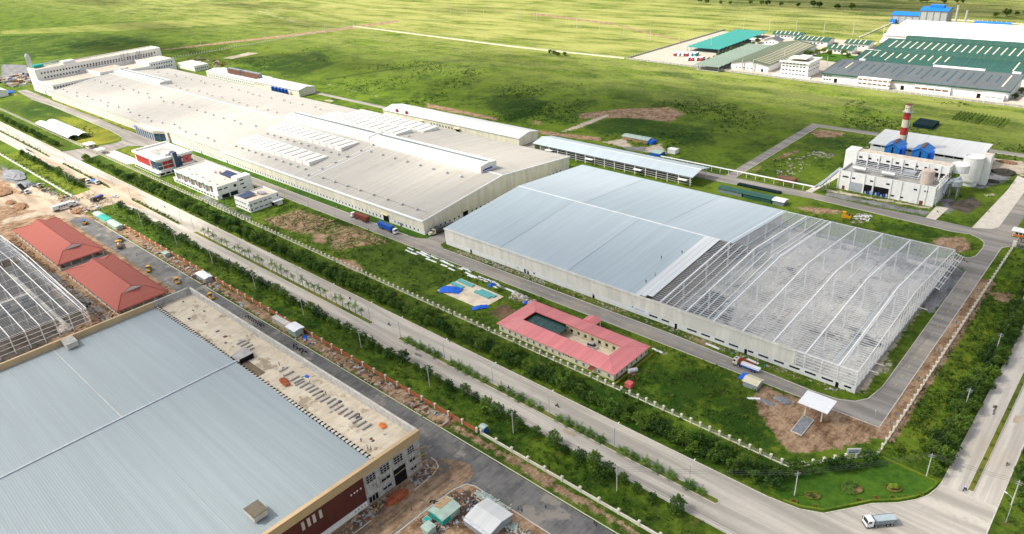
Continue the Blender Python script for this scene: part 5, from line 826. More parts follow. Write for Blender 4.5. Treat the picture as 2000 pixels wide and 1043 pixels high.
for (xa, xb) in ((-231, -220), (-176, -168), (-140, -126)): P(c1, 'white_shutter', MB().box(xa, xb, 670.5, 670.95, .2, 3.8), M['white_clean'])
P(c1, 'front_extension', MB().box(-214, -187, 666.6, 670.9, 0, 8), M['white']); windows(c1, [(-211.6 + i * 4.1, 666.5, z) for i in range(7) for z in (2.6, 6.0)], 3.2, 1.0, mat=M['rust']); P(c1, 'front_extension', MB().box(-168, -141, 668.6, 670.9, 0, 5.6), M['white']); windows(c1, [(-165.6 + i * 5.2, 668.5, 2.8) for i in range(5)], 4.4, 1.3, mat=M['rust']); P(c1, 'front_extension', MB().box(-118, -103, 667, 670.9, 0, 4.4), M['white']); windows(c1, [(-114 + i * 4, 666.9, 2.2) for i in range(3)], 3, .9, mat=M['grey_conc'])
s2 = [(-234 + i * 6.8, 733 if i % 3 == 0 else 742, 757, 'sky_strip' if i < 11 or i == 18 else 'sky_dk') for i in range(20)]
c2 = mono('green_roofed_hall', 'middle dark green roofed hall with short cream skylights in the compound', -239, -90, 725, 760, 9, 12.5, M['white'], M['g_roof'], s2, M['g_roof']); P(c2, 'valley_gutter', MB().box(-239, -90, 760.8, 762.2, 12.2, 12.9), M['white_clean']); P(c2, 'ridge_monitor', MB().prism([(-226, 759, 12.3), (-226, 768, 12.3), (-226, 767, 15.5), (-226, 763.5, 16.4), (-226, 760, 15.5)], (126, 0, 0)), M['g_roof']); 
for x, w in ((-233, 5), (-170, 40), (-110, 6)): P(c2, 'roof_duct', MB().box(x, x + w, 722.4, 725.6, 9.6, 11.4), M['white_clean'])
s3 = [(-228 + i * 6.4, 776, 812, 'sky_strip') for i in range(22)]
c3 = mono('green_striped_hall', 'rear dark green roofed hall with long even cream skylight stripes', -237, -80, 771, 818, 10, 14, M['white'], M['g_roof'], s3, M['g_roof']); P(c3, 'ridge_monitor', MB().prism([(-222, 817, 13.8), (-222, 826, 13.8), (-222, 825, 17), (-222, 821.5, 17.8), (-222, 818, 17)], (142, 0, 0)), M['g_roof'])
c4 = mono('white_roofed_hall', 'large bright white roofed hall at the back of the compound', -250, -70, 846, 915, 13, 17, M['white'], M['w_roof'], (), M['white_clean'])
for nm, lab, xa, xb, ya, yb, h in (('blue_roofed_shed', 'lower grey metal shed with bright blue roof behind the white roofed hall', -290, -259, 994, 1012, 10), ('blue_roofed_mill', 'taller grey metal mill building with bright blue stepped roof', -258, -229, 990, 1014, 17)):
    r = thing(nm, lab, 'building', (xa, ya, 0)); hall(r, xa, xb, ya, yb, h, h + 2.5, M['greywall'], M['blueroof'], over=1)
    for i in range(5): P(r, 'pilaster', MB().box(xa + (xb - xa) * i / 4 - .4, xa + (xb - xa) * i / 4 + .4, ya - .4, ya, 0, h), M['galv_d'])
    if h > 12: P(r, 'roof_monitor', MB().box(xa + 7, xb - 7, ya + 9, ya + 17, h + 1, h + 5), M['blueroof'])
    else: P(r, 'porch', MB().box(xa, xa + 6, ya - 4, ya - .1, 0, 5), M['blueroof'])
mono('small_blue_roof', 'low bright blue roof far right behind the white roofed hall', -200, -165, 985, 1000, 5, 6, M['greywall'], M['blueroof'], cat='shed')
for i, (x, h, lab) in enumerate(((-218, 24, 'taller slim grey stack right of the blue mill'), (-208, 19, 'shorter grey stack further right of the blue mill'))): tag(obj('vent_stack', MB().lathe([(1.3, 0), (1.0, h), (1.2, h + .1), (1.2, h + .5)], 10), M['silver'], loc=(x, 985, 0)), lab, 'stack')
of = thing('compound_office', 'four storey white office block in front of the compound, open top floor', 'office', (-288, 676, 0)); flatblock(of, -288, -262, 677, 704, 13, M['white'], M['lt_conc'], .9); P(of, 'cornice', MB().box(-289.4, -260.6, 675.6, 676.9, 12.6, 14), M['white']); P(of, 'cornice', MB().box(-261.9, -260.6, 676.9, 705, 12.6, 14), M['white']); P(of, 'podium', MB().box(-294, -258, 673, 676.9, 0, .9), M['white']); P(of, 'roof_frame', MB().box(-284, -267, 682, 694, 15.2, 15.6), M['lt_conc']); P(of, 'stair_head', MB().box(-278, -268, 692, 700, 13, 16), M['white'])
windows(of, [(-285.6 + i * 3.3, 676.9, z) for i in range(7) for z in (1.6, 5.2, 8.8)] + [(-285.6 + i * 3.3, 676.9, 11.4) for i in range(7)], 2.0, 1.0); windows(of, [(-261.9, 680 + i * 4, z) for i in range(6) for z in (5.2, 8.8)], 1.8, 1.0, R90)
h3 = thing('olive_striped_hall', 'gabled white hall with olive roof and pale skylight stripes left of the office', 'factory hall', (-342, 683, 0)); hall(h3, -342, -303, 683, 798, 6.2, 9.4, M['white'], M['og_roof'], axis='y', over=1.2)
for i in range(19): P(h3, 'skylight', MB().bar((-321.2, 690 + i * 5.6, 9.55), (-303.6, 690 + i * 5.6, 6.65), 1.2, .12), M['sky_strip'])
for x in (-329, -318): P(h3, 'flue', MB().tube((x, 681.6, 0), (x, 681.6, 11), .5, n=8), M['silver'])
windows(h3, [(-309, 682.9, 0)], 2, 2.6, mat=M['dark'], name='door'); windows(h3, [(-336 + i * 4, 682.9, 1.6) for i in range(5)], 1.6, .9)
def openshed(nm, lab, x0, x1, y0, y1, z, rm):
    r = thing(nm, lab, 'shed', (x0, y0, 0)); n = 14
    for i in range(n):
        ya = y0 + (y1 - y0) * i / n; yb = ya + (y1 - y0) / n
        P(r, 'roof_bay', MB().prism([(x0, ya, z), (x0, yb, z + .9), (x0, yb, z + 1.05), (x0, ya, z + .15)], (x1 - x0, 0, 0)), rm)
        for x in (x0 + .5, x1 - .5): P(r, 'post', MB().box(x - .2, x + .2, ya - .2, ya + .2, 0, z), M['galv_d'])
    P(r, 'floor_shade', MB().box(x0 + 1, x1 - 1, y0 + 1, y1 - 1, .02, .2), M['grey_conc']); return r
openshed('grey_green_shed', 'open parking shed with grey green ribbed roof between the bus yard and olive hall', -372, -344, 662, 781, 4.6, M['sg_roof']); openshed('teal_roofed_shed', 'open parking shed with bright teal roof beside the bus yard', -426, -386, 741, 858, 4.6, M['t_roof'])
for nm, lab, x0, x1, y0, y1, ax, rm in (('gable_house', 'white gabled house with slate roof right of the teal shed', -368, -351, 812, 824, 'y', 'gg_roof'), ('long_shed', 'long low dark green roofed building behind the compound', -376, -342, 852, 862, 'x', 'g_roof'), ('canteen', 'white hall with green roof and pale stripes behind the olive hall', -340, -303, 828, 848, 'x', 'g_roof'), ('workshop', 'green roofed white workshop nearest the striped hall, in front', -289, -265, 795, 810, 'x', 'g_roof'), ('workshop', 'green roofed white workshop nearest the striped hall, behind', -284, -260, 828, 846, 'x', 'g_roof')):
    r = thing(nm, lab, 'building', (x0, y0, 0)); hall(r, x0, x1, y0, y1, 4.6, 7, M['white'], M[rm], axis=ax, over=1.2)
    if ax == 'x':
        for i in range(max(3, int((x1 - x0) / 5.5))): x = x0 + 3 + i * 5.2; P(r, 'skylight', MB().bar((x, y0, 5.1), (x, (y0 + y1) / 2, 7.3), 1.0, .12), M['sky_strip'])
    windows(r, [(x0 + 3 + i * 4, y0 - .05, 1.4) for i in range(int((x1 - x0) / 4.4))], 2, 1.2)
t = thing('gate_kiosk', 'small flat roofed white kiosk between the teal and grey green sheds', 'kiosk', (-385, 815, 0)); P(t, 'wall', MB().box(-384, -376, 812, 818, 0, 4), M['white']); P(t, 'flat_roof', MB().box(-386, -374, 810.6, 819, 4, 4.6), M['white'])

# ------------------------------------------------------------------ small sheds and huts
def hut(nm, lab, x0, x1, y0, y1, h, wm, rm, rise=.8, over=.4, cat='hut', axis='x', rz=0):
    r = thing(nm, lab, cat, (x0, y0, 0), rz); hall(r, x0, x1, y0, y1, h, h + rise, wm, rm, axis=axis, over=over, th=.1); return r
h1 = hut('site_office', 'pale zinc roofed blue grey site office at the bottom edge', -123, -113.4, 99.6, 108.4, 2.7, M['galv'], M['whroof'], .9, .5, 'site office', 'x'); windows(h1, [(-120, 99.5, 1), (-117, 99.5, 1)], .9, .9); P(h1, 'lean_to_roof', MB().prism([(-123.4, 98.2, 2.0), (-113.2, 98.2, 2.0), (-113.2, 99.8, 2.6), (-123.4, 99.8, 2.6)], (0, 0, .1)), M['galv']); P(h1, 'lean_to_wall', MB().box(-123.2, -113.4, 98.4, 98.6, 0, 2), M['galv'])
h2 = hut('teal_hut', 'hut with pale patched roof and bright teal wall near the bottom edge', -133.8, -127.8, 94, 101, 2.6, M['ltgreen'], M['ltgreen'], .6, .4, 'hut', 'y'); P(h2, 'teal_panel', MB().box(-133.9, -127.7, 93.8, 93.95, .6, 2.2), M['teal']); P(h2, 'teal_panel', MB().box(-127.75, -127.6, 93.9, 97, .6, 2.2), M['teal']); P(h2, 'roof_patch', MB().prism([(-133.9, 96, 2.78), (-131, 96, 3.3), (-131, 101, 3.3), (-133.9, 101, 2.78)], (0, 0, .06)), M['wood'])
hut('pale_green_kiosk', 'small pale green square roofed kiosk cut by the bottom edge', -131, -128, 88.4, 91.4, 2.2, M['ltgreen'], M['ltgreen'], .2, .2, 'kiosk')
gt = thing('teal_water_tank', 'open square teal water tank beside the pale green kiosk', 'tank', (-132.6, 92, 0)); obj('basin', MB().box(-1.2, 1.2, -1, 1, 0, 1.4), M['galv'], gt); obj('water', MB().box(-1.0, 1.0, -.8, .8, 1.4, 1.43), M['teal'], gt)
for nm, lab, x0, x1, mt, rmt in (('worker_shed', 'grey roofed worker shed, leftmost of the sheds beside the site wall', -493, -485, 'galv', 'ltgreen'), ('worker_shed', 'bright teal roofed worker shed, middle of the sheds beside the site wall', -484, -472, 'ltgreen', 'teal'), ('worker_shed', 'long pale green roofed worker shed, last of the sheds beside the site wall', -470, -455, 'ltgreen', 'ltgreen')): hut(nm, lab, x0, x1, 124.8, 128.6, 2.4, M[mt], M[rmt], .4, .4)
hut('storage_container', 'long pale storage container beside the brick wall and white hut', -278, -264.6, 126, 128.8, 2.5, M['lt_conc'], M['lt_conc'], .1, .05, 'container'); wb = hut('white_hut', 'small grey hut with white lean roof beside the brick site wall', -263, -257, 125.2, 129, 3.6, M['ltgreen'], M['white_clean'], .3, .8, 'hut')
hut('grey_green_hut', 'tiny grey green hut among rubble beside the left brick wall', -393.6, -389.6, 126, 128.6, 2.3, M['ltgreen'], M['ltgreen'], .2, .3, 'hut'); hut('white_tarp_shelter', 'white roofed shelter with stacked sacks beside the brick wall start', -351, -341, 125.4, 129, 2.6, M['galv'], M['white_clean'], .4, .5, 'shelter')
kb = hut('blue_booth', 'tiny blue fronted booth on the white wall near the lower site road', -149.2, -147.2, 131, 133, 2.6, M['galv'], M['ltgreen'], .3, .3, 'booth'); P(kb, 'blue_panel', MB().box(-147.15, -147.05, 131, 133, .3, 2.2), M['blue'])
h4 = hut('shelter_hut', 'cream roofed workers hut with a blue tarp on its left beside the service road', -91, -85.6, 210.4, 215, 2.4, M['galv'], M['cream_flat'], .7, .4, 'hut'); P(h4, 'tarp_cover', MB().prism([(-93.4, 210.6, 2.2), (-91.2, 210.6, 2.6), (-91.2, 215.4, 2.6), (-93.4, 215.4, 2.0)], (0, 0, .1)), M['tarp'])
P(h4, 'tarp_post', MB().box(-93.3, -93.15, 211, 211.15, 0, 2.1), M['wood']); P(h4, 'tarp_post', MB().box(-93.3, -93.15, 215, 215.15, 0, 2.0), M['wood']); P(h4, 'tarp_post', MB().box(-91.6, -91.45, 211, 211.15, 0, 2.4), M['wood'])
hut('field_hut', 'grey roofed field hut with blue tarp at its right end on the rear field', -300, -278, 434, 441, 2.6, M['wood'], M['ltgreen'], .8, .6, 'hut'); tag(obj('blue_tarp_tent', MB().prism([(-278, 434, 0), (-274, 434, 0), (-274, 440, 0), (-278, 440, 0)], (0, 0, 2.4)), M['tarp']), 'blue tarp tent at the right end of the field hut', 'tent'); hut('field_shelter', 'small pale green shelter with blue tarp near the rear field hut', -263, -255, 414, 421, 2.2, M['tarp'], M['ltgreen'], .5, .4, 'hut'); hut('white_field_block', 'small white block beside the pale green field shelter', -255, -249, 424, 429, 3, M['white'], M['white_clean'], .2, .2, 'hut')
for lab, x0, x1, mt, rmt in (('dark green roofed shed, left one behind the half roofed warehouse', -191, -176, 'galv_d', 'g2'), ('dark green roofed shed, middle one behind the half roofed warehouse', -175, -158, 'teal', 'g2'), ('white roofed shed at the end of the green sheds', -157, -150.6, 'galv_d', 'white_clean')): hut('site_shed', lab, x0, x1, 377.5, 383, 2.6, M[mt] if mt != 'teal' else M['g_roof'], M['g_roof'] if rmt == 'g2' else M[rmt], .5, .5, 'shed')
tag(obj('pipe_stack', MB().box(-187, -160, 393.6, 396.6, 0, 1.0), M['net']), 'low black netted pipe stack beside the road near the green sheds', 'stack'); hut('rust_container', 'rust red open topped container on the rubble plot', -170.6, -160, 413, 418, 2.6, M['rust'], M['rust'], .1, .05, 'container')
tag(obj('nursery_net', MB().prism([(-139, 567, 0), (-125.4, 566, 0), (-125.4, 582, 0), (-139, 584, 0)], (0, 0, 2.6)), M['net']), 'square black shade net enclosure on the green field behind the plant', 'shade net')
gk = hut('gate_post_hut', 'white and orange gate hut at the right edge by the road junction', -44.3, -37, 403.6, 408, 3, M['cream_flat'], M['white'], .2, .8, 'gatehouse'); P(gk, 'orange_band', MB().box(-44, -37, 403.4, 403.58, .2, 1.2), M['orange']); windows(gk, [(-42.6 + i * 1.6, 403.5, 1.4) for i in range(4)], 1.1, 1.0)
wc = thing('weighbridge_canopy', 'white flat canopy on posts over the brown soil corner', 'canopy', (-64, 209, 0)); P(wc, 'roof_panel', MB().prism([(-68.9, 205.5, 5.8), (-58.8, 205.5, 5.8), (-58.8, 213.6, 6.1), (-68.9, 213.6, 6.1)], (0, 0, .25)), M['white_clean'])
for x in (-66.8, -61.2):
    for y in (208, 212.6): P(wc, 'post', MB().box(x - .2, x + .2, y - .2, y + .2, 0, 5.9), M['rail'])
P(wc, 'cross_beam', MB().box(-66.8, -61.2, 207.9, 208.1, 4.4, 4.7), M['galv'])
ws = thing('weighbridge_slab', 'grey gravel filled concrete slab in front of the white canopy', 'slab', (-67, 196.8, 0)); obj('rim', MB().box(0, 3.9, 0, 10.3, 0, .45), M['kerb'], ws); obj('gravel_bed', MB().box(.25, 3.65, .25, 10.05, .45, .5), M['gravelheap'], ws)
wt = thing('water_tower', 'silver tank on a rusty frame tower beside the pink roofed building', 'water tower', (-123.2, 186.4, 0))
for x in (-1, 1):
    for y in (-1, 1): obj('leg', MB().bar((x * 1.2, y * 1.2, 0), (x, y, 5.4), .2), M['rust'], wt)
obj('platform', MB().box(-1.4, 1.4, -1.4, 1.4, 5.4, 5.6), M['rust'], wt); obj('tank', MB().tube((-.9, -1.4, 6.4), (.9, 1.4, 6.4), .85, n=14), M['silver'], wt); obj('pump_house', MB().box(-1.5, 1.2, -3, -.6, 0, 1.9), M['pinkred'], wt)
sb = thing('corner_signboard', 'white signboard with dark blue lettering behind the garden corner fence', 'sign', (-46.6, 196.6, 0), math.radians(40)); obj('board', MB().box(-2.1, 2.1, -.08, .08, 1.8, 4.0), M['white_clean'], sb)
for x in (-1.8, 1.8): obj('post', MB().box(x - .07, x + .07, .08, .2, 0, 3.9), M['galv'], sb)
for z, x0, x1, hh, mt in ((3.15, -1.5, 1.5, .2, 'chrome'), (2.35, -1.5, -.6, .42, 'navy'), (2.35, -.45, .35, .42, 'navy'), (2.35, .5, 1.3, .42, 'blue')): obj('lettering', MB().box(x0, x1, -.11, -.085, z, z + hh), M[mt], sb)

# ------------------------------------------------------------------ fences and walls
def fence(nm, lab, pts, sp, post, panel, pm, qm, cat='fence', gates=()):
    """posts every sp metres, one panel per bay; post/panel meshes stand at the origin, panel is 1 m long along +X"""
    r = thing(nm, lab, cat, (pts[0][0], pts[0][1], 0))
    for (x0, y0), (x1, y1) in zip(pts[:-1], pts[1:]):
        L = math.hypot(x1 - x0, y1 - y0); n = max(1, round(L / sp)); a = math.atan2(y1 - y0, x1 - x0)
        for i in range(n):
            x, y = x0 + (x1 - x0) * i / n, y0 + (y1 - y0) * i / n
            at(r, 'post', post, pm, x, y, 0, a); at(r, 'panel', panel, qm, x, y, 0, a, (L / n, 1, 1))
    at(r, 'post', post, pm, pts[-1][0], pts[-1][1]); return r
pillar = MB().box(-.3, .3, -.3, .3, 0, 1.9).box(-.42, .42, -.42, .42, 1.9, 2.1).box(-.2, .2, -.2, .2, 2.1, 2.3).me('post')
railp = MB().box(.0, 1, -.13, .13, 0, .38).box(0, 1, -.02, .02, .9, .94).box(0, 1, -.02, .02, 1.4, 1.44)
railp = railp.me('panel'); lowp = MB().box(0, 1, -.15, .15, 0, 1.0).box(0, 1, -.2, .2, 1.0, 1.1).me('panel'); tallp = MB().box(0, 1, -.12, .12, 0, 1.7).me('panel'); meshp = MB().box(0, 1, -.08, .08, 0, 1.3).box(0, 1, -.05, .05, 1.8, 1.9).me('panel')
thin = MB().box(-.25, .25, -.25, .25, 0, 2.2).me('post')
fence('pillar_fence', 'long cream pillar fence beside the boulevard hedge, from the gate to the garden corner', [(-633, 180.6), (-59, 180.3), (-55, 186), (-50.5, 192), (-41, 203)], 3.6, pillar, railp, M['rail'], M['rail'])
fence('pillar_fence', 'cream pillar fence left of the factory gate, running to the left edge', [(-1000, 180.6), (-673, 180.6)], 3.6, pillar, railp, M['rail'], M['rail'])
fence('pillar_fence', 'cream pillar fence along the right service road towards the junction', [(-41, 203), (-41, 391)], 3.6, pillar, railp, M['rail'], M['rail'])
fence('site_wall', 'white low wall with pillars beside the bright grass at the left edge', [(-800, 129.6), (-546, 129.6)], 7.2, pillar, lowp, M['rail'], M['white'], 'wall')
fence('brick_wall', 'orange brick boundary wall with pale pillars along the lower site road', [(-455, 130), (-150, 130.4)], 7.2, pillar, tallp, M['rail'], M['brick'], 'wall')
fence('site_wall', 'white low wall with pillars continuing the brick wall to the bottom edge', [(-148, 130.6), (-40, 130.8)], 7.2, pillar, lowp, M['rail'], M['rail'], 'wall')
fence('field_fence', 'white pillar fence behind the factory along the brown field track', [(-1030, 232), (-1026, 400), (-996, 697)], 3.6, thin, railp, M['rail'], M['rail'])
fence('field_fence', 'white pillar fence crossing the fields in front of the compound', [(-996, 697), (-631, 675), (-466, 676)], 3.6, thin, meshp, M['rail'], M['rail'])
fence('compound_wall', 'low grey wall along the front of the compound', [(-462, 676), (-385, 672), (-240, 662.5), (-60, 655)], 4.5, thin, tallp, M['lt_conc'], M['grey_conc'], 'wall')
fence('compound_fence', 'grey fence on the left side of the bus yard', [(-463, 678), (-451, 877)], 4.5, thin, meshp, M['lt_conc'], M['grey_conc'])
fence('compound_fence', 'cream fence around the blue roofed mill at the top right', [(-289, 885), (-286, 1045), (-120, 1025)], 5.0, thin, lowp, M['rail'], M['rail'])
sl_ = thing('sliding_gate', 'grey metal sliding gate across the road at the right edge', 'gate', (-41, 391.6, 0)); obj('gate_frame', MB().box(-.1, .1, 0, 9, .1, .3).box(-.1, .1, 0, 9, 1.5, 1.7), M['galv'], sl_)
for i in range(12): obj('bar', MB().box(-.05, .05, .3 + i * .75, .4 + i * .75, .3, 1.5), M['galv'], sl_)
obj('pier', MB().box(-.8, .8, -1, .2, 0, 2.8), M['rail'], sl_)

# ------------------------------------------------------------------ poles, wires, lamps
pole_m = MB().tube((0, 0, 0), (0, 0, 9.4), .19, .12, 8).me('mast'); arm_m = MB().box(-1.0, 1.0, -.07, .07, 8.75, 8.9).box(-.8, .8, -.07, .07, 8.1, 8.22).me('cross_arm'); ins_m = MB().lathe([(.07, 8.9), (.1, 9.0), (.06, 9.15)], 6).me('insulator')
def power_pole(x, y, rz, lab, grp):
    r = thing('power_pole', lab, 'power pole', (x, y, 0), rz, grp); obj('mast', pole_m, M['polec'], r); obj('cross_arm', arm_m, M['galv'], r)
    for dx in (-.9, 0, .9): obj('insulator', ins_m, M['brownred'], r, loc=(dx, 0, 0))
    return r
lowx = [-580, -536.5, -493, -449.9, -402, -358.6, -314.2, -270.8, -227, -183.4, -139.7, -96.2, -53.9]
for i, x in enumerate(lowx[:-1]): power_pole(x, 138, R90, ORD[len(lowx) - 2 - i] + ' concrete power pole from the bottom edge, in the grass strip below the boulevard', 'poles in the lower grass strip')
power_pole(-53.9, 169.9, .9, 'concrete power pole at the left tip of the garden corner', 'garden corner poles'); power_pole(-26.6, 201.7, .5, 'concrete power pole on the right side of the garden corner', 'garden corner poles')
ry_ = [242.8, 285.9, 329, 372]
for i, y in enumerate(ry_): power_pole(-26.3, y, 0, ORD[i] + ' concrete power pole behind the garden, in the trees beside the right boulevard', 'poles beside the right boulevard')
power_pole(-4.9, 204.8, 0, 'concrete power pole on the right edge across the side boulevard', 'right edge poles')
def wire_run(lab, pts, offs, sag=.9):
    r = thing('power_line', lab, 'wires', (pts[0][0], pts[0][1], 0))
    for o_ in offs:
        m = MB()
        for (x0, y0), (x1, y1) in zip(pts[:-1], pts[1:]):
            d = Vector((x1 - x0, y1 - y0, 0)).normalized(); nx_, ny_ = -d.y * o_, d.x * o_; prev = None
            for k in range(9):
                t = k / 8; p = (x0 + (x1 - x0) * t + nx_, y0 + (y1 - y0) * t + ny_, 9.1 - sag * 4 * t * (1 - t))
                if prev: m.tube(prev, p, .035, n=3, cap=False)
                prev = p
        P(r, 'wire', m, M['chrome'])
wire_run('three thin wires strung on the poles of the lower grass strip', [(x, 138) for x in lowx[:-1]] + [(-40, 138)], (-.9, 0, .9)); wire_run('thin wires crossing the garden corner and the right boulevard', [(-96.2, 138), (-53.9, 169.9), (-26.6, 201.7), (-4.9, 204.8)], (-.8, 0, .8), .5); wire_run('thin wires along the trees beside the right boulevard', [(-26.6, 201.7)] + [(-26.3, y) for y in ry_], (-.8, .8))
lp = MB().tube((0, 0, 0), (0, 0, 8.6), .13, .08, 8).me('mast'); la = MB().tube((0, 0, 8.5), (0, .9, 9.1), .06, n=6).tube((0, .9, 9.1), (0, 2.0, 9.3), .05, n=6).me('arm'); lh = MB().prism([(-.16, 1.9, 9.22), (.16, 1.9, 9.22), (.12, 2.7, 9.32), (-.12, 2.7, 9.32)], (0, 0, .14)).me('lamp_head')
def street_lamp(x, y, rz, lab, grp, s=1.0):
    r = thing('street_lamp', lab, 'street lamp', (x, y, 0), rz, grp, s); obj('mast', lp, M['galv'], r); obj('arm', la, M['galv'], r); obj('lamp_head', lh, M['white_clean'], r); return r
LX = [-80, -108, -136.2, -164.3, -191.5, -219.5, -240.8, -269.8, -298.2, -326.3, -355, -383.7, -412, -428, -505, -533, -561, -600, -630, -690, -720, -750, -780, -810]
for i, x in enumerate(LX): street_lamp(x, 153.4, 0, ORD[i] + ' street lamp on the median of the boulevard, counted from the garden corner', 'median lamps')
street_lamp(-4.6, 196.8, 1.2, 'curved street lamp on the right edge beside the side boulevard', 'right edge lamps'); street_lamp(-47, 216, .3, 'street lamp at the outer bend of the service road', 'service road lamps', .6)
for i, x in enumerate((-470, -440, -412, -385, -356, -300, -240, -205)): street_lamp(x, 215.6, 0, ORD[i] + ' slim lamp from the left beside the service road in front of the factory', 'service road lamps', .75)
bollard = MB().tube((0, 0, 0), (0, 0, 1.1), .14, n=8).me('body'); bcap = MB().lathe([(.22, 1.1), (.26, 1.3), (.1, 1.5)], 8).me('cap')
for i, (x, y) in enumerate(((-42.9, 225.6), (-43.2, 252), (-43.1, 275.4), (-43.2, 300), (-43.4, 333), (-43, 220), (-128, 226.4), (-104, 226.3), (-90, 226), (-64.2, 226.6), (-164, 226.4), (-336, 215.6))):
    r = thing('hydrant', ORD[i] + ' small blue hydrant post along the service road edge, counted clockwise from the outer bend', 'hydrant', (x, y, 0), 0, 'blue hydrants'); obj('body', bollard, M['teal'], r); obj('cap', bcap, M['blue'], r)
for i in range(16):
    x, y = -980 + i * 48, 800 - i * 6 + (110 if i > 3 else 60) * (1 - i / 16)
    r = thing('field_pole', ORD[i] + ' thin pale pole from the left along the far field road', 'pole', (x, y, 0), 0, 'far field poles'); obj('mast', MB().tube((0, 0, 0), (0, 0, 13), .32, .22, 6), M['polec'], r)
for i in range(7):
    r = thing('field_pole', ORD[i] + ' thin pale pole from the left behind the compound', 'pole', (-430 + i * 32, 885 + i * 4, 0), 0, 'poles behind the compound'); obj('mast', MB().tube((0, 0, 0), (0, 0, 14), .32, .22, 6), M['polec'], r)
for i in range(9):
    r = thing('field_pole', ORD[i] + ' thin pale pole from the left along the brown field track', 'pole', (-1045 + i * 15, 470 + i * 42, 0), 0, 'poles on the brown track'); obj('mast', MB().tube((0, 0, 0), (0, 0, 12), .3, .2, 6), M['polec'], r)

# ------------------------------------------------------------------ vehicles (front towards +X)
wheel_m = MB().tube((0, -.16, 0), (0, .16, 0), .5, n=14).me('tyre', ); rim_m = MB().tube((0, -.18, 0), (0, .18, 0), .24, n=10).me('rim')
def wheels(r, xs, w, rad=.5):
    for x in xs:
        for s in (-1, 1):
            o = obj('wheel', wheel_m, M['tyre'], r, loc=(x, s * w, rad), scale=rad / .5); obj('rim', rim_m, M['silver'], o)
def cab(r, x, w, h, mat, bonnet=False, z0=.7):
    """flat-nosed cab with slanted windscreen, or a bonneted one; x is the front"""
    L = 2.0
    if bonnet: obj('bonnet', MB().prism([(x, -w * .8, z0), (x - 1.9, -w * .8, z0), (x - 1.9, -w * .8, z0 + 1.5), (x - .2, -w * .8, z0 + 1.2)], (0, w * 1.6, 0)), mat, r); x -= 1.9
    obj('cab', MB().prism([(x, -w, z0), (x, -w, z0 + h * .5), (x - .35, -w, z0 + h), (x - L, -w, z0 + h), (x - L, -w, z0)], (0, 2 * w, 0)), mat, r)
    obj('windscreen', MB().prism([(x + .03, -w * .88, z0 + h * .52), (x - .3, -w * .88, z0 + h * .94), (x - .33, -w * .88, z0 + h * .94), (x, -w * .88, z0 + h * .52)], (0, w * 1.76, 0)), M['glass'], r)
    for s in (-1, 1): obj('door_window', MB().box(x - 1.3, x - .45, s * w - .02, s * w + .02, z0 + h * .55, z0 + h * .88), M['glass'], r); obj('headlight', MB().box(x - .02, x + .05, s * w * .75 - .2, s * w * .75 + .2, z0 + .15, z0 + .4), M['white_clean'], r); obj('mirror', MB().box(x - .1, x + .05, s * (w + .2) - .1, s * (w + .2) + .1, z0 + h * .5, z0 + h * .8), M['chrome'], r)
    obj('bumper', MB().box(x - .1, x + .12, -w, w, z0 - .35, z0 + .05), M['chrome'], r) if not bonnet else None
def container_truck(lab, x, y, rz, cm, km, letters=None, bonnet=False, load=True, roofm=None):
    r = thing('container_truck', lab, 'truck', (x, y, 0), rz); f = 8.2; obj('chassis', MB().box(-8.2, 6.2, -.5, .5, .75, 1.05), M['chrome'], r); cab(r, f, 1.2, 2.5, km, bonnet); wheels(r, (7.0, 3.9, 2.7, -4.4, -5.6, -6.8), 1.05)
    if load:
        c = obj('container', MB().box(-8.1, 4.1, -1.22, 1.22, 1.25, 3.9), cm, r)
        for i in range(20): obj('rib', MB().box(-7.9 + i * .61, -7.6 + i * .61, -1.27, 1.27, 1.35, 3.8), cm, c)
        if letters:
            for i, w in enumerate(letters): obj('letter', w, M['navy'], c)
    return r
def dump_truck(lab, x, y, rz, bm, km, tilt=0.0, tarp=None):
    r = thing('dump_truck', lab, 'truck', (x, y, 0), rz); obj('chassis', MB().box(-4.2, 3.2, -.5, .5, .7, 1.0), M['chrome'], r); cab(r, 4.2, 1.22, 2.2, km); wheels(r, (3.2, 1.4, -2.0, -3.2), 1.05)
    b = obj('tipper_body', MB().prism([(-4.3, -1.25, 1.1), (1.7, -1.25, 1.1), (1.9, -1.25, 2.6), (-4.6, -1.25, 2.5)], (0, .12, 0)).prism([(-4.3, 1.13, 1.1), (1.7, 1.13, 1.1), (1.9, 1.13, 2.6), (-4.6, 1.13, 2.5)], (0, .12, 0)).box(-4.3, 1.7, -1.13, 1.13, 1.05, 1.2).box(1.65, 1.85, -1.13, 1.13, 1.2, 2.8).box(-4.5, -4.35, -1.13, 1.13, 1.2, 2.4), bm, r)
    for i in range(5): obj('body_rib', MB().box(-3.8 + i * 1.2, -3.65 + i * 1.2, -1.33, 1.33, 1.15, 2.45), bm, b)
    if tarp: obj('load_cover', MB().prism([(-4.4, -1.15, 2.35), (1.7, -1.15, 2.4), (1.7, 0, 2.7), (-4.4, 0, 2.6)], (0, 0, .1)), tarp, b); obj('load_cover', MB().prism([(-4.4, 0, 2.6), (1.7, 0, 2.7), (1.7, 1.15, 2.4), (-4.4, 1.15, 2.35)], (0, 0, .1)), tarp, b)
    if tilt: b.rotation_euler = (0, tilt, 0); b.location = (-1.5, 0, 2.0 * tilt + .8)
    return r
def letter_box(x): return MB().box(x, x + .75, -1.31, -1.24, 2.3, 3.2)
container_truck('truck with oxide red container facing left in front of the factory wall', -341.6, 223.0, math.pi, M['brownred'], M['white_clean']); container_truck('truck with blue container facing right in front of the factory wall', -314.6, 222.6, -.03, M['blue'], M['white_clean'])
container_truck('white container truck with dark lettering leaving the dusty site entrance', -526, 119, R90 + .03, M['white_clean'], M['white_clean'], None, True)
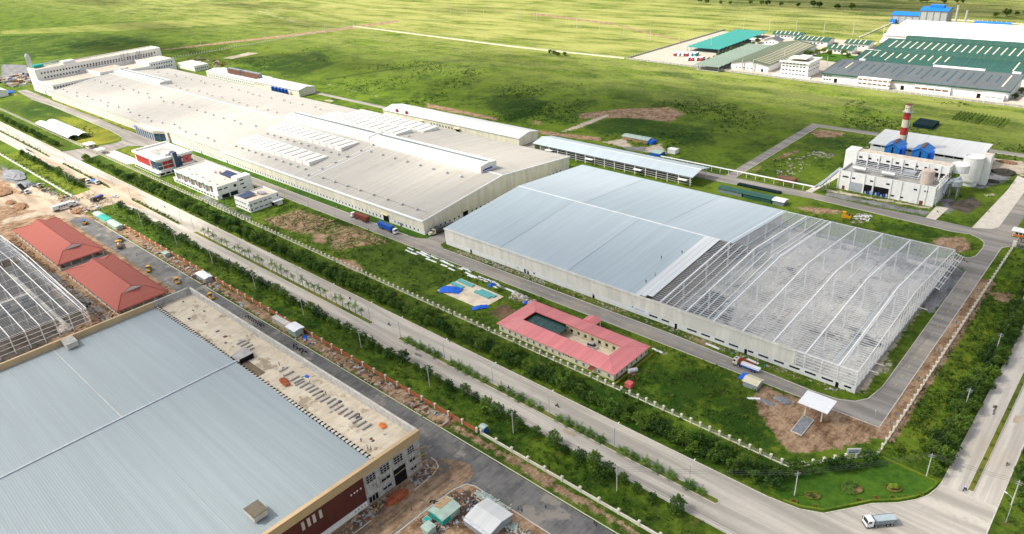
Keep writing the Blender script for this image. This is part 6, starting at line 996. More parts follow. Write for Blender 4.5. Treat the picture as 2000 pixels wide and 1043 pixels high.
_wt = [q for q in COL.objects if q.get('label', '').startswith('white container truck')][0]
for i in range(4):
    for s in (-1, 1): obj('lettering', MB().box(-4.2 + i * 1.5, -3.3 + i * 1.5, s * 1.28 - .02, s * 1.28 + .02, 2.1, 3.0), M['navy'], _wt)
yt = container_truck('cream bonneted truck tractor parked between the factory and the new warehouse', -287.6, 239.6, -R90 - .2, M['cream_flat'], M['cream_flat'], None, True, False); obj('container', MB().box(-8.1, 4.1, -1.2, 1.2, 1.25, 3.6), M['chrome'], yt)
dump_truck('white cabbed dump truck with grey body turning on the corner road', -31.2, 174.0, math.pi + .82, M['galv_d'], M['white_clean'], 0, M['nb_roof']); dump_truck('dump truck with raised dark body tipping on the gravel at the left', -586.5, 111.6, .2, M['chrome'], M['white_clean'], .6); dump_truck('small grey truck parked beside the left site wall', -593.4, 121.4, .3, M['galv_d'], M['lt_conc'])
dump_truck('red bodied truck parked on the lower carriageway near the median', -570.5, 147.4, .12, M['brownred'], M['white_clean']); dump_truck('white truck with blue load cover beside the median at the site entrance', -561.2, 150.6, .12, M['galv'], M['white_clean'], 0, M['tarp']); dump_truck('dark truck with blue cover entering the dusty site entrance', -523.6, 138.2, R90 + math.pi + .4, M['rust'], M['chrome'], 0, M['tarp'])
ct = thing('crane_truck', 'flatbed truck with red crane and white panels beside the warehouse road', 'truck', (-95.2, 221.3, 0), math.pi - .02); obj('chassis', MB().box(-5.2, 4, -.5, .5, .7, 1), M['chrome'], ct); cab(ct, 5.2, 1.2, 2.3, M['cream_flat']); wheels(ct, (4.2, 2.4, -2.4, -3.6), 1.05); obj('bed', MB().box(-5.3, 2.2, -1.22, 1.22, 1.05, 1.35), M['blue'], ct); obj('panel_load', MB().box(-5.6, 1.8, -.9, .9, 1.35, 2.1), M['white_clean'], ct); obj('crane_post', MB().box(2.3, 2.9, -.3, .3, 1, 3.4), M['red'], ct); obj('crane_boom', MB().bar((2.6, -.5, 3.3), (-2.6, -.7, 2.6), .3, .4), M['red'], ct); obj('roof_mark', MB().box(3.6, 4.5, -.5, .5, 3.0, 3.04), M['blue'], ct)
def car(lab, x, y, rz, mt, van=False, cat='car'):
    r = thing('parked_van' if van else 'parked_car', lab, cat, (x, y, 0), rz); L = 2.3
    obj('body', MB().prism([(-L, -.85, .35), (L, -.85, .35), (L, -.85, .8), (1.3, -.85, .95), (-L, -.85, .95)], (0, 1.7, 0)), mt, r); top = 1.95 if van else 1.45
    obj('cabin', MB().prism([(-2.2 if van else -1.7, -.78, .95), (1.3, -.78, .95), (.6, -.78, top), (-2.1 if van else -1.2, -.78, top)], (0, 1.56, 0)), M['glass'], r); obj('roof', MB().box(-2.1 if van else -1.2, .6, -.78, .78, top, top + .06), mt, r); wheels(r, (1.4, -1.4), .8, .33); return r
car('silver minivan parked in the courtyard of the pink roofed building', -150, 197.3, .1, M['silver'], True, 'van'); car('white car driving into the boulevard crossing beside the site entrance', -518.2, 148, .5, M['white_clean']); car('white car parked beside the green hall at the right edge of the compound', -96, 690, 1.2, M['white_clean']); car('dark car parked beside the left site wall', -578, 121.6, .4, M['chrome'])
bus_m = [('red', 'white_clean'), ('white_clean', 'red'), ('white_clean', 'pinkred'), ('red', 'white_clean'), ('white_clean', 'red'), ('teal', 'red'), ('white_clean', 'red'), ('red', 'white_clean'), ('white_clean', 'pinkred'), ('red', 'white_clean')]
bus_p = [(-424, 716), (-420, 717), (-416, 719), (-412, 720), (-408, 722), (-404, 723), (-399, 700), (-395, 702), (-391, 704), (-387, 706)]
for i, ((bx_, by_), (ma, mb_)) in enumerate(zip(bus_p, bus_m)):
    r = thing('parked_bus', ORD[i] + ' bus from the left in the pale yard beside the teal roofed shed', 'bus', (bx_, by_, 0), R90 + .1, 'buses in the compound yard'); obj('body', MB().prism([(-5.5, -1.25, .5), (5.5, -1.25, .5), (5.6, -1.25, 1.6), (5.3, -1.25, 3.1), (-5.4, -1.25, 3.1)], (0, 2.5, 0)), M[ma], r); obj('roof', MB().box(-5.3, 5.2, -1.2, 1.2, 3.1, 3.3), M['white_clean'], r); obj('stripe', MB().box(-5.4, 5.4, -1.28, 1.28, 1.2, 1.6), M[mb_], r); obj('window_band', MB().box(-5, 5, -1.29, 1.29, 1.9, 2.7), M['glass'], r); wheels(r, (3.4, -3.2), 1.1)
def roller(lab, x, y, rz, roof=None):
    r = thing('road_roller', lab, 'roller', (x, y, 0), rz); obj('rear_body', MB().prism([(-2.6, -.85, .7), (-.3, -.85, .7), (-.3, -.85, 1.6), (-2.4, -.85, 1.7)], (0, 1.7, 0)), M['yellow'], r); obj('front_frame', MB().box(-.2, 2.8, -1.05, 1.05, .9, 1.15).box(2.2, 2.8, -1.05, 1.05, .5, 1.0), M['yellow'], r); obj('drum', MB().tube((1.6, -.95, .75), (1.6, .95, .75), .75, n=16), M['galv_d'], r); obj('operator_cab', MB().box(-1.0, .2, -.7, .7, 1.6, 2.0), M['chrome'], r); obj('canopy', MB().box(-1.3, .5, -.85, .85, 2.75, 2.85), M[roof] if roof else M['yellow'], r)
    for xx in (-1.2, .4):
        for s in (-.75, .75): obj('canopy_post', MB().box(xx - .05, xx + .05, s - .05, s + .05, 1.6, 2.75), M['chrome'], r)
    for s in (-1, 1): o = obj('wheel', wheel_m, M['tyre'], r, loc=(-1.7, s * .95, .7), scale=1.4); obj('rim', rim_m, M['yellow'], o)
roller('yellow roller with blue canopy at the far end of the site road', -484.5, 116.6, 2.8, 'tarp'); roller('yellow roller with blue canopy beside the orange truck', -436.5, 119.6, -.4, 'tarp'); roller('yellow roller alone on the site road beside the nearer tiled hall', -381.5, 113.2, -.5); roller('yellow roller on the site road just left of the near warehouse corner', -354.5, 116.4, -.2); roller('yellow roller beside the parapet of the near warehouse', -323.6, 119.2, -.1)
oy = dump_truck('yellow flatbed truck loaded with gravel on the site road', -428.5, 115.8, -.25 + math.pi, M['wood'], M['yellow']); obj('load', MB().blob((-1.3, 0, 1.9), (2.6, 1.0, .9), 2, 8, 3), M['rubble'], oy)
em = thing('yellow_winch', 'boxy yellow winch machine behind the steel frame beside the road', 'machine', (-116.5, 380, 0), .3); obj('engine_box', MB().box(-2.4, 2.2, -1.2, 1.2, .6, 2.2), M['yellow'], em); obj('cab', MB().box(-2.2, -.4, -1, 1, 2.2, 4), M['yellow'], em); obj('cab_window', MB().box(-2.25, -.35, -.8, .8, 2.8, 3.6), M['dark'], em); obj('drum', MB().tube((1.2, -1, 2.6), (1.2, 1, 2.6), .6, n=12), M['rust'], em); wheels(em, (1.6, -1.6), 1.0)

# ------------------------------------------------------------------ people and motorbikes
def skinned(verts, edges, radii, name, mats, pick):
    me = bpy.data.meshes.new(name + '_base'); me.from_pydata(verts, edges, []); o = bpy.data.objects.new(name + '_base', me); COL.objects.link(o); md = o.modifiers.new('skin', 'SKIN')
    for i, r in enumerate(radii): me.skin_vertices[0].data[i].radius = (r, r)
    me.skin_vertices[0].data[0].use_root = True; sb_ = o.modifiers.new('sub', 'SUBSURF'); sb_.levels = 1; sb_.render_levels = 1
    dg = bpy.context.evaluated_depsgraph_get(); out = bpy.data.meshes.new_from_object(o.evaluated_get(dg)); bpy.data.objects.remove(o); out.name = name; out.materials.clear()
    for m in mats: out.materials.append(m)
    for p in out.polygons: p.material_index = pick(p.center)
    out.shade_smooth(); return out
st_v = [(0, 0, .95), (0, 0, 1.15), (0, 0, 1.4), (0, 0, 1.5), (0, .02, 1.6), (0, .02, 1.72), (-.1, 0, .92), (-.12, .06, .5), (-.12, 0, .08), (-.12, .14, .04), (.1, 0, .92), (.12, -.05, .5), (.13, -.12, .08), (.13, .02, .04), (-.2, 0, 1.4), (-.27, 0, 1.14), (-.25, .12, .92), (-.24, .16, .84), (.2, 0, 1.4), (.28, .02, 1.14), (.26, .14, .94), (.25, .18, .86)]
st_e = [(0, 1), (1, 2), (2, 3), (3, 4), (4, 5), (0, 6), (6, 7), (7, 8), (8, 9), (0, 10), (10, 11), (11, 12), (12, 13), (2, 14), (14, 15), (15, 16), (16, 17), (2, 18), (18, 19), (19, 20), (20, 21)]
st_r = [.14, .14, .15, .06, .1, .08, .1, .07, .05, .04, .1, .07, .05, .04, .07, .055, .04, .045, .07, .055, .04, .045]
si_v = [(0, -.1, .82), (0, -.02, 1.05), (0, .05, 1.3), (0, .07, 1.4), (0, .1, 1.5), (0, .1, 1.62), (-.12, 0, .8), (-.17, .38, .72), (-.16, .3, .34), (-.16, .42, .3), (.12, 0, .8), (.17, .38, .72), (.16, .3, .34), (.16, .42, .3), (-.2, .05, 1.3), (-.27, .2, 1.1), (-.26, .48, 1.02), (-.26, .54, 1.02), (.2, .05, 1.3), (.27, .2, 1.1), (.26, .48, 1.02), (.26, .54, 1.02)]
def person_mesh(pose, top, leg): 
    v = st_v if pose == 's' else si_v
    return skinned(v, st_e, st_r, 'person', [M['skin'], M[top], M[leg]], lambda c: 0 if c.z > (1.46 if pose == 's' else 1.37) or (pose == 's' and c.z < .9 and abs(c.x) > .2) else (1 if c.z > (.96 if pose == 's' else .86) else 2))
PM = {k: person_mesh(k[0], k[1:], 'cloth_d') for k in ('scloth_b', 'scloth_w', 'scloth_d', 'scloth_y', 'icloth_b', 'icloth_w', 'icloth_d')}
hair_s = MB().lathe([(.11, 1.62), (.12, 1.7), (.1, 1.79), (.03, 1.83)], 8, (0, .01)).me('hair'); hair_i = MB().lathe([(.12, 1.5), (.13, 1.6), (.11, 1.7), (.03, 1.75)], 8, (0, .1)).me('helmet')
def person(lab, x, y, rz, top, z=0, grp=None):
    p = obj('person', PM['s' + top], None, loc=(x, y, z), rz=rz); tag(p, lab, 'person', grp); obj('hair', hair_s, M['cloth_y'] if top == 'cloth_y' else M['cloth_d'], p); return p
bike_parts = dict(frame=MB().bar((-.3, 0, .55), (.35, 0, .75), .22, .28).bar((.35, 0, .75), (.62, 0, .3), .08, .08).me('frame'), seat=MB().box(-.65, .05, -.13, .13, .74, .84).me('seat'), handlebar=MB().bar((.38, -.3, 1.0), (.38, .3, 1.0), .05).bar((.38, 0, .7), (.38, 0, 1.0), .06).me('handlebar'), wheel=MB().tube((0, -.06, 0), (0, .06, 0), .3, n=12).me('wheel'))
def motorbike(lab, x, y, rz, mt='chrome', rider=None, grp=None):
    r = thing('motorbike', lab, 'motorbike', (x, y, 0), rz, grp); obj('frame', bike_parts['frame'], None, r); r.children[0].data.materials.append(M['chrome']) if not bike_parts['frame'].materials else None
    obj('seat', bike_parts['seat'], M['cloth_d'], r); obj('handlebar', bike_parts['handlebar'], M['galv'], r)
    for xx in (-.62, .64): obj('wheel', bike_parts['wheel'], M['tyre'], r, loc=(xx, 0, .3))
    if rider: 
        p = obj('person', PM['i' + rider[1]], None, loc=(x - .25 * math.cos(rz), y - .25 * math.sin(rz), 0), rz=rz - R90); tag(p, rider[0], 'person'); obj('helmet', hair_i, M[rider[2]], p)
motorbike('motorbike ridden along the upper carriageway beside the left hedge', -468, 160, math.pi, 'chrome', ('rider in dark clothes on the upper carriageway beside the left hedge', 'cloth_d', 'white_clean')); motorbike('motorbike on the upper carriageway right of the tall palms', -266, 160.5, math.pi, 'chrome', ('rider with white helmet right of the tall palm row', 'cloth_d', 'white_clean')); motorbike('motorbike on the lower carriageway below the tall palms', -272, 147, 0, 'chrome', ('rider in dark clothes on the lower carriageway below the tall palms', 'cloth_d', 'chrome')); motorbike('motorbike beside the gap after the tall palm row', -232, 157, math.pi, 'chrome', ('rider in blue beside the gap after the tall palm row', 'cloth_b', 'chrome')); motorbike('motorbike on the upper carriageway below the pink roofed building', -137, 158.6, math.pi, 'chrome', ('rider in dark clothes on the upper carriageway below the pink roofed building', 'cloth_d', 'chrome')); motorbike('motorbike close to the median bushes below the pink roofed building', -158, 155.6, 0, 'chrome', ('rider in black close to the median bushes', 'cloth_d', 'chrome'))
motorbike('motorbike with a white rider on the right carriageway of the side boulevard', -9.6, 222.5, -R90, 'chrome', ('rider in white on the right carriageway of the side boulevard', 'cloth_w', 'white_clean')); motorbike('parked motorbike at the tip of the side boulevard median', -16.5, 203, 1.2, 'blue', ('person with white helmet at the tip of the side median', 'cloth_b', 'white_clean'))
rp = random.Random(31)
for i in range(9): motorbike(ORD[i] + ' motorbike from the left in the dark row along the site road kerb', -292 + i * 1.7, 121.4 + rp.uniform(-.4, .3), R90 + rp.uniform(-.3, .3), grp='bikes parked on the site road kerb')
for i in range(8): motorbike(ORD[i] + ' motorbike from the left in the cluster parked opposite the white hut', -252 + i * 1.3, 121 + rp.uniform(-.6, .6), rp.uniform(0, 3), grp='bikes parked opposite the hut')
for i in range(6): motorbike(ORD[i] + ' motorbike from the left among rubbish behind the zinc roofed site office', -129.6 + i * .9, 106 + rp.uniform(-1.2, 1.2), rp.uniform(0, 3), grp='bikes behind the site office')
for i in range(4): motorbike(ORD[i] + ' motorbike from the left on the dirt left of the teal hut', -137.6 + i * 1.2, 98.4 + i * .5, rp.uniform(0, 3), grp='bikes left of the teal hut')
for i, (x, y, z, c, lab) in enumerate(((-217, 97.6, 12.1, 'cloth_b', 'worker in blue standing on the stained roof deck beside the brick pile'), (-226, 101, 12.1, 'cloth_d', 'worker in dark clothes on the roof deck right of the stair opening'), (-206, 101.6, 12.1, 'cloth_b', 'worker in blue on the roof deck between the starter beams'), (-165, 94, 12.1, 'cloth_b', 'worker in blue near the right end of the zinc roof edge'), (-160.6, 93.2, 12.1, 'cloth_w', 'worker in white at the right end of the roof deck'), (-159.4, 93.6, 12.1, 'cloth_w', 'second worker in white at the right end of the roof deck'), (-176, 101.5, 12.1, 'cloth_d', 'worker crouched group member by the starter beams'), (-195.6, 101.4, 12.1, 'cloth_d', 'worker in dark clothes in the middle of the starter beams'),
    (-243, 119.2, 0, 'cloth_d', 'man in black walking on the site road beside the parapet'), (-406, 117, 0, 'cloth_w', 'worker in light clothes walking behind the yellow gravel truck'), (-108.4, 118.4, 0, 'cloth_d', 'man in dark clothes walking on the lower site road'), (-114.6, 112.8, 0, 'cloth_d', 'man beside the kerb near the pale sacks'), (-113.2, 112.9, 0, 'cloth_b', 'second man beside the kerb near the pale sacks'), (-93.5, 122.8, 0, 'cloth_d', 'left of two people near the far kerb of the lower site road'), (-92.6, 122.6, 0, 'cloth_d', 'right of two people near the far kerb of the lower site road'), (-136.8, 102.6, 0, 'cloth_w', 'man in white beside the curved kerb'), (-148.6, 86, 0, 'cloth_y', 'worker with yellow helmet at the front of the near warehouse'), (-147.8, 84.6, 0, 'cloth_y', 'second worker with yellow helmet at the front of the near warehouse'), (-140, 92, 0, 'cloth_d', 'man in dark clothes on the muddy track'), (-54, 170.4, 0, 'cloth_w', 'person in white at the foot of the garden corner pole'))): person(lab, x, y, rp.uniform(0, 6), c, z)
for i, (x, y) in enumerate(((-158, 261), (-152.6, 240), (-152.4, 247), (-152.5, 270))): person(ORD[i] + ' roofer in dark clothes near the edge of the blue grey roof', x, y, i, 'cloth_d', nbz(y) + .16, 'roofers')

# ------------------------------------------------------------------ vegetation
def leaf_mat(name, c0, c1, var=.5):
    t = NT(name); oi = t.n('ShaderNodeObjectInfo'); f = t.noise(.55, 4); g = t.math('ADD', t.math('MULTIPLY', f, .7), t.math('MULTIPLY', oi.outputs['Random'], var)); col = t.mix(t.ramp(g, .3, .9), c0, c1)
    tl = t.n('ShaderNodeBsdfTranslucent'); t.l(col, tl.inputs[0]); t.done(col, .7, .25); mx = t.n('ShaderNodeMixShader'); mx.inputs[0].default_value = .25; t.l(t.b.outputs[0], mx.inputs[1]); t.l(tl.outputs[0], mx.inputs[2]); t.l(mx.outputs[0], t.o.inputs['Surface']); return t.m
M['leaf'] = leaf_mat('dark_hedge_leaves', (.026, .074, .010), (.135, .225, .026)); M['leaf2'] = leaf_mat('young_tree_leaves', (.030, .082, .014), (.105, .195, .026)); M['leaf3'] = leaf_mat('bright_shrub_leaves', (.08, .16, .012), (.19, .26, .02)); M['leafp'] = leaf_mat('palm_fronds', (.06, .14, .02), (.14, .24, .04)); M['weed'] = leaf_mat('weed_leaves', (.024, .068, .009), (.088, .150, .016), .2); M['weed_y'] = leaf_mat('yellow_weed_leaves', (.10, .15, .012), (.26, .27, .02), .2)
def nth(n): return f"{n}{'th' if 10 <= n % 100 <= 20 else {1: 'st', 2: 'nd', 3: 'rd'}.get(n % 10, 'th')}"
def leaf(m, p, s, R, up=.4):
    n = Vector((R.gauss(0, 1), R.gauss(0, 1), R.gauss(0, 1) + up)).normalized(); a = n.orthogonal().normalized(); a.rotate(Matrix.Rotation(R.uniform(0, 6.3), 3, n)); b = n.cross(a); a *= s; b *= s * R.uniform(.45, .8); k = len(m.v)
    m.v += [tuple(p - a), tuple(p - b + n * s * .15), tuple(p + a), tuple(p + b + n * s * .15)]; m.f.append((k, k + 1, k + 2, k + 3))
def crown(seed, rx, ry, z0, z1, clumps, per, ls, flat=.7):
    R = random.Random(seed); m = MB(); cz = (z0 + z1) / 2; rz = (z1 - z0) / 2
    for c in range(clumps):
        d = Vector((R.gauss(0, 1), R.gauss(0, 1), R.gauss(0, .8) + .25)).normalized(); q = R.uniform(.45, .95); cc = Vector((d.x * rx * q, d.y * ry * q, cz + d.z * rz * q)); cr_ = R.uniform(.28, .5) * min(rx, rz)
        for i in range(per):
            o = Vector((R.gauss(0, 1), R.gauss(0, 1), R.gauss(0, 1) * flat)).normalized() * cr_ * R.uniform(.5, 1.05); leaf(m, cc + o, ls * R.uniform(.7, 1.3), R, .7)
    return m.me('crown')
def trunk(seed, h, r, limbs, spread):
    R = random.Random(seed); m = MB(); p = Vector((0, 0, 0)); q = Vector((R.uniform(-.15, .15), R.uniform(-.15, .15), h * .5)); m.tube(p, q, r, r * .7, 7); e = Vector((q.x * 1.5, q.y * 1.5, h)); m.tube(q, e, r * .7, r * .25, 6)
    for i in range(limbs):
        t = R.uniform(0, 1); b = q.lerp(e, t * .8); a = 2 * math.pi * (i + R.random() * .5) / limbs; m.tube(b, b + Vector((math.cos(a) * spread, math.sin(a) * spread, R.uniform(.3, .9) * spread)), r * .4, r * .12, 5)
    return m.me('trunk')
HT = [(crown(s, 2.5, 2.5, .5, 4.7, 24, 28, .33), trunk(s, 3.4, .13, 5, 1.3)) for s in range(5)]
def layered(seed):
    R = random.Random(seed); m = MB()
    for z, r, n in ((1.3, 1.7, 112), (2.1, 2.0, 126), (3.0, 1.6, 98), (3.8, .9, 56)):
        for c in range(7):
            a = 2 * math.pi * (c + R.uniform(-.3, .3)) / 7; rr = r * R.uniform(.45, 1.0); cc = Vector((math.cos(a) * rr, math.sin(a) * rr, z + R.uniform(-.2, .2)))
            for i in range(n // 7): leaf(m, cc + Vector((R.gauss(0, .42), R.gauss(0, .42), R.gauss(0, .16))), .36 * R.uniform(.7, 1.3), R, 1.3)
    return m.me('crown')
YT = [(layered(40 + s), trunk(40 + s, 4.1, .1, 8, 1.2)) for s in range(4)]
SB = [(crown(60 + s, .9, .9, .1, 1.5, 8, 16, .22), trunk(60 + s, .9, .05, 3, .3)) for s in range(3)]
BT = [(crown(80 + s, 4.5, 4.5, 2.2, 9, 26, 24, .62), trunk(80 + s, 6.5, .28, 6, 2.4)) for s in range(3)]
def frond(m, base, az, L, droop, lift, w, R, nl=9):
    prev = Vector(base); d = Vector((math.cos(az), math.sin(az), 0)); side = Vector((-math.sin(az), math.cos(az), 0)); pts = []
    for i in range(nl + 1):
        t = i / nl; pts.append(Vector(base) + d * L * t * (1 - .12 * t) + Vector((0, 0, lift * t * L - droop * t * t * L)))
    for i in range(nl):
        p, q = pts[i], pts[i + 1]; ww = w * math.sin(math.pi * (.12 + .85 * i / nl)) + .05
        for s in (-1, 1):
            k = len(m.v); tip = (p + q) / 2 + side * s * ww + (q - p) * .9 + Vector((0, 0, -ww * .35)); m.v += [tuple(p), tuple(p.lerp(q, .75)), tuple(tip)]; m.f.append((k, k + 1, k + 2))
    return m
def palm(seed, h, n, L, droop, lift, w, r):
    R = random.Random(seed); m = MB()
    for i in range(n): frond(m, (0, 0, h), 2 * math.pi * (i + R.uniform(-.25, .25)) / n, L * R.uniform(.85, 1.1), droop * R.uniform(.8, 1.25), lift * R.uniform(.5, 1.3), w, R)
    for i in range(3): frond(m, (0, 0, h), R.uniform(0, 6), L * .7, droop * .3, 1.6, w * .8, R)
    t = MB(); t.tube((0, 0, 0), (0, 0, h * .5), r, r * .75, 8); t.tube((0, 0, h * .5), (0, 0, h), r * .75, r * .55, 8); return m.me('crown'), t.me('trunk')
RP = [palm(100 + s, 4.6, 11, 2.3, .85, .6, .75, .18) for s in range(3)]; OP = [palm(120 + s, .8, 16, 2.2, .75, .8, .7, .28) for s in range(3)]
rv = random.Random(77)
def plant(nm, protos, mat, x, y, lab, cat, grp, s=1.0, rng=rv, sz=None):
    c, t = protos[rng.randrange(len(protos))]; r = thing(nm, lab, cat, (x, y, 0), rng.uniform(0, 6.28), grp, (s, s, (sz or s) * rng.uniform(.88, 1.12))); obj('crown', c, mat, r); obj('trunk', t, M['bark'], r); return r
# dense hedge row between boulevard and pillar fence
hx = []; x = -62.0
while x > -1010:
    x -= rv.uniform(3.0, 4.3) if x > -560 else rv.uniform(4.5, 6.5)
    if -692 < x < -634: continue
    hx.append(x)
for i, x in enumerate(hx): plant('hedge_tree', HT, M['leaf'] if i % 5 else M['leaf2'], x, rv.uniform(167.2, 169.4), nth(i + 1) + ' dark hedge tree from the garden corner along the upper side of the boulevard', 'tree', 'boulevard hedge front row', rv.uniform(.7, 1.25))
bx = [x for x in hx if rv.random() < .5 and x > -560][:80]
for i, x in enumerate(bx): plant('hedge_tree', HT, M['leaf'], x + rv.uniform(-1.5, 1.5), rv.uniform(171.2, 174), nth(i + 1) + ' tree from the garden corner in the looser second row behind the boulevard hedge', 'tree', 'boulevard hedge back row', rv.uniform(.6, 1.0))
for i in range(44): plant('bright_shrub', SB, M['leaf3'] if i % 3 else M['leaf2'], -66 - i * 11.5 + rv.uniform(-4, 4), rv.uniform(175, 179), nth(i + 1) + ' low shrub from the garden corner at the foot of the pillar fence', 'shrub', 'shrubs along the pillar fence', rv.uniform(.7, 1.5))
# trees beside the right boulevard
ry2 = 206.0; k = 0
while ry2 < 430:
    ry2 += rv.uniform(2.8, 4.2)
    for xx in ((-24.6,) if rv.random() < .45 else (-24.4, -28.0)):
        k += 1; plant('roadside_tree', HT, M['leaf'], xx + rv.uniform(-.8, .8), ry2 + rv.uniform(-1, 1), nth(k) + ' dense tree from the garden beside the right boulevard', 'tree', 'trees beside the right boulevard', rv.uniform(.75, 1.15))
for i in range(34): plant('bright_shrub', SB, M['leaf3'] if i % 4 == 0 else M['leaf2'], rv.uniform(-39, -30), 208 + i * 5 + rv.uniform(-2, 2), nth(i + 1) + ' shrub from the garden in the grass between the right fence and the trees', 'shrub', 'shrubs right of the fence', rv.uniform(.6, 1.6))
for i, (x, y) in enumerate(((-5.4, 219), (-5, 223), (-3.8, 216), (-5.2, 229), (-4.6, 236), (-3, 211), (-2.4, 204), (-5.0, 247), (-4.8, 258))): plant('edge_tree', HT, M['leaf2'], x, y, nth(i + 1) + ' tree at the right edge across the side boulevard', 'tree', 'trees at the right edge', rv.uniform(.7, 1.05))
for i, y in enumerate((208, 214.5, 221, 229, 236, 244, 252, 261, 270, 280)): plant('median_bush', SB, M['leaf3'], -15.1, y, nth(i + 1) + ' small bush from the tip on the side boulevard median', 'bush', 'side median bushes', rv.uniform(.5, .8))
# lower strip
lx = []; x = -72.0
while x > -700:
    x -= rv.uniform(4.5, 8.0)
    if -556 < x < -500: continue
    lx.append(x)
for i, x in enumerate(lx): plant('layered_tree', YT, M['leaf'] if i % 3 else M['leaf2'], x, rv.uniform(140.4, 142.8), nth(i + 1) + ' layered young tree from the bottom edge along the lower side of the boulevard', 'tree', 'young trees below the boulevard', rv.uniform(.8, 1.45))
for i in range(58): plant('sapling', SB, M['leaf3'] if i % 4 == 0 else M['leaf2'], -66 - i * 7.2 + rv.uniform(-3, 3), rv.uniform(132.2, 138.5), nth(i + 1) + ' small sapling from the bottom edge in the lower grass strip', 'sapling', 'saplings in the lower strip', rv.uniform(.5, 1.1))
# median planting
px = [-363, -357.5, -352.1, -347, -340.6, -337, -333.6, -323.8, -319.6, -315, -309.4, -303.8, -295.2, -290, -285.2, -280, -275.3, -267, -261.8, -256.8, -251.8, -247.2, -372, -378, -387, -393, -399]
for i, x in enumerate(sorted(px)): plant('royal_palm', RP, M['leafp'], x, 153.6, nth(i + 1) + ' tall slim palm from the left in the palm row on the median', 'palm', 'median palms', rv.uniform(.8, 1.08))
ox_ = [-210.8, -206.5, -201.6, -196.6, -187.4, -183, -178.5, -174, -169, -160.1, -155.2, -150.4, -145.6, -140.9, -131.9, -127.4, -122.7, -118.3, -113.9, -104.6, -100.2, -96, -91.4, -86.5, -80, -76, -214.6]
for i, x in enumerate(sorted(ox_)): plant('bushy_palm', OP, M['leafp'], x, 153.5, nth(i + 1) + ' short bushy palm from the left on the near median strip', 'palm', 'bushy median palms', rv.uniform(.95, 1.3))
mx = [-500 + i * 4.4 + rv.uniform(-1, 1) for i in range(16)] + [-636 + i * 5 + rv.uniform(-1, 1) for i in range(19)] + [-820 + i * 7.5 + rv.uniform(-1, 1) for i in range(20)]
for i, x in enumerate(sorted(mx)): plant('median_bush', SB, M['leaf2'], x, 153.3, nth(i + 1) + ' dark low bush from the left on the far median strips', 'bush', 'far median bushes', rv.uniform(.8, 1.3))
# garden corner
def bed(lab, x, y, rx, ry, kind):
    r = thing('flower_bed', lab, 'flower bed', (x, y, 0), .6); m = MB(); n = 22
    for i in range(n): a, b = 2 * math.pi * i / n, 2 * math.pi * (i + 1) / n; m.bar((rx * math.cos(a), ry * math.sin(a), .2), (rx * math.cos(b), ry * math.sin(b), .2), .35, .4)
    obj('rim_hedge', m, M['weed_y'], r); d = MB(); d.poly([(rx * math.cos(2 * math.pi * i / n), ry * math.sin(2 * math.pi * i / n), .05) for i in range(n)]); obj('soil', d, M['soilheap'], r)
    if kind == 'palm': 
        for i in range(6): o = obj('palm_plant', OP[i % 3][0], M['leafp'], r, loc=(rv.uniform(-rx * .7, rx * .7), rv.uniform(-ry * .7, ry * .7), 0), rz=i, scale=.75)
    elif kind == 'topiary':
        for i in (-.6, .6): obj('clipped_ball', MB().lathe([(.1, 0), (.9, .5), (1.0, 1.0), (.6, 1.6), (.1, 1.8)], 12), M['leaf3'], r, loc=(i, 0, 0))
    else: obj('planting', SB[0][0], M['leaf2'] if kind == 'green' else M['brownred'], r, scale=(rx * .8, ry * .8, .45))
for a in (('oval dark green bed at the left side of the garden lawn', -49.7, 173, 2.2, 1.5, 'green'), ('large bed of bushy palms in the middle of the garden lawn', -41.8, 183.3, 2.9, 2.2, 'palm'), ('oval bed with two clipped balls on the right of the garden lawn', -32.6, 190.9, 2.3, 1.8, 'topiary'), ('first small round bed from the left along the garden edge', -53, 167.4, 1.0, .8, 'red'), ('second small round bed from the left along the garden edge', -47.2, 169.4, .9, .8, 'green'), ('third small round bed from the left along the garden edge', -38.6, 179.6, 1.0, .8, 'green'), ('fourth small round bed from the left along the garden edge', -35, 183.6, .9, .8, 'red'), ('fifth small round bed from the left along the garden edge', -31.4, 186.8, .95, .8, 'green'), ('sixth small round bed from the left along the garden edge', -28.6, 189.4, .9, .8, 'green'), ('seventh small round bed from the left along the garden edge', -25.8, 193.2, .85, .75, 'green')): bed(*a)
gb = thing('border_hedge', 'low clipped hedge curving around the outer edge of the garden lawn', 'hedge', (-59, 166.6, 0)); arc = [(-59.6, 166.8), (-55.7, 165.9), (-50.6, 166.6), (-45, 169.4), (-40, 176), (-36, 181.4), (-30.4, 186.4), (-26.7, 191.1), (-24.8, 194.8), (-23.6, 199), (-23.4, 201.4)]
for p, q in zip(arc[:-1], arc[1:]): P(gb, 'hedge_length', MB().bar((*p, .3), (*q, .3), .6, .6), M['leaf3'])
P(gb, 'hedge_length', MB().bar((-23.4, 201.4, .3), (-39.4, 202.4, .3), .5, .6), M['leaf3'])
for i, (x, y, s) in enumerate(((-57, 178.6, 1.0), (-53.4, 183.4, .8), (-49.8, 186.6, .9), (-47.2, 190, 1.05), (-44.6, 192.6, .8), (-41.8, 197.4, 1.1), (-60.4, 174, 1.1), (-60.6, 169.4, 1.0), (-25, 204.5, .8))): plant('garden_tree', HT, M['leaf2'] if i % 2 else M['leaf'], x, y, nth(i + 1) + ' round leafy tree along the back of the garden lawn from the left', 'tree', 'garden trees', s)
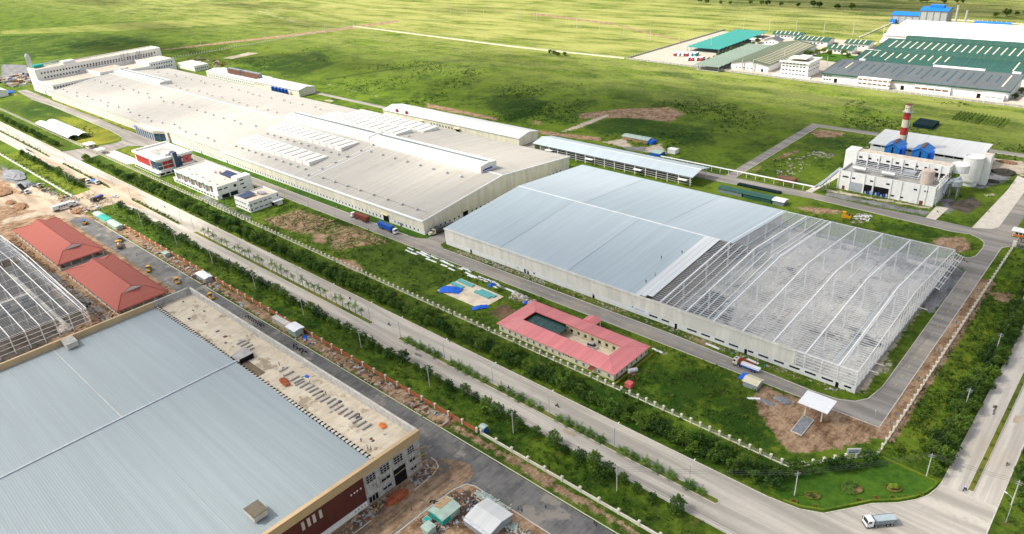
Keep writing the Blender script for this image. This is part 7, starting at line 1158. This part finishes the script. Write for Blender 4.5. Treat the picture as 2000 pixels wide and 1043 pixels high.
# compound trees and far trees
ct_ = [(-376 + rv.uniform(-3, 3), 690 + i * 11) for i in range(12)] + [(-298 + rv.uniform(-3, 3), 720 + i * 9) for i in range(8)] + [(-292, 790), (-270, 785), (-262, 778), (-256, 790), (-250, 770), (-280, 775), (-300, 770), (-98, 680), (-97, 700), (-96, 720), (-94, 740)]
for i, (x, y) in enumerate(ct_): plant('compound_tree', HT, M['leaf'], x, y, nth(i + 1) + ' small dark tree among the compound buildings, counted from the bus yard', 'tree', 'compound trees', rv.uniform(.8, 1.3))
ft = [(-1560, 840), (-1548, 842)] + [(-600 + i * 19 + rv.uniform(-6, 6), 1078 + i * .5 + rv.uniform(-8, 8)) for i in range(13)] + [(-330 + i * 8 + rv.uniform(-4, 4), 1180 + rv.uniform(-20, 20)) for i in range(10)] + [(-195 + i * 9, 1072 + i * 9 + rv.uniform(-5, 5)) for i in range(9)]
for i, (x, y) in enumerate(ft): plant('far_tree', BT, M['leaf'], x, y, nth(i + 1) + ' far dark tree from the left along the field edges at the top', 'tree', 'far field trees', rv.uniform(.6, 1.1))
fb = [(-560 + i * 5 + rv.uniform(-2, 2), 660 + rv.uniform(-3, 3)) for i in range(6)]
for i, (x, y) in enumerate(fb): plant('field_bush', HT, M['leaf'], x, y, nth(i + 1) + ' dark bush from the left beside the white field fence', 'bush', 'bushes by the field fence', rv.uniform(.8, 1.1))
cpl = thing('crop_plot', 'square plot of dark green crop rows on the field behind the plant', 'crops', (-121, 600, 0)); 
for i in range(14):
    m = MB(); R = random.Random(i)
    for j in range(60): 
        p = Vector((i * 2.5 + R.uniform(-.3, .3), j * .42 - 8 + 6 * (1 - i / 14), R.uniform(.3, 1.3)))
        for q in range(3): leaf(m, p + Vector((R.gauss(0, .25), R.gauss(0, .25), R.gauss(0, .3))), .4, R)
    obj('crop_row', m, M['leaf'], cpl)['kind'] = 'stuff'
# uncountable rough weeds and scrub over the plots and fields
def scatter(nm, lab, mat, n, sampler, size, per, seed, hgt=.5):
    R = random.Random(seed); m = MB()
    for i in range(n):
        q = sampler(R)
        if q is None: continue
        x, y, s = q
        for j in range(per): leaf(m, Vector((x + R.gauss(0, .55 * s), y + R.gauss(0, .55 * s), abs(R.gauss(0, hgt * s)) + .08)), size * s * R.uniform(.6, 1.3), R, .9)
    o = obj(nm, m, mat); tag(o, lab, 'weeds', kind='stuff'); return o
def inpoly(x, y, P_):
    c = False
    for (x0, y0), (x1, y1) in zip(P_, P_[1:] + P_[:1]):
        if (y0 > y) != (y1 > y) and x < (x1 - x0) * (y - y0) / (y1 - y0) + x0: c = not c
    return c
soilP = [p for k_, v_, p in ZONES if k_ in ('soil', 'pale', 'gravel', 'mud', 'coal') and v_ > .58]; lushP = [p for k_, v_, p in ZONES if k_ == 'lush']
def free(x, y):
    if -190.5 < x < -128 and 182.5 < y < 208: return False
    if -239 < x < -207.5 and 190.5 < y < 207.5: return False
    return not any(inpoly(x, y, p) for p in soilP)
def boxes(bs, clump=.05, thr=-.05):
    tot = sum((b[1] - b[0]) * (b[3] - b[2]) * b[4] for b in bs)
    def f(R):
        u = R.uniform(0, tot)
        for b in bs:
            u -= (b[1] - b[0]) * (b[3] - b[2]) * b[4]
            if u <= 0: break
        x, y = R.uniform(b[0], b[1]), R.uniform(b[2], b[3])
        if mnoise.noise((x * clump, y * clump, 3.1)) + R.uniform(-.35, .35) * (.45 if thr > 0 else 1) < thr or not free(x, y): return None
        return x, y, b[5] * R.uniform(.6, 1.4)
    return f
scatter('rough_weeds', 'rough dark weeds over the plots inside the fence and the grass strips', M['weed'], 15000, boxes([(-400, -70, 181.5, 215.5, 1, .8), (-560, -62, 165.5, 180, 1.2, .8), (-540, -62, 131.5, 143.5, 1.0, .65), (-40, -22.8, 205, 420, 1.2, .85), (-278, -60, 225.3, 229.6, .5, .6), (-140, -53, 352, 392, .5, .7), (-700, -560, 131, 143, .4, .7), (-7, 8, 190, 330, 1, .8)], .12), .42, 5, 1)
scatter('field_scrub', 'dark scrub patches scattered over the fields behind the factory', M['weed'], 16000, boxes([(-640, -205, 410, 560, 1, 1.0), (-190, -60, 410, 533, .6, .9), (-200, -45, 543, 650, 1.2, 1.0), (-1000, -640, 410, 560, .3, 1.0), (-900, -690, 183, 215, 1.0, 1.0)], .016, .22), .5, 5, 2, .35)
scatter('yellow_weeds', 'yellow green weed clumps in the plots and grass strips', M['weed_y'], 2600, boxes([(-140, -70, 183, 214, 1, .8), (-37, -29, 207, 350, 3, .8), (-560, -62, 174, 180, .8, .7), (-700, -560, 131, 143, 2, .8), (-540, -62, 131.5, 140, .6, .6)], .09), .4, 5, 3)

# ------------------------------------------------------------------ building materials, heaps and litter
rl = random.Random(99)
yd = thing('storage_slab', 'pale sandy storage slab with tarps and pipe bundles on the grass plot', 'slab', (-238.4, 191.5, 0)); obj('slab', MB().prism([(0, 0, 0), (29.8, .1, 0), (30.2, 14.7, 0), (.8, 15.3, 0)], (0, 0, .15)), M['pale_slab'], yd)
for i, (x, y, L, lab) in enumerate(((-232, 204.6, 10.5, 'aqua sheet bundle at the rear edge of the storage slab'), (-233.6, 200.6, 8, 'aqua pipe bundle lying beside the blue tarp on the storage slab'), (-216, 203.6, 10, 'aqua sheet bundle at the rear right of the storage slab'), (-217.4, 201.4, 10, 'lower aqua sheet bundle at the right of the storage slab'))):
    r = thing('sheet_bundle', lab, 'bundle', (x, y, .15), -.03)
    for j in range(5): obj('sheet', MB().box(-L / 2, L / 2, -1.1 + j * .44, -.72 + j * .44, .12, .55 + .06 * (j % 2)), M['aqua'], r)
    for xx in (-L / 3, L / 3): obj('bearer', MB().box(xx - .1, xx + .1, -1.2, 1.2, 0, .12), M['wood'], r)
def tarp(lab, x, y, rx, ry, h, seed):
    m = MB(); n = 12; R = random.Random(seed); g = {}
    for i in range(n + 1):
        for j in range(n + 1):
            u, v = i / n * 2 - 1, j / n * 2 - 1; z = .05 + h * max(0, 1 - (u * u + v * v) * .6) * (.35 + .65 * abs(mnoise.noise((u * 2.1 + seed, v * 2.1, 0)))) * 1.6; g[i, j] = len(m.v); m.v.append((u * rx * (1 + .25 * mnoise.noise((v * 2, seed, 0))), v * ry * (1 + .25 * mnoise.noise((u * 2, seed + 5, 0))), z))
    for i in range(n):
        for j in range(n): m.f.append((g[i, j], g[i + 1, j], g[i + 1, j + 1], g[i, j + 1]))
    tag(obj('blue_tarp', m, M['tarp'], loc=(x, y, .15), rz=.5 * seed, smooth=True), lab, 'tarpaulin')
tarp('large crumpled blue tarpaulin on the left of the storage slab', -233, 195.6, 5.4, 3.2, 1.3, 1); tarp('crumpled blue tarpaulin off the right corner of the storage slab', -210, 192.2, 3.6, 1.6, 1.0, 2); tarp('small blue tarpaulin near the road above the storage slab', -220.6, 210.6, 1.8, 1.3, 1.2, 3); tarp('small blue tarpaulin beside the white rubble near the road', -196, 207.8, 1.2, .9, .8, 4); tarp('blue tarpaulin by the lower brick wall and white hut', -253.6, 127.6, 1.8, 1.0, .7, 5); tarp('bright blue sheet hanging among the left field rubbish', -1004, 214, 7, 4, 2.0, 6)
for i in range(30):
    x = -285 + i * 2.75 + rl.uniform(-1, 1); y = rl.choice([215.4, 214.2, 213, 211.6]) - .03 * i + rl.uniform(-.4, .4); L = rl.uniform(4.5, 8.5); r = thing('panel_stack', nth(i + 1) + ' white wall panel stack from the left along the service road', 'panels', (x, y, 0), rl.uniform(-.1, .02), 'white panels beside the road')
    for j in range(rl.randint(1, 3)): obj('panel', MB().box(-L / 2 + j * .3, L / 2 - j * .4, -.5 + j * .05, .5 - j * .05, .04 + j * .1, .12 + j * .1), M['white_clean'], r)
for i, (x, y, z, a) in enumerate(((-113, 227, 0, -.05), (-111.5, 226.6, .2, -.08), (-95, 226.8, 0, -.1), (-128, 211, 0, -.1), (-84.5, 205.6, 0, .6))): r = thing('loose_panel', nth(i + 1) + ' loose white panel from the left near the crane truck', 'panels', (x, y, z), a, 'loose white panels'); obj('panel', MB().box(-2.4, 2.4, -.5, .5, .05, .25), M['white_clean'], r); obj('bearer', MB().box(-.2, .2, -.55, .55, 0, .05), M['wood'], r)
for i, (x, y) in enumerate(((-206, 211.6), (-203.4, 211), (-200.4, 210.4))): tag(obj('sand_bag_heap', MB().blob((0, 0, 0), (1.3, 1.2, 1.5), i, 9, 4, rough=.12), M['lt_conc'], loc=(x, y, 0)), ORD[i] + ' pale pointed heap from the left beside the service road', 'heap', 'pale heaps beside the road')
for nm, lab, x, y, r, mt in (('gravel_heap', 'flat grey gravel heap beside the hut on the brown soil', -76, 211, (3.2, 2.0, .7), 'gravelheap'), ('gravel_heap', 'spread grey gravel patch nearer the fence on the brown soil', -79.6, 206.6, (2.8, 1.2, .35), 'gravelheap'), ('red_earth_heap', 'rusty red earth heap in front of the near warehouse doorway', -147.8, 92.5, (2.2, 4.2, 1.6), 'redsoil'), ('gravel_heap', 'dark grey gravel heap at the left edge of the site', -640, 120, (18, 6, 2.6), 'gravelheap'), ('gravel_heap', 'small grey gravel heap right of the first at the left edge', -606, 116, (9, 4.5, 2.2), 'gravelheap'), ('earth_heap', 'large brown earth heap at the left edge of the site', -606, 101, (14, 6, 2.6), 'soilheap'), ('earth_heap', 'brown earth heap inside the kerbed plot left of the container truck', -558, 101, (8, 4, 1.6), 'soilheap'), ('earth_heap', 'smaller brown earth heap left in the kerbed plot', -573, 98.6, (6, 3, 1.4), 'soilheap'), ('timber_heap', 'brown timber and earth pile beside the container truck', -512, 121, (6, 3.5, 1.8), 'soilheap'), ('dark_gravel_heap', 'dark gravel bank in the yard at the end of the steel frame', -56, 333, (2.8, 8, 1.5), 'gravelheap')): tag(obj(nm, MB().blob((0, 0, 0), r, len(lab), 16, 5, rough=.2), M[mt], loc=(x, y, 0)), lab, 'heap')
def litter(nm, lab, mats, n, bs, lo, hi, seed, flat=.5, cat='debris'):
    R = random.Random(seed)
    for k_, mt in enumerate(mats):
        m = MB()
        for i in range(n // len(mats)):
            b = bs[R.randrange(len(bs))]; x, y = R.uniform(b[0], b[1]), R.uniform(b[2], b[3]); s = R.uniform(lo, hi); a = R.uniform(0, 3.14); ca, sa = math.cos(a), math.sin(a); L, w, h = s * R.uniform(.7, 2.4), s * R.uniform(.3, .9), s * R.uniform(.15, flat); t_ = R.uniform(-.2, .2)
            q = [(x + ca * u * L - sa * v * w, y + sa * u * L + ca * v * w) for u, v in ((-.5, -.5), (.5, -.4), (.45, .5), (-.5, .45))]; m.prism([(q[0][0], q[0][1], 0.0), (q[1][0], q[1][1], .0), (q[2][0], q[2][1], .0), (q[3][0], q[3][1], .0)], (t_ * s, t_ * s, h))
        tag(obj(nm, m, M[mt]), lab if len(mats) == 1 else lab + ', the ' + ('pale', 'dark', 'timber', 'bluish', 'rusty')[k_] + ' pieces', cat, kind='stuff')
litter('wall_debris', 'building debris strewn between the site road kerb and the brick wall', ['rubble', 'chrome', 'wood', 'galv', 'rust'], 520, [(-480, -255, 124, 129.4), (-420, -330, 124, 129.4), (-255, -160, 124.6, 129.8)], .3, 1.3, 1)
litter('yard_debris', 'building debris around the huts at the bottom edge', ['rubble', 'chrome', 'wood', 'galv', 'rust'], 700, [(-136, -124, 96, 108), (-130, -123, 103, 110), (-133, -126, 90, 95), (-112, -104, 100, 109)], .2, .8, 2)
litter('front_debris', 'building debris in front of the near warehouse wall', ['rubble', 'chrome', 'wood', 'galv', 'rust'], 320, [(-151.4, -147, 62, 92), (-151.2, -146.8, 100, 109)], .2, .9, 3)
litter('roadside_rubble', 'pale rubble along the foot of the warehouse wall', ['rubble'], 420, [(-268, -62, 226.2, 229.6), (-262, -200, 226.2, 229.4)], .2, .8, 4)
litter('plot_rubble', 'white rubble dumped on the plots and verge', ['rubble'], 300, [(-206, -190, 206, 213), (-182, -166, 420, 470), (-176, -160, 470, 480), (-205, -198, 209, 213), (-114, -108, 376, 392), (-150, -140, 505, 530)], .3, 1.4, 5)
litter('white_scrap', 'white scrap and sheets heaped behind the steel frame', ['white_clean'], 46, [(-114, -106, 382, 391)], .3, 1.3, 6, .3); litter('muddy_clods', 'dark earth clods in the trenches beside the tiled halls', ['soilheap'], 700, [(-500, -424, 76.5, 81), (-412, -342, 73, 80.5), (-352, -330, 66, 84)], .25, .9, 7, .7); litter('entrance_debris', 'broken panels and rubble around the dusty site entrance', ['rubble', 'chrome', 'wood', 'galv', 'rust'], 260, [(-520, -500, 120, 134), (-556, -534, 122, 131), (-600, -556, 121, 127)], .4, 1.6, 8)
litter('left_field_rubbish', 'sheets and scrap at the far left behind the white block', ['rubble', 'chrome', 'wood', 'galv', 'rust'], 260, [(-1120, -1035, 225, 290)], 1.5, 6.0, 9, .6); litter('back_lot_scrap', 'scrap lying behind the white block beside the field fence', ['rubble', 'rust'], 90, [(-1000, -890, 412, 440)], .8, 3.0, 10)
m = MB(); R = random.Random(5)
for i in range(420):
    t = R.random(); x = -129.6 + t * 13 + R.gauss(0, .5); y = 110 - .0 * t + R.gauss(0, .75); m.blob((x, y, R.uniform(0, .5)), (R.uniform(.25, .5), R.uniform(.2, .35), R.uniform(.15, .3)), i, 6, 2)
    if i % 6 == 0: m.blob((-110.6 + R.gauss(0, 1.6), 106.6 + R.gauss(0, .7), R.uniform(0, .3)), (R.uniform(.25, .5), R.uniform(.2, .35), R.uniform(.15, .3)), i, 6, 2)
t = NT('cement_sacks'); ge = t.n('ShaderNodeNewGeometry'); col = t.mix(ge.outputs['Random Per Island'], (.58, .56, .46), (.30, .44, .44)); t.done(col, .9, .2)
tag(obj('sack_pile', m, t.m), 'pale and bluish sacks piled along the kerb behind the site office', 'sacks', kind='stuff')
tag(obj('concrete_pipe', MB().tube((-376, 76, .7), (-368, 78.5, .7), .7, n=12), M['chrome']), 'black drain pipe lying beside the steel skeleton, upper one', 'pipe'); tag(obj('concrete_pipe', MB().tube((-374, 73.8, .7), (-366, 76.3, .7), .7, n=12), M['chrome']), 'black drain pipe lying beside the steel skeleton, lower one', 'pipe')

# ------------------------------------------------------------------ broken cloud above the plain, drifting patches of shade over fields and roofs
def cloud_mat():
    t = NT('thin_cloud'); t.N.remove(t.b); tr = t.n('ShaderNodeBsdfTransparent'); tl = t.n('ShaderNodeBsdfTranslucent'); tl.inputs[0].default_value = (.95, .95, .95, 1); mx = t.n('ShaderNodeMixShader'); mx.inputs[0].default_value = .175
    t.l(tr.outputs[0], mx.inputs[1]); t.l(tl.outputs[0], mx.inputs[2]); t.l(mx.outputs[0], t.o.inputs['Surface']); return t.m
CM = cloud_mat(); rc = random.Random(21)
def cloud(gx, gy, rx, ry, n, h=900):
    """a bank of n soft lumps whose shade falls around ground point gx, gy"""
    k = h / sun_dir.z; cx, cy = gx + sun_dir.x * k, gy + sun_dir.y * k; m = MB()
    for i in range(n):
        a = rc.uniform(0, 2 * math.pi); r = math.sqrt(rc.random()) * .75; lx, ly = math.cos(a) * rx * r, math.sin(a) * ry * r; q = rc.uniform(.38, .62)
        wx_, wy_, wz_ = rx * q, ry * q, min(rx, ry) * q * .35; z0 = rc.uniform(-20, 20); prof = [(math.sin(math.pi * (j + .15) / 8.3), -math.cos(math.pi * (j + .15) / 8.3)) for j in range(9)]; kk = len(m.v)
        m.lathe([(pr_, pz_) for pr_, pz_ in prof], 18)
        for v in range(kk, len(m.v)):
            x, y, z = m.v[v]; f = 1 + .16 * mnoise.noise((x * 1.7 + i * 7, y * 1.7, z * 1.7)); m.v[v] = (lx + x * wx_ * f, ly + y * wy_ * f, z0 + z * wz_ * f)
    o = obj('cloud', m, CM, loc=(cx, cy, h), smooth=True); o['kind'] = 'structure'; return o
for c in ((-150, 190, 330, 190, 8), (-330, 480, 270, 110, 11), (-20, 480, 160, 160, 7), (-300, 50, 260, 110, 6), (-1120, 430, 230, 70, 15), (-800, 500, 130, 60, 8), (-560, 600, 170, 40, 7), (-1400, 540, 260, 34, 10), (-640, 1160, 320, 50, 7), (-1500, 800, 280, 36, 7), (-300, 1130, 280, 90, 11), (-960, 900, 160, 26, 5), (-900, 300, 130, 80, 5), (-400, 320, 110, 90, 5), (-2100, 720, 300, 60, 9), (-1250, 1080, 260, 45, 8), (-240, 730, 110, 40, 3), (-1150, 680, 160, 30, 8), (-680, 280, 90, 70, 3)): cloud(*c)
